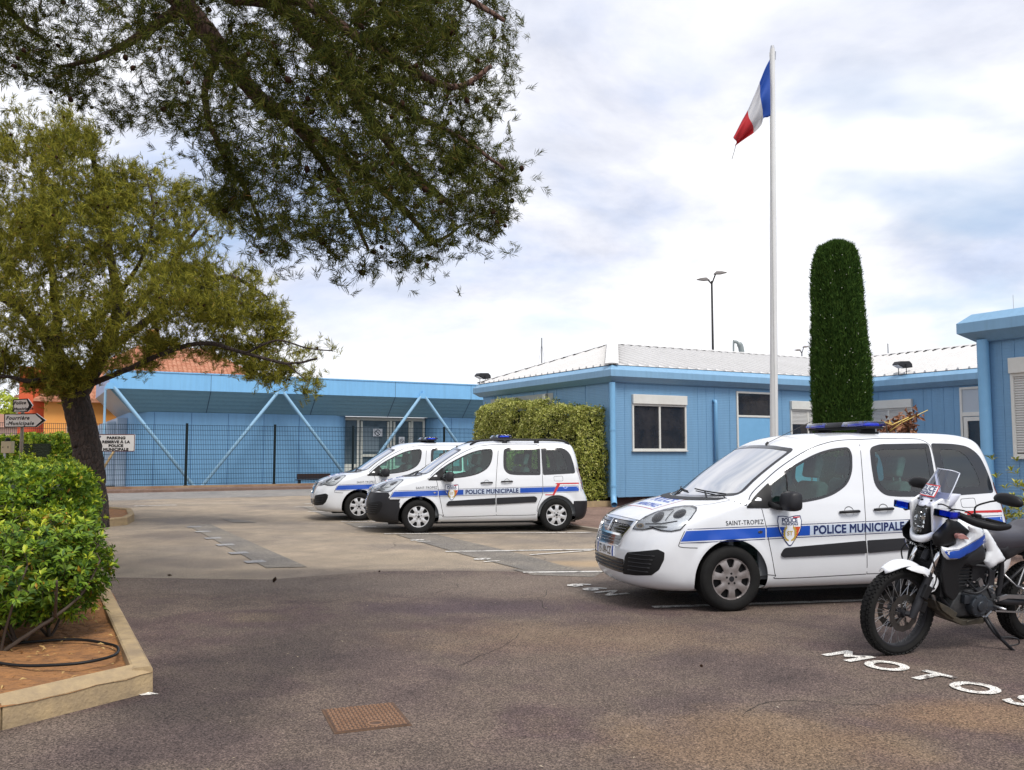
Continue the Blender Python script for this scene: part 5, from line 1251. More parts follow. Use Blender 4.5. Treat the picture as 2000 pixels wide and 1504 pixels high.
# ---- overhanging pine (its trunk stands to the left of the picture)
def pine_over():
    t = Tree(11); rng = t.rng; YB = 8.0
    root = thing('pine_tree', 'tall dark pine whose branches hang into the top of the picture', 'tree', (-6.3, 7.2, 0), 0, None); O = Vector((-6.3, 7.2, 0)); root.location = (0, 0, 0)
    A = [(-6.3, 7.2, -.1), (-6.2, 7.25, 2.0), (-5.95, 7.35, 4.2), (-5.5, 7.5, 6.4), (-4.9, 7.7, 8.4), (-4.6, 7.9, 10.6)]
    t.limb(A, .30, .14, 14, 6); RS = 1.35; _l = t.limb; t.limb = lambda pts, r0, r1, n=9, sub=5: _l(pts, r0 * RS, r1 * 1.2, n, sub)
    q = lambda x, y, Y: D(x, y, Y)
    fork = Vector((-5.0, 7.65, 8.2)); fork2 = Vector((-5.3, 7.55, 7.0))
    t.limb([fork2, q(40, -330, 7.9), q(250, -120, 8.0), q(360, 10, 8.1), q(430, 95, 8.1), q(500, 185, 8.2), q(575, 240, 8.4), q(700, 330, 8.7), q(800, 420, 8.9)], .12, .028, 9, 6)
    t.limb([fork, q(150, -420, 7.8), q(330, -120, 7.7), q(440, -20, 7.7), q(540, 5, 7.7), q(600, 60, 7.8), q(680, 160, 7.8), q(735, 250, 7.9), q(800, 330, 8.0), q(880, 400, 8.1)], .105, .022, 9, 6)
    t.limb([q(440, -20, 7.7), q(560, -10, 7.5), q(650, 40, 7.4), q(760, 110, 7.4), q(880, 170, 7.3), q(960, 130, 7.3)], .06, .016, 8)
    t.limb([q(440, -20, 7.7), q(600, -90, 7.4), q(760, -60, 7.2), q(900, -10, 7.2), q(985, 40, 7.1)], .05, .015, 8)
    t.limb([q(575, 240, 8.4), q(640, 330, 8.5), q(690, 420, 8.5), q(720, 490, 8.5)], .035, .012, 7)
    t.limb([q(680, 160, 7.8), q(800, 220, 7.8), q(900, 270, 7.9), q(985, 330, 7.9)], .03, .012, 7)
    t.limb([q(360, 10, 8.1), q(290, 60, 8.4), q(200, 110, 8.6), q(120, 130, 8.7)], .05, .014, 7)
    t.limb([q(430, 95, 8.1), q(400, 190, 8.2), q(430, 290, 8.3), q(480, 370, 8.4), q(520, 460, 8.4)], .035, .012, 7)
    t.limb([q(40, -330, 7.9), q(-20, -120, 8.4), q(20, 20, 8.7), q(90, 80, 8.8)], .07, .014, 7)
    t.limb([q(800, 420, 8.9), q(850, 470, 8.9), q(900, 440, 8.9)], .025, .010, 6)
    poly = [(-60, -330), (-60, 160), (40, 150), (100, 178), (170, 205), (240, 262), (330, 258), (378, 290), (440, 345), (418, 400), (468, 435), (480, 492), (540, 518), (600, 495), (635, 500), (690, 530), (715, 540), (745, 505), (790, 530), (845, 535), (868, 515), (890, 478), (955, 470), (995, 420), (1020, 345), (1000, 305), (962, 318), (925, 275), (958, 255), (998, 180), (1005, 90), (990, 30), (965, -20), (900, -90), (700, -230), (400, -330)]
    holes = [((415, 45), 50), ((250, 140), 38), ((330, 130), 25), ((200, 60), 28), ((690, 60), 22), ((560, 320), 18), ((620, 400), 22), ((960, 300), 20), ((640, 240), 18), ((300, 250), 14), ((545, 60), 26), ((770, 300), 14), ((480, 250), 16), ((560, 460), 14), ((860, 300), 16), ((110, 120), 16), ((730, 390), 12), ((500, 30), 30), ((160, 170), 20), ((380, 170), 16), ((590, 130), 20), ((700, 210), 16), ((820, 120), 16), ((900, 220), 14), ((690, 470), 16), ((800, 470), 14), ((520, 400), 16), ((600, 480), 14), ((880, 370), 14), ((50, 60), 18), ((300, 190), 20), ((950, 400), 14)]
    T = sample_poly(poly, 10500, lambda a, b: 8.1 + .0009 * (a - 500) * 0 + .6 * math.sin(a / 140.) , rng, lambda a, b: .25 + .95 * min(1, edge_dist(a, b, poly) / 110))
    # thin out round the gaps where the sky shows
    keep = []
    for p in T:
        d = p - np.array([0, 0, EYE]); up = -d[1] * _sp + d[2] * _cp; fw = d[1] * _cp + d[2] * _sp; x = CX + F * d[0] / fw; y = CY - F * up / fw
        ok = True
        for (hx, hy), hr in holes:
            if math.hypot((x - hx), (y - hy)) < hr * rng.uniform(.7, 1.25): ok = rng.random() < .10
            if not ok: break
        keep.append(ok)
    T = T[np.array(keep)]; m = lump(T, 5, 200, .38); T = T[(m < 1.0) | (rng.random(len(T)) < .28)]
    T, Dn = t.twigs(T, .0022, .008, 3, .05, step=.4)
    t.b.build('trunk', M_bark2, root, smooth=True, fix=False)
    # extra side shoots near each tip
    T2 = np.concatenate([T, T + rng.normal(size=T.shape) * .09, T + rng.normal(size=T.shape) * .13]); D2 = np.concatenate([Dn, unit(Dn + rng.normal(size=Dn.shape) * .6), unit(Dn + rng.normal(size=Dn.shape) * .7)])
    v, f = tufts(T2, D2, rng, 22, .080, .0056, 1.0, .10); o = np_mesh('crown', v, f, M_need2, root)
    C_ = T[rng.choice(len(T), 420, False)] + rng.normal(size=(420, 3)) * .05; v, f = cones(C_, .030, rng); c = np_mesh('cones', v, f, M_cone, root, True); c['kind'] = 'stuff'
pine_over()
# ---- leaning pine in the island
def pine_left():
    t = Tree(21); rng = t.rng; Y0 = 18.6
    root = thing('pine_tree', 'olive green pine with a thick leaning trunk rising from the hedge', 'tree', (0, 0, 0), 0, None)
    q = lambda x, y, Y=Y0: D(x, y, Y)
    t.limb([q(186, 1048, 18.4), q(183, 1012, 18.4), q(180, 960), q(174, 900), q(163, 840), q(151, 790), q(137, 745), q(126, 715)], .285, .28, 18, 6)
    t.limb([q(150, 775), q(175, 735, 18.6), q(200, 690, 18.6), q(222, 640, 18.7), q(230, 580, 18.8), q(215, 500, 18.9), q(200, 400, 19), q(180, 300, 19)], .21, .05, 12, 6)
    t.limb([q(135, 735), q(110, 690, 18.4), q(85, 650, 18.2), q(50, 610, 18.0), q(10, 570, 17.8)], .20, .06, 12)
    t.limb([q(110, 690, 18.4), q(112, 640, 18.8), q(105, 560, 19.2), q(90, 450, 19.4), q(80, 330, 19.4)], .14, .04, 10)
    t.limb([q(200, 690, 18.6), q(255, 650, 18.3), q(320, 600, 18.0), q(390, 560, 17.8), q(450, 540, 17.7), q(520, 580, 17.6)], .11, .03, 9)
    t.limb([q(222, 640, 18.7), q(300, 560, 19.2), q(360, 480, 19.6), q(400, 430, 19.8)], .09, .03, 8)
    t.limb([q(165, 755, 18.6), q(240, 725, 18.0), q(320, 690, 17.6), q(400, 670, 17.4), q(480, 690, 17.3), q(560, 710, 17.2), q(620, 700, 17.2)], .075, .02, 8)
    t.limb([q(480, 690, 17.3), q(540, 665, 17.2), q(600, 680, 17.1), q(650, 685, 17.1)], .03, .012, 6)
    t.limb([q(560, 710, 17.2), q(600, 745, 17.2)], .02, .01, 6); t.limb([q(120, 730, 18.3), q(60, 745, 17.8), q(15, 735, 17.5), q(-30, 740, 17.3)], .07, .02, 8)
    t.limb([q(230, 580, 18.8), q(280, 500, 18.4), q(300, 420, 18.2), q(290, 360, 18.2)], .06, .02, 8)
    t.limb([q(50, 610, 18.0), q(-40, 560, 17.6), q(-120, 520, 17.4)], .08, .03, 8)
    poly = [(-160, 240), (0, 225), (60, 200), (95, 188), (125, 205), (160, 240), (190, 262), (205, 300), (240, 330), (290, 290), (330, 296), (370, 345), (430, 385), (452, 415), (455, 450), (430, 478), (470, 505), (530, 535), (572, 590), (578, 615), (545, 640), (600, 668), (662, 672), (655, 695), (615, 715), (628, 760), (600, 775), (560, 745), (500, 742), (440, 715), (400, 690), (340, 702), (290, 712), (250, 735), (200, 748), (185, 720), (150, 760), (90, 770), (40, 745), (-160, 760)]
    T = sample_poly(poly, 11000, lambda a, b: 18.6 - .6 * math.sin((a + 80) / 300.) * (b / 700.), rng, lambda a, b: .3 + 2.4 * min(1, edge_dist(a, b, poly) / 150))
    X = []
    for p in T:
        d = p - np.array([0, 0, EYE]); up = -d[1] * _sp + d[2] * _cp; fw = d[1] * _cp + d[2] * _sp; X.append((CX + F * d[0] / fw, CY - F * up / fw))
    X = np.array(X); keep = np.ones(len(T), bool)
    for (hx, hy, rx_, ry_) in ((405, 500, 60, 16), (150, 690, 26, 22), (60, 700, 20, 14), (255, 680, 24, 14), (330, 650, 26, 14), (470, 650, 26, 12), (200, 740, 30, 12), (350, 700, 60, 14), (120, 640, 18, 18), (250, 570, 14, 12)):
        k = ((X[:, 0] - hx) / rx_) ** 2 + ((X[:, 1] - hy) / ry_) ** 2 < rng.uniform(.6, 1.5, len(T)); keep &= ~k | (rng.random(len(T)) < .12)
    low = np.clip((X[:, 1] - 560) / 150, 0, 1) * (X[:, 0] < 420); keep &= rng.random(len(T)) > low * .15
    T = T[keep]; m = lump(T, 8, 300, .66); T = T[(m < .84) | (rng.random(len(T)) < .10)]
    T, Dn = t.twigs(T, .0035, .011, 3, .02, step=.6)
    t.b.build('trunk', M_bark, root, smooth=True, fix=False)
    Dn = unit(Dn * .6 + np.array([0, 0, .55]))
    k = 3; T2 = np.concatenate([T] + [T + rng.normal(size=T.shape) * .12 for _ in range(k)]); D2 = np.concatenate([Dn] + [unit(Dn + rng.normal(size=Dn.shape) * .5) for _ in range(k)])
    v, f = tufts(T2, D2, rng, 17, .13, .0100, .80, .14); np_mesh('crown', v, f, M_need, root)
    C_ = T[rng.choice(len(T), 420, False)]; v, f = cones(C_, .035, rng); c = np_mesh('cones', v, f, M_cone, root, True); c['kind'] = 'stuff'
pine_left()
# ---- clipped evergreen hedge and the loose shrub in front of it
M_pitt = mat('pittosporum_leaf', (.022, .075, .010), .5, island=(1, (.20, .31, .022), (.50, .26, .030)), sss=.22, spec=.3)
M_pitt2 = mat('young_leaf', (.16, .29, .015), .5, island=(1, (.50, .54, .03), (.55, .45, .05)), sss=.25)
M_old = mat('yellow_leaf', (.55, .25, .03), .45, sss=.25)
M_twig = mat('twig', (.07, .05, .035), .9, nz=(12, .8, (.07, .05, .04)))
def whorls(P, Nn, rng, n, L, W, lift=.5):
    k = len(P); PP = np.repeat(P, n, 0); A = np.repeat(Nn, n, 0); a = perp(A, rng); d = unit(a + A * rng.uniform(lift * .3, lift * 1.8, (k * n, 1))); ln = rng.uniform(.6, 1.15, k * n) * L
    return leaves(PP + d * .006, d, A, ln, ln * W)
def merge(*vf):
    V_, F_ = [], []; b = 0
    for v, f in vf: V_.append(v); F_.append(f + b); b += len(v)
    return np.concatenate(V_), np.concatenate(F_)
def hedge_make(name, label, faces, rng, mats, Lf=.055, Wf=.36, n=7, core=None, parent=None, sd=1, depth=.12):
    """faces: list of (origin, edge u, edge v, normal, whorl count, power, bulge)"""
    root = parent or thing(name, label, 'hedge'); PP, NN = [], []
    for o, u, v, nn, cnt, pw in faces:
        o, u, v, nn = map(np.array, (o, u, v, nn)); a = rng.uniform(0, 1, cnt) ** pw; b = rng.uniform(0, 1, cnt); Lu, Lv = np.linalg.norm(u), np.linalg.norm(v)
        bul = .06 * np.sin(a * Lu * 2.3 + sd) * np.sin(b * Lv * 3.1 + sd) + .04 * np.sin(a * Lu * 7.3 + b * 5) + rng.normal(size=cnt) * .03
        e = np.minimum(np.minimum(a * Lu, (1 - a) * Lu), np.minimum(b * Lv, (1 - b) * Lv)); rnd = -.12 * np.exp(-e / .10)
        PP.append(o + u * a[:, None] + v * b[:, None] + nn * (bul + rnd - rng.exponential(depth * .5, cnt))[:, None]); NN.append(np.tile(nn + np.array([0, 0, .25]), (cnt, 1)))
    P = np.concatenate(PP); N_ = unit(np.concatenate(NN) + rng.normal(size=P.shape) * .40)
    m = lump(P, sd + 3, 900, .16 * (Lf / .055)); k = (m < 1.6) | (rng.random(len(P)) < .5); P, N_ = P[k], N_[k]
    sel = rng.random(len(P)) < (.50 + .30 * np.sin(P[:, 0] * 3.1 + P[:, 2] * 5 + P[:, 1] * 2.2)) * (N_[:, 2] > .1)
    v, f = whorls(P[~sel], N_[~sel], rng, n, Lf, Wf); np_mesh('foliage', v, f, mats[0], root); v, f = whorls(P[sel], N_[sel], rng, n, Lf * .9, Wf, .9); np_mesh('young_foliage', v, f, mats[1], root)
    return root
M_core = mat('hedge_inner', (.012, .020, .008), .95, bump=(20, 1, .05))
def hedges():
    rng = np.random.default_rng(5)
    k0, k1 = np.array([-3.62, 7.6]), np.array([-8.30, 16.6]); d = (k1 - k0) / np.linalg.norm(k1 - k0); n2 = np.array([d[1], -d[0]]); L_ = np.linalg.norm(k1 - k0)
    P3 = lambda a, z: (a[0], a[1], z)
    o = P3(k0, .32); u = np.array([d[0], d[1], 0]) * L_; w3 = np.array([-n2[0], -n2[1], 0]) * 4.2; zt = 1.42
    r = hedge_make('hedge', 'long clipped evergreen hedge in front of the leaning pine', [
        (P3(k0, zt), u, w3, (0, 0, 1.), 9000, 1.6), (o, u, np.array([0, 0, zt - .32]), (n2[0], n2[1], 0), 5200, 1.5), (P3(k0, .5), w3, np.array([0, 0, zt - .5]), (-d[0], -d[1], 0), 4200, 1.2)], rng, (M_pitt, M_pitt2), sd=2, n=8)
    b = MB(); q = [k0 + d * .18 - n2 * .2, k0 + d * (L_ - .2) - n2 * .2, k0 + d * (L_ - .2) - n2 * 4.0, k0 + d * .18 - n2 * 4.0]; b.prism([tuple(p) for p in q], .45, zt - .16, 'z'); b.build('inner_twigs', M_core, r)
    # loose shrub closer to the viewer
    t = Tree(31); rng = t.rng; root = thing('shrub', 'loose evergreen shrub with some yellow leaves and bare stems, above the coiled hose', 'shrub')
    bases = [(-3.72, 6.45), (-3.75, 6.75), (-4.2, 6.3), (-3.7, 7.1), (-4.5, 6.9)]
    for i, (x, y) in enumerate(bases):
        for j in range(4):
            a = rng.uniform(0, 2 * math.pi); r = rng.uniform(.2, .55); h = rng.uniform(.4, .8)
            t.limb([(x, y, .1), (x + .3 * r * math.cos(a), y + .3 * r * math.sin(a), .1 + h * .3), (x + .7 * r * math.cos(a + .2), y + .7 * r * math.sin(a), .1 + h * .65), (x + r * math.cos(a + .3), y + r * math.sin(a + .3), .1 + h)], .013, .006, 6, 4)
    t.limb([(-3.72, 6.45, .12), (-3.6, 6.5, .22), (-3.42, 6.62, .36), (-3.28, 6.75, .52), (-3.2, 6.85, .75)], .019, .007, 8)
    t.limb([(-3.42, 6.62, .36), (-3.35, 6.5, .5), (-3.3, 6.4, .66)], .014, .007, 6)
    # crown volume: ellipsoids
    EL = [((-3.75, 6.75, .92), (.85, .85, .50)), ((-3.30, 6.95, .90), (.42, .60, .42)), ((-3.22, 7.05, .75), (.36, .5, .30)), ((-4.35, 6.45, .75), (.8, .7, .55)), ((-3.75, 6.35, .62), (.40, .42, .26)), ((-4.0, 7.4, 1.1), (.8, .6, .36)), ((-3.06, 6.98, .92), (.24, .3, .24)), ((-4.1, 6.15, .42), (.5, .35, .26))]
    P = []
    for (c, r), cnt in zip(EL, (560, 260, 150, 400, 260, 280, 90, 240)):
        v = unit(rng.normal(size=(cnt, 3))); rr = rng.uniform(.35, 1, (cnt, 1)) ** .35; P.append(np.array(c) + v * rr * np.array(r))
    P = np.concatenate(P); P[:, 0] -= .36; P[:, 2] -= .20; P = P[P[:, 2] > .17]; T, Dn = t.twigs(P, .0025, .007, 4, .0, step=.2); t.b.build('stems', M_twig, root, smooth=True, fix=False)
    ax = unit(Dn * .5 + np.array([0, 0, .6]) + rng.normal(size=Dn.shape) * .25 + unit(T - np.array([-3.8, 7.0, .6])) * .5)
    young = (T[:, 2] > .95) & (rng.random(len(T)) < .40) | (rng.random(len(T)) < .08)
    a = whorls(T[~young], ax[~young], rng, 10, .066, .34, .35); a2 = whorls(T[~young] - ax[~young] * .05 + rng.normal(size=(int((~young).sum()), 3)) * .03, ax[~young], rng, 9, .066, .34, .2); v, f = merge(a, a2); np_mesh('foliage', v, f, M_pitt, root)
    v, f = whorls(T[young], ax[young], rng, 11, .062, .32, .7); np_mesh('young_foliage', v, f, M_pitt2, root)
    ye = rng.choice(len(T), 60, False); v, f = whorls(T[ye], ax[ye] * np.array([1, 1, -.3]), rng, 2, .085, .36, .3); np_mesh('yellow_foliage', v, f, M_old, root)
    # leaf litter on the soil
    n = 260; x = rng.uniform(-4.2, -2.5, n); y = rng.uniform(4.2, 8.2, n); poly = [(-4.0, 3.6), (-2.98, 5.2), (-2.55, 5.98), (-4.2, 9.0), (-5, 9)]; k = pip(x, y, poly); P = np.column_stack([x[k], y[k], np.full(k.sum(), .150)]); Nn = unit(np.tile([0, 0, 1.], (len(P), 1)) + rng.normal(size=P.shape) * .3); dn = perp(Nn, rng)
    v, f = leaves(P, dn, Nn, rng.uniform(.02, .07, len(P)), rng.uniform(.008, .022, len(P))); o = np_mesh('leaf_litter', v, f, mat('dry_leaf', (.30, .17, .06), .8, island=(1, (.48, .33, .12), (.6, .42, .15)))); tag(o, 'dry leaves scattered over the soil of the island', 'leaves', kind='stuff')
    # hose
    hs = MB(); hp = smooth_path([(-3.75, 6.70, .15), (-3.35, 6.78, .16), (-3.02, 6.66, .15), (-2.86, 6.45, .16), (-2.80, 6.22, .165), (-2.92, 6.05, .16), (-3.12, 6.0, .155), (-3.35, 6.02, .15), (-3.7, 6.08, .17), (-4.1, 6.1, .15), (-4.5, 6.0, .15)], 8); hs.tube(hp, .011, 8)
    o = hs.build('garden_hose', M_black, None, smooth=True); tag(o, 'thin black watering hose looped on the bare soil under the shrub', 'hose')
    # small hedge behind the signs
    rng = np.random.default_rng(9)
    Yh = 24.0; a = D(-40, 850, Yh); b_ = D(98, 850, Yh); zt = D(50, 852, Yh).z; u = np.array([b_.x - a.x, .6, 0])
    r = hedge_make('hedge', 'low clipped hedge behind the arrow signs', [((a.x, Yh, zt), u, np.array([0, 2.0, 0]), (0, 0, 1.), 1500, 1), ((a.x, Yh, .1), u, np.array([0, 0, zt - .1]), (0, -1., 0), 4200, 1), ((b_.x, Yh + .6, .1), np.array([0, 2., 0]), np.array([0, 0, zt - .1]), (1., 0, 0), 900, 1)], rng, (M_pitt, M_pitt2), Lf=.10, n=6, sd=5)
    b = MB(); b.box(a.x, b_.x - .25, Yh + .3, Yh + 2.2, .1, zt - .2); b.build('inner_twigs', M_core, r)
hedges()
# ---- variegated climbing hedge against the prefab building
def ivy_hedge():
    rng = np.random.default_rng(14); root = thing('climbing_hedge', 'thick clipped hedge of small yellow and green leaves against the blue wall', 'hedge', tuple(C0), AZ)
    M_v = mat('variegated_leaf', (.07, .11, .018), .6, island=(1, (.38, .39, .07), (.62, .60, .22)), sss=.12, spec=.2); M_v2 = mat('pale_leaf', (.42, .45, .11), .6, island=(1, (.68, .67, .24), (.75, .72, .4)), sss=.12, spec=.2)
    segs = [(.32, 2.75, 2.86), (2.75, 7.6, 3.16)]; PP, NN = [], []
    dep = .95
    for y0, y1, h in segs:
        for o, u, v, nn, c in (((-dep, y0, .25), (0, y1 - y0, 0), (0, 0, h - .25), (-1, 0, 0), int(3400 * (y1 - y0))), ((-dep, y0, h), (0, y1 - y0, 0), (dep, 0, 0), (0, 0, 1), int(520 * (y1 - y0))), ((-dep, y0, .25), (dep, 0, 0), (0, 0, h - .25), (0, -1, 0), 2300 if y0 < 1 else 500), ((-dep, y1, .25), (dep, 0, 0), (0, 0, h - .25), (0, 1, 0), 1200)):
            a, b = rng.uniform(0, 1, c), rng.uniform(0, 1, c); o, u, v, nn = map(lambda q: np.array(q, float), (o, u, v, nn)); P = o + u * a[:, None] + v * b[:, None]
            bul = .10 * np.sin(P[:, 1] * 1.9 + P[:, 2] * 1.3) + .05 * np.sin(P[:, 1] * 5 + P[:, 2] * 4.2) + rng.normal(size=c) * .035
            P = P + nn * (bul - .04)[:, None]; ez = np.exp(-np.abs(h - P[:, 2]) / .18); P[:, 0] += .16 * ez * (P[:, 0] < -dep * .7); ey_ = np.exp(-np.abs(P[:, 1] - 7.6) / .5); P[:, 2] -= .5 * ey_ ** 2 * (P[:, 2] > h * .6); P[:, 0] += .35 * ey_ * (P[:, 0] < -.5); PP.append(P); NN.append(np.tile(nn, (c, 1)))
    P = np.concatenate(PP); N_ = unit(np.concatenate(NN) + rng.normal(size=P.shape) * .55 + [0, 0, .2]); m = lump(P, 4, 2500, .13); k = (m < 1.25) | (rng.random(len(P)) < .35); P, N_ = P[k], N_[k]
    P = P - N_ * rng.exponential(.04, (len(P), 1))
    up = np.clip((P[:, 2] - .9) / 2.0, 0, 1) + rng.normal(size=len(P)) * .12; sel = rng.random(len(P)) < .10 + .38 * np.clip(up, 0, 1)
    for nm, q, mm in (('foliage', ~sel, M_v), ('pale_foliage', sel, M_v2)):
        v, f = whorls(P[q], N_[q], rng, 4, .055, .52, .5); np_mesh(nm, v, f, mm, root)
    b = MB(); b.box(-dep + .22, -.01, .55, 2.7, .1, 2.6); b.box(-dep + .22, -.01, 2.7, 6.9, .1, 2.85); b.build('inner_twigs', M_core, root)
    b = MB(); b.box(-dep - .12, -.02, .1, 8.0, .052, .20); o = b.build('planter_kerb', M_kerb, root)
ivy_hedge()
# ---- clipped column cypress
def cypress():
    rng = np.random.default_rng(3); Yc = 19.2; c = D(1645, 900, Yc); root = thing('cypress', 'tall dark cypress clipped into a round-topped column', 'tree', (c.x, Yc, 0))
    H = D(1645, 474, Yc).z; n = 42000; z = rng.uniform(.2, 1, n) ** .9 * H; a = rng.uniform(0, 2 * math.pi, n)
    def rad(z, a):
        t = z / H; r = np.interp(t, [0, .1, .35, .6, .8, .9, .95, .98, 1.0], [.50, .545, .58, .565, .505, .47, .415, .33, .05]); return r * (1 + .05 * np.sin(3 * a + z) + .035 * np.sin(8 * a + 2 * np.sin(z * 1.3)) + .03 * np.sin(z * 2.7 + a * 2) + .02 * np.sin(17 * a))
    r = rad(z, a) + rng.normal(size=n) * .018 - rng.exponential(.02, n); P = np.column_stack([r * np.cos(a), r * np.sin(a), z]); nr = np.column_stack([np.cos(a), np.sin(a), np.zeros(n)])
    dn = unit(nr * .42 + np.array([0, 0, 1.]) * rng.uniform(.5, 1.2, (n, 1)) + rng.normal(size=P.shape) * .22); M_c = mat('cypress_green', (.020, .052, .012), .9, island=(1, (.070, .130, .024), (.12, .18, .035)), sss=.15, spec=.1)
    v1 = blades(P, dn, rng.uniform(.05, .13, n), np.full(n, .014), rng); P2 = P + rng.normal(size=P.shape) * .02; v2 = blades(P2, unit(dn + rng.normal(size=P.shape) * .4), rng.uniform(.04, .09, n), np.full(n, .015), rng); v3 = blades(P - nr * .02, unit(dn + rng.normal(size=P.shape) * .4), rng.uniform(.05, .1, n), np.full(n, .017), rng)
    v, f = merge(v1, v2, v3); np_mesh('crown', v, f, M_c, root)
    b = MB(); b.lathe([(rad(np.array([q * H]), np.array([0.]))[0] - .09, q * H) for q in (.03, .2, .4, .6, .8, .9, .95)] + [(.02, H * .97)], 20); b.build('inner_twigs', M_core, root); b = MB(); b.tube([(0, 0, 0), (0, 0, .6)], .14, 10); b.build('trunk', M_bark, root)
    n = 90; a = rng.uniform(math.pi, 2 * math.pi, n); z = rng.uniform(.25, .98, n) * H; r = rad(z, a) + .035; P = np.column_stack([r * np.cos(a), r * np.sin(a), z]); vs, fs = [], []
    v, f = cones(P, .011, rng); np_mesh('berries', v, f, mat('pale_cone', (.50, .52, .40), .6), root)
cypress()
# ================================================================ motorcycle (x forward from the front axle, left side = +y, z up)
MT = thing('motorcycle', 'white and black police trail motorcycle with a blue stripe, leaning on its side stand', 'motorcycle', G(1748, 1278), 0)
MT.rotation_euler = (R(-7), 0, R(204))
ST = R(-2)                                   # steering turned to the left
def steer(v, piv=(-.06, 0)):                 # turn coordinates about the steering axis
    out = []
    for p in v:
        x, y = p[0] - piv[0], p[1] - piv[1]; out.append((piv[0] + x * math.cos(ST) - y * math.sin(ST), piv[1] + x * math.sin(ST) + y * math.cos(ST), p[2]))
    return out
class SB(MB):
    def build(s, *a, **k): s.v = steer(s.v); return super().build(*a, **k)
def spoked_wheel(name, R_, w, rim_r, parent, loc, rz, disc_r, discs, seed):
    e = bpy.data.objects.new(name, None); COL.objects.link(e); e.parent = parent; e.location = loc; e.rotation_euler = (0, R(seed * 7), 0); e.rotation_mode = 'XYZ'
    e.rotation_euler = Matrix.Rotation(rz, 3, 'Z').to_euler()
    b = MB(); b.lathe([(rim_r + .005, -w * .40), (rim_r + .03, -w * .50), (R_ - .035, -w * .52), (R_ - .018, -w * .44), (R_ - .008, -w * .25), (R_ - .004, 0), (R_ - .008, w * .25), (R_ - .018, w * .44), (R_ - .035, w * .52), (rim_r + .03, w * .50), (rim_r + .005, w * .40)], 80, 'y')
    n = 52                                    # tread blocks
    for k in range(n):
        for yy, da, hw in ((0, 0, .016), (-w * .27, .5, .012), (w * .27, .5, .012), (-w * .43, 0, .010), (w * .43, 0, .010)):
            a = (k + da) * 2 * math.pi / n; rr = R_ - .004 - (abs(yy) / w) ** 2 * .055; ca, sa = math.cos(a), math.sin(a)
            M_ = Matrix(((ca, 0, -sa), (0, 1, 0), (sa, 0, ca))); tilt = Matrix.Rotation(-yy / w * 1.3, 3, 'Z') if abs(yy) > .01 else Matrix.Identity(3)
            b.obox((rr * ca, yy, rr * sa), .007, hw * .9, .0145, M_ @ tilt)
    b.build('tyre', M_rubber, e, angle=40)
    b = MB(); b.lathe([(rim_r + .012, -w * .36), (rim_r - .004, -w * .34), (rim_r - .012, -w * .12), (rim_r - .012, w * .12), (rim_r - .004, w * .34), (rim_r + .012, w * .36)], 72, 'y'); b.build('rim', M_black2, e, angle=40)
    b = MB(); b.lathe([(.0, -.075), (.022, -.075), (.024, -.05), (.045, -.045), (.045, -.035), (.03, -.028), (.03, .028), (.045, .035), (.045, .045), (.024, .05), (.022, .075), (0, .075)], 20, 'y'); b.build('hub', M_black2, e, angle=40)
    b = MB(); m = 36
    for k in range(m):
        a = k * 2 * math.pi / m; s = 1 if k % 2 else -1; c = a + (.42 if (k // 2) % 2 else -.42)
        b.tube([(.044 * math.cos(c), s * .038, .044 * math.sin(c)), ((rim_r - .01) * math.cos(a), s * .008, (rim_r - .01) * math.sin(a))], .0022, 5)
    b.build('spokes', M_steel, e)
    for yy in discs:
        b = MB(); outer = [(disc_r * (1 + .02 * math.cos(12 * a)) * math.cos(a), disc_r * (1 + .02 * math.cos(12 * a)) * math.sin(a)) for a in np.linspace(0, 2 * math.pi, 96, endpoint=False)]
        inner = [(disc_r * .68 * math.cos(a), disc_r * .68 * math.sin(a)) for a in np.linspace(0, 2 * math.pi, 48, endpoint=False)]; hs = []
        for k in range(24):
            a = k * 2 * math.pi / 24; rr = disc_r * (.78 if k % 2 else .88); hs.append([(rr * math.cos(a) + .004 * math.cos(q), rr * math.sin(a) + .004 * math.sin(q)) for q in np.linspace(0, 2 * math.pi, 6, endpoint=False)])
        V, T = tri_region([outer, inner] + hs, None); b.add([(p.x, yy, p.y) for p in V], T); V, T = tri_region([outer, inner] + hs, None); b.add([(p.x, yy + .004, p.y) for p in V], [t[::-1] for t in T])
        for k in range(6):
            a = k * math.pi / 3; b.tube([(.04 * math.cos(a), yy, .04 * math.sin(a)), (disc_r * .70 * math.cos(a + .2), yy, disc_r * .70 * math.sin(a + .2))], .006, 5)
            b.tube([(disc_r * .66 * math.cos(a), yy - .006, disc_r * .66 * math.sin(a)), (disc_r * .66 * math.cos(a), yy + .010, disc_r * .66 * math.sin(a))], .009, 8)
        b.build('brake_disc', mat('brake_disc_steel', (.10, .095, .09), .35, metal=.8), e, fix=False)
    return e
spoked_wheel('front_wheel', .345, .092, .270, MT, (0, 0, .345), ST, .145, (-.062, .058), 1)
spoked_wheel('rear_wheel', .328, .125, .222, MT, (-1.52, 0, .328), 0, .12, (-.065,), 2)
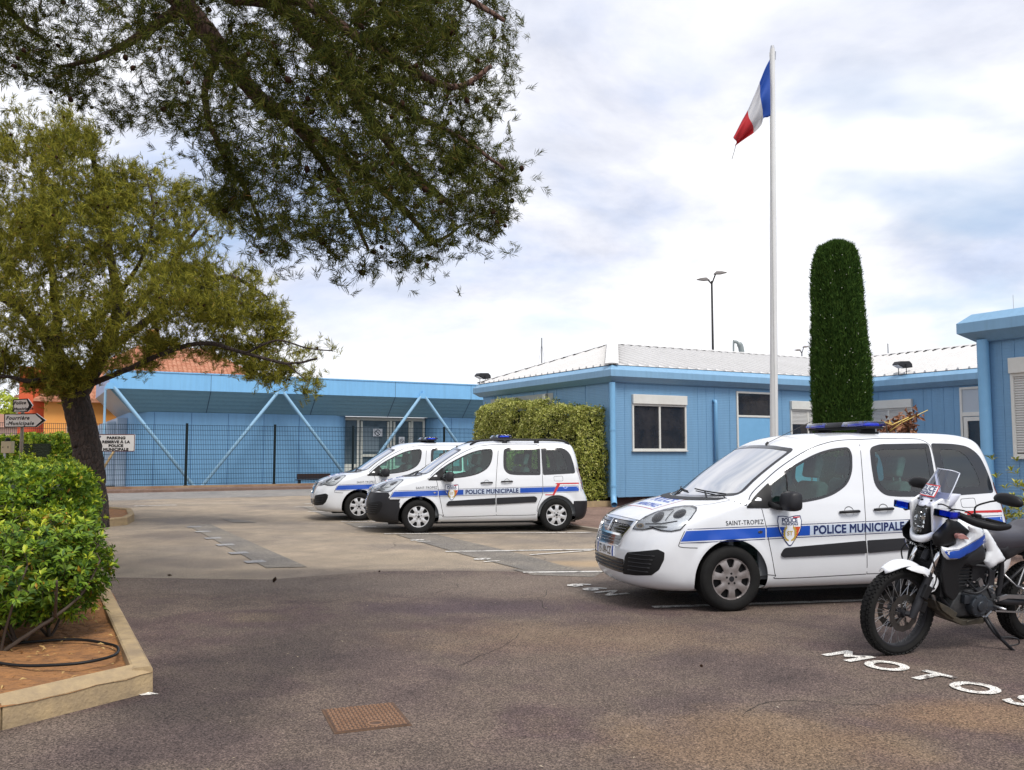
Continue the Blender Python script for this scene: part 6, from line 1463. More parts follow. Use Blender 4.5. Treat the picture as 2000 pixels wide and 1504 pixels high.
# fork
rake = Vector((-.435, 0, .90)).normalized()
def fk(t, y): p = Vector((-.045, y, .345)) + rake * t; return (p.x, y, p.z)
for y in (-.108, .108):
    b = SB(); b.tube([fk(-.03, y), fk(.05, y), fk(.10, y), fk(.32, y), fk(.33, y)], [.026, .033, .031, .030, .034], 14); b.tube([(-.01, y * .6, .345), (-.05, y, .345)], .022, 8)
    o = b.build('fork_leg', M_black2, MT, angle=40)
    b = SB(); b.tube([fk(.33, y), fk(.70, y)], .0205, 14); b.build('fork_tube', M_chrome, o, smooth=True)
    b = SB(); b.obox(fk(.20, y * 1.28), .03, .016, .055, Matrix.Rotation(R(-26), 3, 'Y')); b.obox((-.145, y * .86, .40), .035, .020, .045, Matrix.Rotation(R(-20), 3, 'Y')); b.build('brake_caliper', M_black, o, bevel=.006)
b = SB(); q = [fk(.57, -.13), fk(.57, .13), fk(.50, .13), fk(.50, -.13)]
b.obox(fk(.56, 0), .035, .145, .018, Matrix.Rotation(R(-26), 3, 'Y')); b.obox(fk(.72, 0), .035, .13, .014, Matrix.Rotation(R(-26), 3, 'Y')); b.tube([fk(.44, 0), fk(.76, 0)], .028, 10); b.build('triple_clamp', M_black2, MT, bevel=.005)
b = SB(); b.obox(fk(.555, 0), .006, .155, .030, Matrix.Rotation(R(-26), 3, 'Y')); b.v = [(x + .045, y, z + .02) for x, y, z in b.v]; b.build('plastic_guard', M_clear, MT, bevel=.003)
# mudguard hugging the tyre with fork protectors
b = SB(); arc = np.linspace(R(62), R(128), 16); vs = []; ws = np.linspace(-1, 1, 9)
for i, a in enumerate(arc):
    rr = .392 + .018 * math.exp(-((a - R(95)) / .4) ** 2); wd = .060 + .020 * math.sin((i / 15) * math.pi) - .03 * math.exp(-i / 1.2)
    for w_ in ws: vs.append((rr * math.cos(a) - (abs(w_) ** 3) * .0, w_ * wd, .345 + rr * math.sin(a) - .035 * abs(w_) ** 2.5))
n_ = 9; b.add(vs, [(i * n_ + k, i * n_ + k + 1, (i + 1) * n_ + k + 1, (i + 1) * n_ + k) for i in range(15) for k in range(8)])
fo = b.build('mudguard', M_wpl, MT, smooth=True); sm_ = fo.modifiers.new('s', 'SOLIDIFY'); sm_.thickness = .004
for sg in (-1, 1):
    b = SB(); pr = smooth_closed([(.02, .700), (-.075, .722), (-.170, .700), (-.245, .640), (-.270, .590), (-.235, .530), (-.185, .515), (-.155, .530), (-.175, .600), (-.140, .655), (-.08, .668)], 3)
    b.prism(pr, sg * .082, sg * .132); b.v = [(x, y * (1 - .25 * max(0, (z - .62) / .1)), z) for x, y, z in b.v]; b.build('fork_protector', M_wpl, fo, bevel=.008, angle=40)
    b = SB(); b.tube([(-.215, sg * .130, .548), (-.215, sg * .139, .548)], .009, 8); b.build('bolt', M_black, fo)
    b = SB(); b.tube(smooth_path([(-.23, sg * .06, .93), (-.16, sg * .15, .80), (-.21, sg * .155, .62), (-.14, sg * .13, .46)], 6), .006, 6); b.build('brake_hose', M_black, MT, smooth=True)
# frame, engine
b = MB(); b.tube(smooth_path([(-.36, 0, .98), (-.50, .06, .90), (-.75, .09, .84), (-.98, .10, .76), (-1.02, .10, .60), (-1.0, .09, .36)], 5), .022, 8); b.tube(smooth_path([(-.36, 0, .98), (-.50, -.06, .90), (-.75, -.09, .84), (-.98, -.10, .76), (-1.02, -.10, .60), (-1.0, -.09, .36)], 5), .022, 8)
for s in (-1, 1): b.tube([(-.34, 0, .92), (-.30, s * .05, .70), (-.36, s * .09, .44), (-.55, s * .10, .30), (-.98, s * .10, .32)], .018, 8); b.tube([(-.95, s * .09, .78), (-1.45, s * .10, .84), (-1.75, s * .08, .90)], .014, 8); b.tube([(-1.02, s * .10, .48), (-1.55, s * .09, .80)], .012, 7)
b.build('frame', M_black2, MT, smooth=True)
M_eng = mat('engine_grey', (.035, .037, .040), .45, metal=.4, nz=(20, .7, (.07, .07, .07)), bump=(60, .3, .003))
b = MB(); b.prism([(-.42, .36), (-.46, .29), (-.90, .27), (-.98, .36), (-.95, .48), (-.80, .53), (-.50, .48)], -.13, .12)
b.prism([(-.46, .46), (-.40, .72), (-.58, .78), (-.68, .74), (-.68, .50)], -.085, .085); en = b.build('engine', M_eng, MT, bevel=.018, angle=40)
b = MB()
for k in range(7): z = .54 + k * .028; b.prism([(-.42 + .012 * k, z), (-.70 + .008 * k, z - .01), (-.70 + .008 * k, z - .003), (-.42 + .012 * k, z + .007)], -.105, .105)
b.build('cooling_fins', M_eng, en)
b = MB(); b.tube([(-.70, .11, .385), (-.70, .175, .385), (-.70, .182, .385)], [.098, .092, .078], 26); b.tube([(-.70, .18, .385), (-.70, .197, .385)], [.045, .040], 20); b.tube([(-.84, .11, .355), (-.84, .15, .355)], [.06, .055], 20); b.obox((-.60, .14, .44), .06, .02, .035)
for a in range(7): b.tube([(-.70 + .085 * math.cos(a * .9), .17, .385 + .085 * math.sin(a * .9)), (-.70 + .085 * math.cos(a * .9), .185, .385 + .085 * math.sin(a * .9))], .007, 6)
b.build('crankcase_cover', mat('cover_grey', (.045, .052, .062), .35, metal=.5), en, bevel=.006, angle=35)
b = MB(); b.tube(smooth_path([(-.40, .03, .70), (-.30, .05, .60), (-.31, .06, .42), (-.42, .03, .30), (-.7, -.10, .27), (-1.0, -.14, .38)], 6), .021, 10); b.build('exhaust_header', M_steel, MT, smooth=True)
b = MB(); b.tube([(-1.02, -.17, .52), (-1.25, -.19, .68), (-1.72, -.20, .90)], [.04, .065, .06], 14); b.build('silencer', M_steel, MT, angle=40)
b = MB(); b.prism([(-.225, .455), (-.27, .375), (-.37, .305), (-.56, .225), (-.80, .222), (-.86, .27), (-.56, .27), (-.40, .34), (-.30, .42)], -.14, .14); b.prism([(-.24, .45), (-.30, .37), (-.44, .29), (-.47, .34), (-.36, .40)], -.15, .16)
for k in range(3): b.obox((-.62 - k * .035, .147, .262 + k * .004), .028, .006, .005, Matrix.Rotation(R(12), 3, 'Y'))
b.build('bash_plate', mat('bash_plate_metal', (.06, .055, .045), .5, metal=.5, nz=(12, .8, (.12, .10, .07))), MT, bevel=.006)
rd = MB(); rd.box(-.31, -.27, -.12, .15, .48, .80)
for k in range(14): rd.box(-.266, -.262, -.11, .14, .50 + k * .021, .508 + k * .021)
rd.build('radiator', M_black, MT)
b = MB()
for s in (1,):
    b.prism(round_poly([(-.27, .84), (-.25, .66), (-.30, .50), (-.40, .44), (-.46, .50), (-.44, .66), (-.50, .74), (-.60, .70), (-.72, .74), (-.72, .80), (-.45, .80)], .03), s * .145, s * .175)
b.build('lower_fairing', M_black, MT, bevel=.012)
b = MB(); b.prism(round_poly([(-.27, .84), (-.25, .66), (-.30, .50), (-.40, .44), (-.46, .50), (-.44, .66), (-.72, .74), (-.72, .80)], .03), -.175, -.145); b.build('lower_fairing', M_black, MT, bevel=.012)
# crash bar tube on the side
for s in (-1, 1): b = MB(); b.tube(smooth_path([(-.58, s * .12, .70), (-.66, s * .19, .715), (-.74, s * .20, .68), (-.74, s * .20, .56), (-.62, s * .20, .50), (-.56, s * .12, .50)], 6), .011, 8); b.build('crash_bar', M_black2, MT, smooth=True)
# carb / airbox clutter
b = MB(); b.obox((-.78, 0, .64), .09, .09, .08); b.tube([(-.68, 0, .62), (-.86, 0, .66)], .04, 10); b.obox((-.90, .08, .58), .04, .03, .06); b.tube([(-.62, .10, .58), (-.70, .13, .50), (-.80, .12, .44)], .008, 6); b.tube([(-.86, .10, .70), (-.80, .13, .56), (-.90, .12, .42)], .007, 6); b.build('airbox', M_black2, MT, bevel=.008)
b = MB()
for x, z in ((-.58, .55), (-.82, .52), (-.89, .47), (-.93, .40), (-.80, .62), (-.42, .36), (-.92, .52)): b.tube([(x, .125, z), (x, .145, z)], .010, 8)
b.obox((-.74, .13, .56), .022, .01, .03, Matrix.Rotation(.5, 3, 'Y')); b.build('bolts', M_steel, en)
# bodywork panels
def side_panel(name, outl, y, th, m, parent=MT, bev=.008, bulge=0.0):
    o_ = None
    for s in (1, -1):
        b = MB(); V, T = tri_region([outl], .03); n = len(V); cx_ = sum(p.x for p in V) / n; cz_ = sum(p.y for p in V) / n
        mx_ = max(math.hypot(p.x - cx_, p.y - cz_) for p in V)
        def yy(p, k):
            e = edge_dist(p.x, p.y, outl); return s * (y + (th if k else 0) * min(1, e / .02 + .3) + (bulge * min(1, (e / .07)) ** .6 if k else 0))
        vs = [(p.x, yy(p, 1), p.y) for p in V] + [(p.x, yy(p, 0), p.y) for p in V]
        cnt = {}
        for t in T:
            for i in range(3): a, c = t[i], t[(i + 1) % 3]; cnt.setdefault((min(a, c), max(a, c)), []).append((a, c))
        bd = [v[0] for v in cnt.values() if len(v) == 1]; b.add(vs, list(T) + [(a, c, c + n, a + n) for a, c in bd])
        o_ = b.build(name, m, parent, smooth=True) if s == -1 else b.build(name, m, parent, smooth=True)
    return o_
SHR = round_poly([(-.225, .885), (-.30, .870), (-.385, .890), (-.395, .940), (-.49, .935), (-.535, .990), (-.50, 1.035), (-.60, 1.045), (-.66, 1.00), (-.695, .910), (-.57, .838), (-.39, .772), (-.285, .778), (-.235, .835)], [.01, .01, .02, .02, .03, .02, .02, .03, .03, .03, .03, .03, .02, .02])
side_panel('tank_shroud', SHR, .165, .03, M_wpl, bulge=.02)
STR = [(-.236, .850), (-.30, .853), (-.37, .858), (-.50, .905), (-.655, .972), (-.69, .918), (-.56, .852), (-.385, .792), (-.285, .797)]
for s in (1, -1):
    V, T = tri_region([STR], .04); b = MB(); b.add([(p.x, s * (.172 + .0275 * min(1, edge_dist(p.x, p.y, SHR) / .02 + .3) + .02 * min(1, edge_dist(p.x, p.y, SHR) / .07) ** .6), p.y) for p in V], T); b.build('blue_stripe', M_blue, MT, smooth=True, fix=False)
    for off in (-.008, .006):
        ln = [(-.24, .846 + off * 2), (-.37, .853 + off * 2), (-.50, .900 + off * 2), (-.655, .968 + off * 2)] if off > 0 else [(-.285, .789), (-.385, .784), (-.56, .844), (-.69, .910)]
        V, T = tri_region([strip2(ln, .004)], .04); b = MB(); b.add([(p.x, s * (.176 + .0275 * min(1, edge_dist(p.x, p.y, SHR) / .02 + .3) + .02 * min(1, edge_dist(p.x, p.y, SHR) / .07) ** .6), p.y) for p in V], T); b.build('stripe_line', M_navy, MT, fix=False)
side_panel('side_cowl', round_poly([(-.70, 1.02), (-.76, .98), (-.88, .85), (-.985, .742), (-.80, .672), (-.735, .735), (-.765, .82), (-.715, .92)], .015), .15, .03, M_wpl, bulge=.004)
side_panel('radiator_cover', round_poly([(-.15, .97), (-.31, 1.09), (-.42, 1.07), (-.555, .99), (-.50, .945), (-.39, .975), (-.385, .905), (-.33, .875), (-.22, .87), (-.17, .90)], .015), .14, .03, M_black, bulge=.01)
side_panel('tank_lower', round_poly([(-.70, .90), (-.76, .80), (-.735, .735), (-.58, .700), (-.42, .74), (-.42, .79), (-.57, .84)], .02), .14, .025, M_black2, bulge=.015)
side_panel('tail_cowl', round_poly([(-.90, .84), (-1.25, .90), (-1.65, 1.0), (-1.85, 1.02), (-1.80, .95), (-1.4, .84), (-1.05, .72)], .03), .11, .03, M_black2)
def loft(sections, n=20):       # (x, z centre, half width, half height, exponent)
    b = MB(); vs = []
    for x, zc, hw, hh, p in sections:
        for k in range(n):
            a = 2 * math.pi * k / n; c, s_ = math.cos(a), math.sin(a); vs.append((x, hw * math.copysign(abs(c) ** (2 / p), c), zc + hh * math.copysign(abs(s_) ** (2 / p), s_)))
    m = len(sections); b.add(vs, [(i * n + k, i * n + (k + 1) % n, (i + 1) * n + (k + 1) % n, (i + 1) * n + k) for i in range(m - 1) for k in range(n)] + [tuple(range(n))[::-1], tuple(range((m - 1) * n, m * n))]); return b
loft([(-.42, .96, .07, .06, 2.5), (-.48, .95, .13, .10, 2.5), (-.60, .93, .165, .125, 2.6), (-.72, .905, .155, .125, 2.6), (-.82, .88, .12, .09, 2.5), (-.86, .87, .08, .05, 2.4)]).build('tank', M_wpl, MT, smooth=True)
loft([(-.78, .90, .05, .04, 2.5), (-.83, .885, .105, .085, 2.6), (-.92, .875, .13, .105, 2.8), (-1.05, .865, .145, .095, 3), (-1.2, .875, .15, .085, 3), (-1.35, .90, .145, .075, 3), (-1.42, .935, .14, .08, 3), (-1.6, .965, .12, .06, 3), (-1.75, .98, .08, .03, 3)]).build('seat', mat('seat_vinyl', (.035, .033, .042), .38, bump=(180, .3, .002)), MT, smooth=True)
# front fairing: headlight nacelle, cowl, screen
hl = loft([(-.168, 1.07, .055, .105, 3.2), (-.185, 1.07, .070, .118, 3.2), (-.25, 1.06, .085, .135, 3), (-.36, 1.04, .10, .14, 3)]).build('headlight', M_black, MT, smooth=True)
b = MB(); rn = random.Random(5)
for i in range(6):
    for j in range(3):
        z = .985 + i * .033; y = (-.038 + j * .038) * (.75 + .25 * i / 5); b.obox((-.176 + rn.uniform(-.006, .004), y, z), .008, .017, .015, Matrix.Rotation(rn.uniform(-.5, .5), 3, 'Y') @ Matrix.Rotation(rn.uniform(-.6, .6), 3, 'Z'))
b.build('reflectors', M_chrome, hl, bevel=.003, seg=1)
lz = []
b = MB(); V, T = tri_region([round_poly([(-.062, 1.165), (.062, 1.165), (.058, 1.06), (.040, .965), (0, .950), (-.040, .965), (-.058, 1.06)], .02)], .02); b.add([(-.150 - 2.5 * p.x ** 2 - .10 * (p.y - 1.06), p.x, p.y) for p in V], T); b.build('headlight_lens', M_clear, hl, smooth=True, fix=False)
# white V collar below the lamp
b = MB(); cl = []
for s in (-1, 1):
    b.prism([], 0, 0) if False else None
pts = [(-.40, .150, 1.10), (-.29, .125, 1.03), (-.20, .090, .955), (-.165, .045, .925), (-.155, 0, .918)]; full = [(x, y, z) for x, y, z in pts] + [(x, -y, z) for x, y, z in pts[::-1][1:]]
P = smooth_path(full, 4); vs = []
for p in P: vs += [(p.x, p.y, p.z + .028), (p.x + .022, p.y * 1.03, p.z + .012), (p.x + .020, p.y * 1.03, p.z - .022), (p.x - .02, p.y * .95, p.z - .034), (p.x - .03, p.y * .9, p.z)]
n = len(P); b.add(vs, [(i * 5 + k, i * 5 + (k + 1) % 5, (i + 1) * 5 + (k + 1) % 5, (i + 1) * 5 + k) for i in range(n - 1) for k in range(5)] + [(0, 1, 2, 3, 4), tuple((n - 1) * 5 + k for k in range(5))]); b.build('fairing_collar', M_wpl, MT, smooth=True)
for s in (-1, 1):
    b = MB(); b.prism(round_poly([(-.17, 1.20), (-.20, .98), (-.27, .95), (-.34, 1.05), (-.45, 1.10), (-.42, 1.22), (-.28, 1.25)], .02), s * .088, s * .112); b.build('nose_side_panel', M_wpl if s < 2 else M_black, MT, bevel=.008)
b = MB(); vs = []; zs_ = np.linspace(0, 1, 7); us = np.linspace(-1, 1, 13)
for t in zs_:
    for u in us: hw = .118 + .01 * math.sin(t * 3); vs.append((-.165 - .11 * t * .9 - .20 * abs(u) ** 2.2, u * hw, 1.175 + .105 * t + .018 * (1 - abs(u)) * (t > .9)))
b.add(vs, [(i * 13 + k, i * 13 + k + 1, (i + 1) * 13 + k + 1, (i + 1) * 13 + k) for i in range(6) for k in range(12)]); cw_ = b.build('nose_cowl', mat('cowl_white', (.62, .64, .74), .35), MT, smooth=True); cw_.modifiers.new('s', 'SOLIDIFY').thickness = .005
b = MB()
for y in (-.06, .0, .06): b.tube([(-.19 - 8 * y * y, y, 1.225), (-.178 - 8 * y * y, y, 1.222)], .008, 8)
b.build('cowl_bolts', M_black, cw_)
b = MB(); vs = []; nt_ = 12; nu_ = 17
def scr(t, u):
    hw = .130 - .030 * t ** 1.5; top = 1.0 - .10 * abs(u) ** 5
    return (-.225 - .15 * t - .085 * abs(u) ** 2.4, u * hw, 1.245 + .218 * t * top)
for t in np.linspace(0, 1, nt_):
    for u in np.linspace(-1, 1, nu_): vs.append(scr(t, u))
b.add(vs, [(i * nu_ + k, i * nu_ + k + 1, (i + 1) * nu_ + k + 1, (i + 1) * nu_ + k) for i in range(nt_ - 1) for k in range(nu_ - 1)]); ws_ = b.build('windshield', glass('screen_plastic', (.50, .54, .72), 2.5), MT, smooth=True, fix=False)
b = MB(); eg = [scr(t, -1) for t in np.linspace(0, 1, 8)] + [scr(1, u) for u in np.linspace(-1, 1, 13)] + [scr(t, 1) for t in np.linspace(1, 0, 8)]; b.tube(eg, .005, 6); b.build('screen_edge', mat('clear_edge', (.55, .58, .66), .15), ws_, smooth=True)
def on_screen(name, polys, m, off, h=.015):       # stuck on the screen: (across, up) -> surface
    V, T = tri_region(polys, h); b = MB(); b.add([(scr(p.y, p.x)[0] + off, scr(p.y, p.x)[1], scr(p.y, p.x)[2]) for p in V], T); return b.build(name, m, ws_, fix=False)
fr = [(-.95, .02), (.50, .02), (.50, .44), (-.95, .44)]
on_screen('sticker', [fr], M_wpl, .003, .12); on_screen('sticker_frame', [fr, [(-.88, .055), (.44, .055), (.44, .405), (-.88, .405)]], M_red, .0045, .1)
b = MB()
for t_, sz, u0, t0, sx_ in (('POLICE', .25, -.22, .215, 1.50), ('MUNICIPALE', .145, -.22, .085, 1.42)):
    V, T = text2d(t_, sz, .006, sx=sx_); V = [(a + u0, b_ + t0) for a, b_ in V]; V = [(u, t) for u, t in V]; b.add([(scr(t, u)[0] + .006, scr(t, u)[1], scr(t, u)[2]) for u, t in V], T)
b.build('screen_lettering', M_navy, ws_, fix=False)
# instruments, bars, guards, levers, mirrors
b = MB(); b.prism([(-.36, 1.10), (-.42, 1.22), (-.47, 1.24), (-.46, 1.08)], -.08, .08); b.build('instruments', M_black, MT, bevel=.015)
H = Vector((-.42, 0, 1.115)); hb = SB(); hbp = smooth_path([(-.60, -.40, 1.095), (-.50, -.22, 1.12), (-.44, -.10, 1.10), (-.42, 0, 1.08), (-.44, .10, 1.10), (-.50, .22, 1.12), (-.60, .40, 1.095)], 6); hb.tube(hbp, .011, 8); bar = hb.build('handlebar', M_black2, MT, smooth=True)
for s in (-1, 1):
    b = SB(); b.tube([(-.535, s * .29, 1.110), (-.60, s * .41, 1.093)], .017, 12); b.build('grip', M_rubber, bar, smooth=True)
    b = SB(); pts = smooth_path([(-.33, s * .16, 1.15), (-.335, s * .24, 1.13), (-.38, s * .34, 1.10), (-.47, s * .44, 1.085), (-.60, s * .46, 1.09)], 5); n = len(pts); vs = []
    for i, p in enumerate(pts):
        e = math.sin(math.pi * min(1, max(0, (i / (n - 1) - .05) / .95))) ** .5; hu, hd = .010 + .024 * e, .010 + .022 * e; vs += [(p.x, p.y, p.z + hu), (p.x + .012, p.y + s * .006, p.z + hu * .3), (p.x + .012, p.y + s * .006, p.z - hd * .5), (p.x, p.y, p.z - hd), (p.x - .006, p.y - s * .004, p.z)]
    b.add(vs, [(i * 5 + k, i * 5 + (k + 1) % 5, (i + 1) * 5 + (k + 1) % 5, (i + 1) * 5 + k) for i in range(n - 1) for k in range(5)] + [(0, 1, 2, 3, 4), tuple((n - 1) * 5 + k for k in range(5))]); b.build('hand_guard', M_black, MT, smooth=True)
    b = SB(); b.tube([(-.49, s * .22, 1.115), (-.44, s * .27, 1.115), (-.50, s * .42, 1.085)], [.009, .007, .006], 6); b.build('lever', M_steel, MT, smooth=True)
    b = SB(); b.obox((-.50, s * .235, 1.125), .022, .03, .022, None); b.build('switch_block', M_black, MT, bevel=.008)
    b = SB(); b.tube(smooth_path([(-.50, s * .22, 1.13), (-.50, s * .22, 1.20), (-.55, s * .28, 1.245), (-.58, s * .33, 1.265)], 4), [.007] * 13, 8)
    mo = b.build('mirror_stalk', M_black, MT, smooth=True)
    b = SB(); o = smooth_closed([(-.13, .0), (-.10, .045), (-.02, .062), (.07, .050), (.115, .018), (.11, -.02), (.05, -.035), (-.06, -.030)], 4); cx_, cy_, cz_ = -.60, s * .42, 1.275
    ring = [[(cx_ + d_, cy_ + s * a * sc_, cz_ + c * sc_) for a, c in o] for d_, sc_ in ((-.012, .96), (0, 1), (.018, .9), (.034, .6))]; n = len(o); b.add([p for r_ in ring for p in r_], [(i * n + k, i * n + (k + 1) % n, (i + 1) * n + (k + 1) % n, (i + 1) * n + k) for i in range(3) for k in range(n)] + [tuple(range(3 * n, 4 * n)), tuple(range(n))])
    b.build('mirror_shell', M_black, mo, smooth=True); b = SB(); b.add([(cx_ - .0135, cy_ + s * a * .9, cz_ + c * .9) for a, c in o], [tuple(range(n))]); b.build('mirror_glass', M_mirror, mo, fix=False)
    # blue flashers on arms, indicators
    fl = bpy.data.objects.new('blue_flasher', None); COL.objects.link(fl); fl.parent = MT
    b = MB(); b.prism(round_poly([(s * .115, -.055), (s * .275, -.048), (s * .288, .0), (s * .275, .055), (s * .115, .055)], .014), 1.118, 1.176, 'z'); b.v = [(-.235 + y, x, z) for x, y, z in b.v]; b.build('blue_lens', M_bluelens, fl, bevel=.006)
    b = MB(); b.box(-.262, -.208, min(s * .145, s * .265), max(s * .145, s * .265), 1.128, 1.166); b.build('lamp_core', M_bluecore, fl)
    b = MB(); b.box(-.285, -.185, min(s * .10, s * .135), max(s * .10, s * .135), 1.118, 1.172); b.tube([(-.24, s * .10, 1.13), (-.26, s * .09, 1.0)], .008, 6); b.build('lamp_bracket', M_black, fl, bevel=.004)
    b = MB(); b.prism(smooth_closed([(-.335, .985), (-.40, .985), (-.462, .942), (-.40, .945), (-.345, .950)], 3), s * .185, s * .225); b.build('indicator', mat('indicator_lens', (.45, .22, .20), .15, coat=1), MT, bevel=.006)
for k, pts in enumerate(([(-.30, .04, 1.16), (-.38, .22, 1.17), (-.46, .24, 1.13)], [(-.28, -.04, 1.15), (-.33, -.2, 1.2), (-.46, -.22, 1.13)], [(-.33, .03, 1.0), (-.34, .15, 1.10), (-.48, .22, 1.12)], [(-.24, .0, 1.15), (-.23, .14, 1.21), (-.30, .22, 1.16)])):
    b = MB(); b.tube(smooth_path(pts, 6), .006, 6); b.build('cable', M_black, MT, smooth=True)
# stand, swingarm, pegs, chain, rear shock, tail
b = MB(); b.tube([(-.80, .12, .30), (-.86, .20, .16), (-.97, .30, .03)], [.018, .014, .013], 8); b.obox((-.985, .325, .022), .035, .025, .006, Matrix.Rotation(.12, 3, 'X')); b.tube(smooth_path([(-.89, .23, .13), (-.95, .27, .14), (-1.0, .30, .13), (-1.01, .30, .09), (-.93, .27, .07)], 4), .006, 6); b.tube([(-.82, .15, .28), (-.88, .24, .13)], .010, 6); b.build('side_stand', M_black2, MT, smooth=True)
b = MB()
for s in (-1, 1): b.tube([(-.95, s * .12, .40), (-1.05, s * .125, .385), (-1.52, s * .105, .335)], [.03, .032, .025], 8)
b.box(-1.16, -1.10, -.12, .12, .345, .41); b.build('swingarm', M_black2, MT, smooth=True)
b = MB(); b.prism([(-.95, .43), (-1.05, .445), (-1.50, .40), (-1.50, .375), (-1.05, .415), (-.95, .40)], .135, .155); b.prism([(-.92, .325), (-1.5, .26), (-1.5, .25), (-.92, .312)], .138, .150); b.lathe([(.10, .132), (.105, .135), (.105, .145), (.09, .148)], 40, 'y', (-1.52, 0, .328)); b.build('chain', M_steel, MT)
for s in (-1, 1): b = MB(); b.tube([(-.90, s * .13, .36), (-.92, s * .24, .355)], .012, 8); b.build('foot_peg', M_steel, MT, smooth=True); b = MB(); b.tube([(-1.20, s * .12, .50), (-1.22, s * .20, .48)], .011, 8); b.tube([(-1.05, s * .11, .60), (-1.20, s * .125, .49), (-1.32, s * .11, .72)], .008, 6); b.build('rear_peg', M_steel, MT, smooth=True)
b = MB(); b.tube([(-.84, .17, .33), (-.74, .20, .30), (-.70, .21, .31)], .007, 6); b.build('gear_lever', M_steel, MT)
b = MB(); b.lathe([(.035, .0)] + [(.03 + .012 * (k % 2), .02 + k * .014) for k in range(18)] + [(.03, .28)], 12, 'z'); Mr_ = Matrix.Translation((-1.02, 0, .42)) @ Matrix.Rotation(R(12), 4, 'Y'); b.v = [tuple(Mr_ @ Vector(p)) for p in b.v]; b.build('shock_absorber', M_steel, MT)
b = MB(); vs = []
for a in np.linspace(R(60), R(150), 14):
    for w_ in (-.075, -.06, 0, .06, .075): vs.append((-1.52 + .385 * math.cos(a) * 1.02, w_, .40 + .385 * math.sin(a) - (abs(w_) > .07) * .03))
b.add(vs, [(i * 5 + k, i * 5 + k + 1, (i + 1) * 5 + k + 1, (i + 1) * 5 + k) for i in range(13) for k in range(4)]); o = b.build('rear_mudguard', M_black, MT, smooth=True); o.modifiers.new('s', 'SOLIDIFY').thickness = .004
b = MB(); b.box(-1.88, -1.80, -.06, .06, .93, 1.0); b.build('tail_light', M_red, MT, bevel=.01)
# ================================================================ flagpole, flag, signs, lamps, far things
pY = 16.0; pt, pb = D(1508.5, 96, pY), D(1511.5, 860, pY)
fx = pb.x + (pb.x - pt.x) * .15
FP = thing('flagpole', 'tall white tapered flagpole between the near van and the blue building', 'flagpole', (fx, pY, .05))
b = MB(); b.tube([(0, 0, 0), (0, 0, .3), (pt.x - fx, 0, pt.z - .05)], [.082, .080, .046], 20); b.build('pole', mat('pole_white', (.66, .66, .65), .4, nz=(2, .4, (.52, .52, .50))), FP, angle=40)
b = MB(); b.tube([(pt.x - fx, 0, pt.z - .05), (pt.x - fx, 0, pt.z + .015)], [.042, .03], 12); b.tube([(pt.x - fx + .04, 0, pt.z - .25), (pt.x - fx + .05, 0, pt.z - .10)], .02, 8); b.build('pole_cap', M_steel, FP)
b = MB(); b.tube([(pt.x - fx - .06, -.02, pt.z - .12), (.02, -.10, 1.2)], .004, 4); b.build('halyard', mat('rope', (.5, .5, .48), .8), FP)
b = MB(); b.box(-.2, .2, -.2, .2, -.05, .06); b.build('base_block', M_kerb, FP)
# flag: a hanging cloth drooping in folds; bands follow its length
def flag():
    hoist = [(1504, 118), (1504.5, 150), (1505, 185), (1505, 224)]; nu, nv = 46, 22
    # four control rows from hoist to fly: each (top point, bottom point)
    rows = [((1503.5, 116), (1505, 226)), ((1494, 134), (1499, 229)), ((1484, 158), (1491, 231)), ((1473, 184), (1487, 244)), ((1461, 212), (1475, 258)), ((1447, 238), (1457, 271)), ((1434, 265), (1438, 285))]
    tops = smooth_path([(a[0], a[1], 0) for a, _ in rows], 8); bots = smooth_path([(b_[0], b_[1], 0) for _, b_ in rows], 8); n = len(tops); vs = []
    for i in range(n):
        u = i / (n - 1)
        for j in range(nv + 1):
            v = j / nv; fold = .11 * math.sin(v * 7.5 + u * 2.0) * (.25 + u * .7) + .06 * math.sin(v * 13 - u * 5) * u; px_ = tops[i].x + (bots[i].x - tops[i].x) * v; py_ = tops[i].y + (bots[i].y - tops[i].y) * v
            sag = -4 * math.sin(v * math.pi) * math.sin(u * math.pi) * .5; p = D(px_ + 2.2 * math.sin(v * 8 + u * 3) * u, py_ + sag, pY - .06 + fold); vs.append(p[:])
    fs = [(i * (nv + 1) + j, i * (nv + 1) + j + 1, (i + 1) * (nv + 1) + j + 1, (i + 1) * (nv + 1) + j) for i in range(n - 1) for j in range(nv)]
    b = MB(); b.add(vs, fs); b.mi = [0 if f // nv < n * .34 else (1 if f // nv < n * .66 else 2) for f in range(len(fs))]
    fm = [mat('flag_blue', (.015, .085, .42), .7, sss=.35), mat('flag_white', (.62, .62, .64), .7, sss=.35), mat('flag_red', (.55, .02, .03), .7, sss=.35)]
    o = b.build('flag', fm, None, smooth=True, fix=False); o.modifiers.new('s', 'SOLIDIFY').thickness = .003; tag(o, 'blue white and red flag drooping from the top of the flagpole', 'flag')
    t = MB(); t.tube([D(1437, 284, pY - .05), D(1434, 296, pY - .05), D(1429.5, 311, pY - .06)], .006, 5); q = t.build('frayed_thread', M_dark, o)
flag()
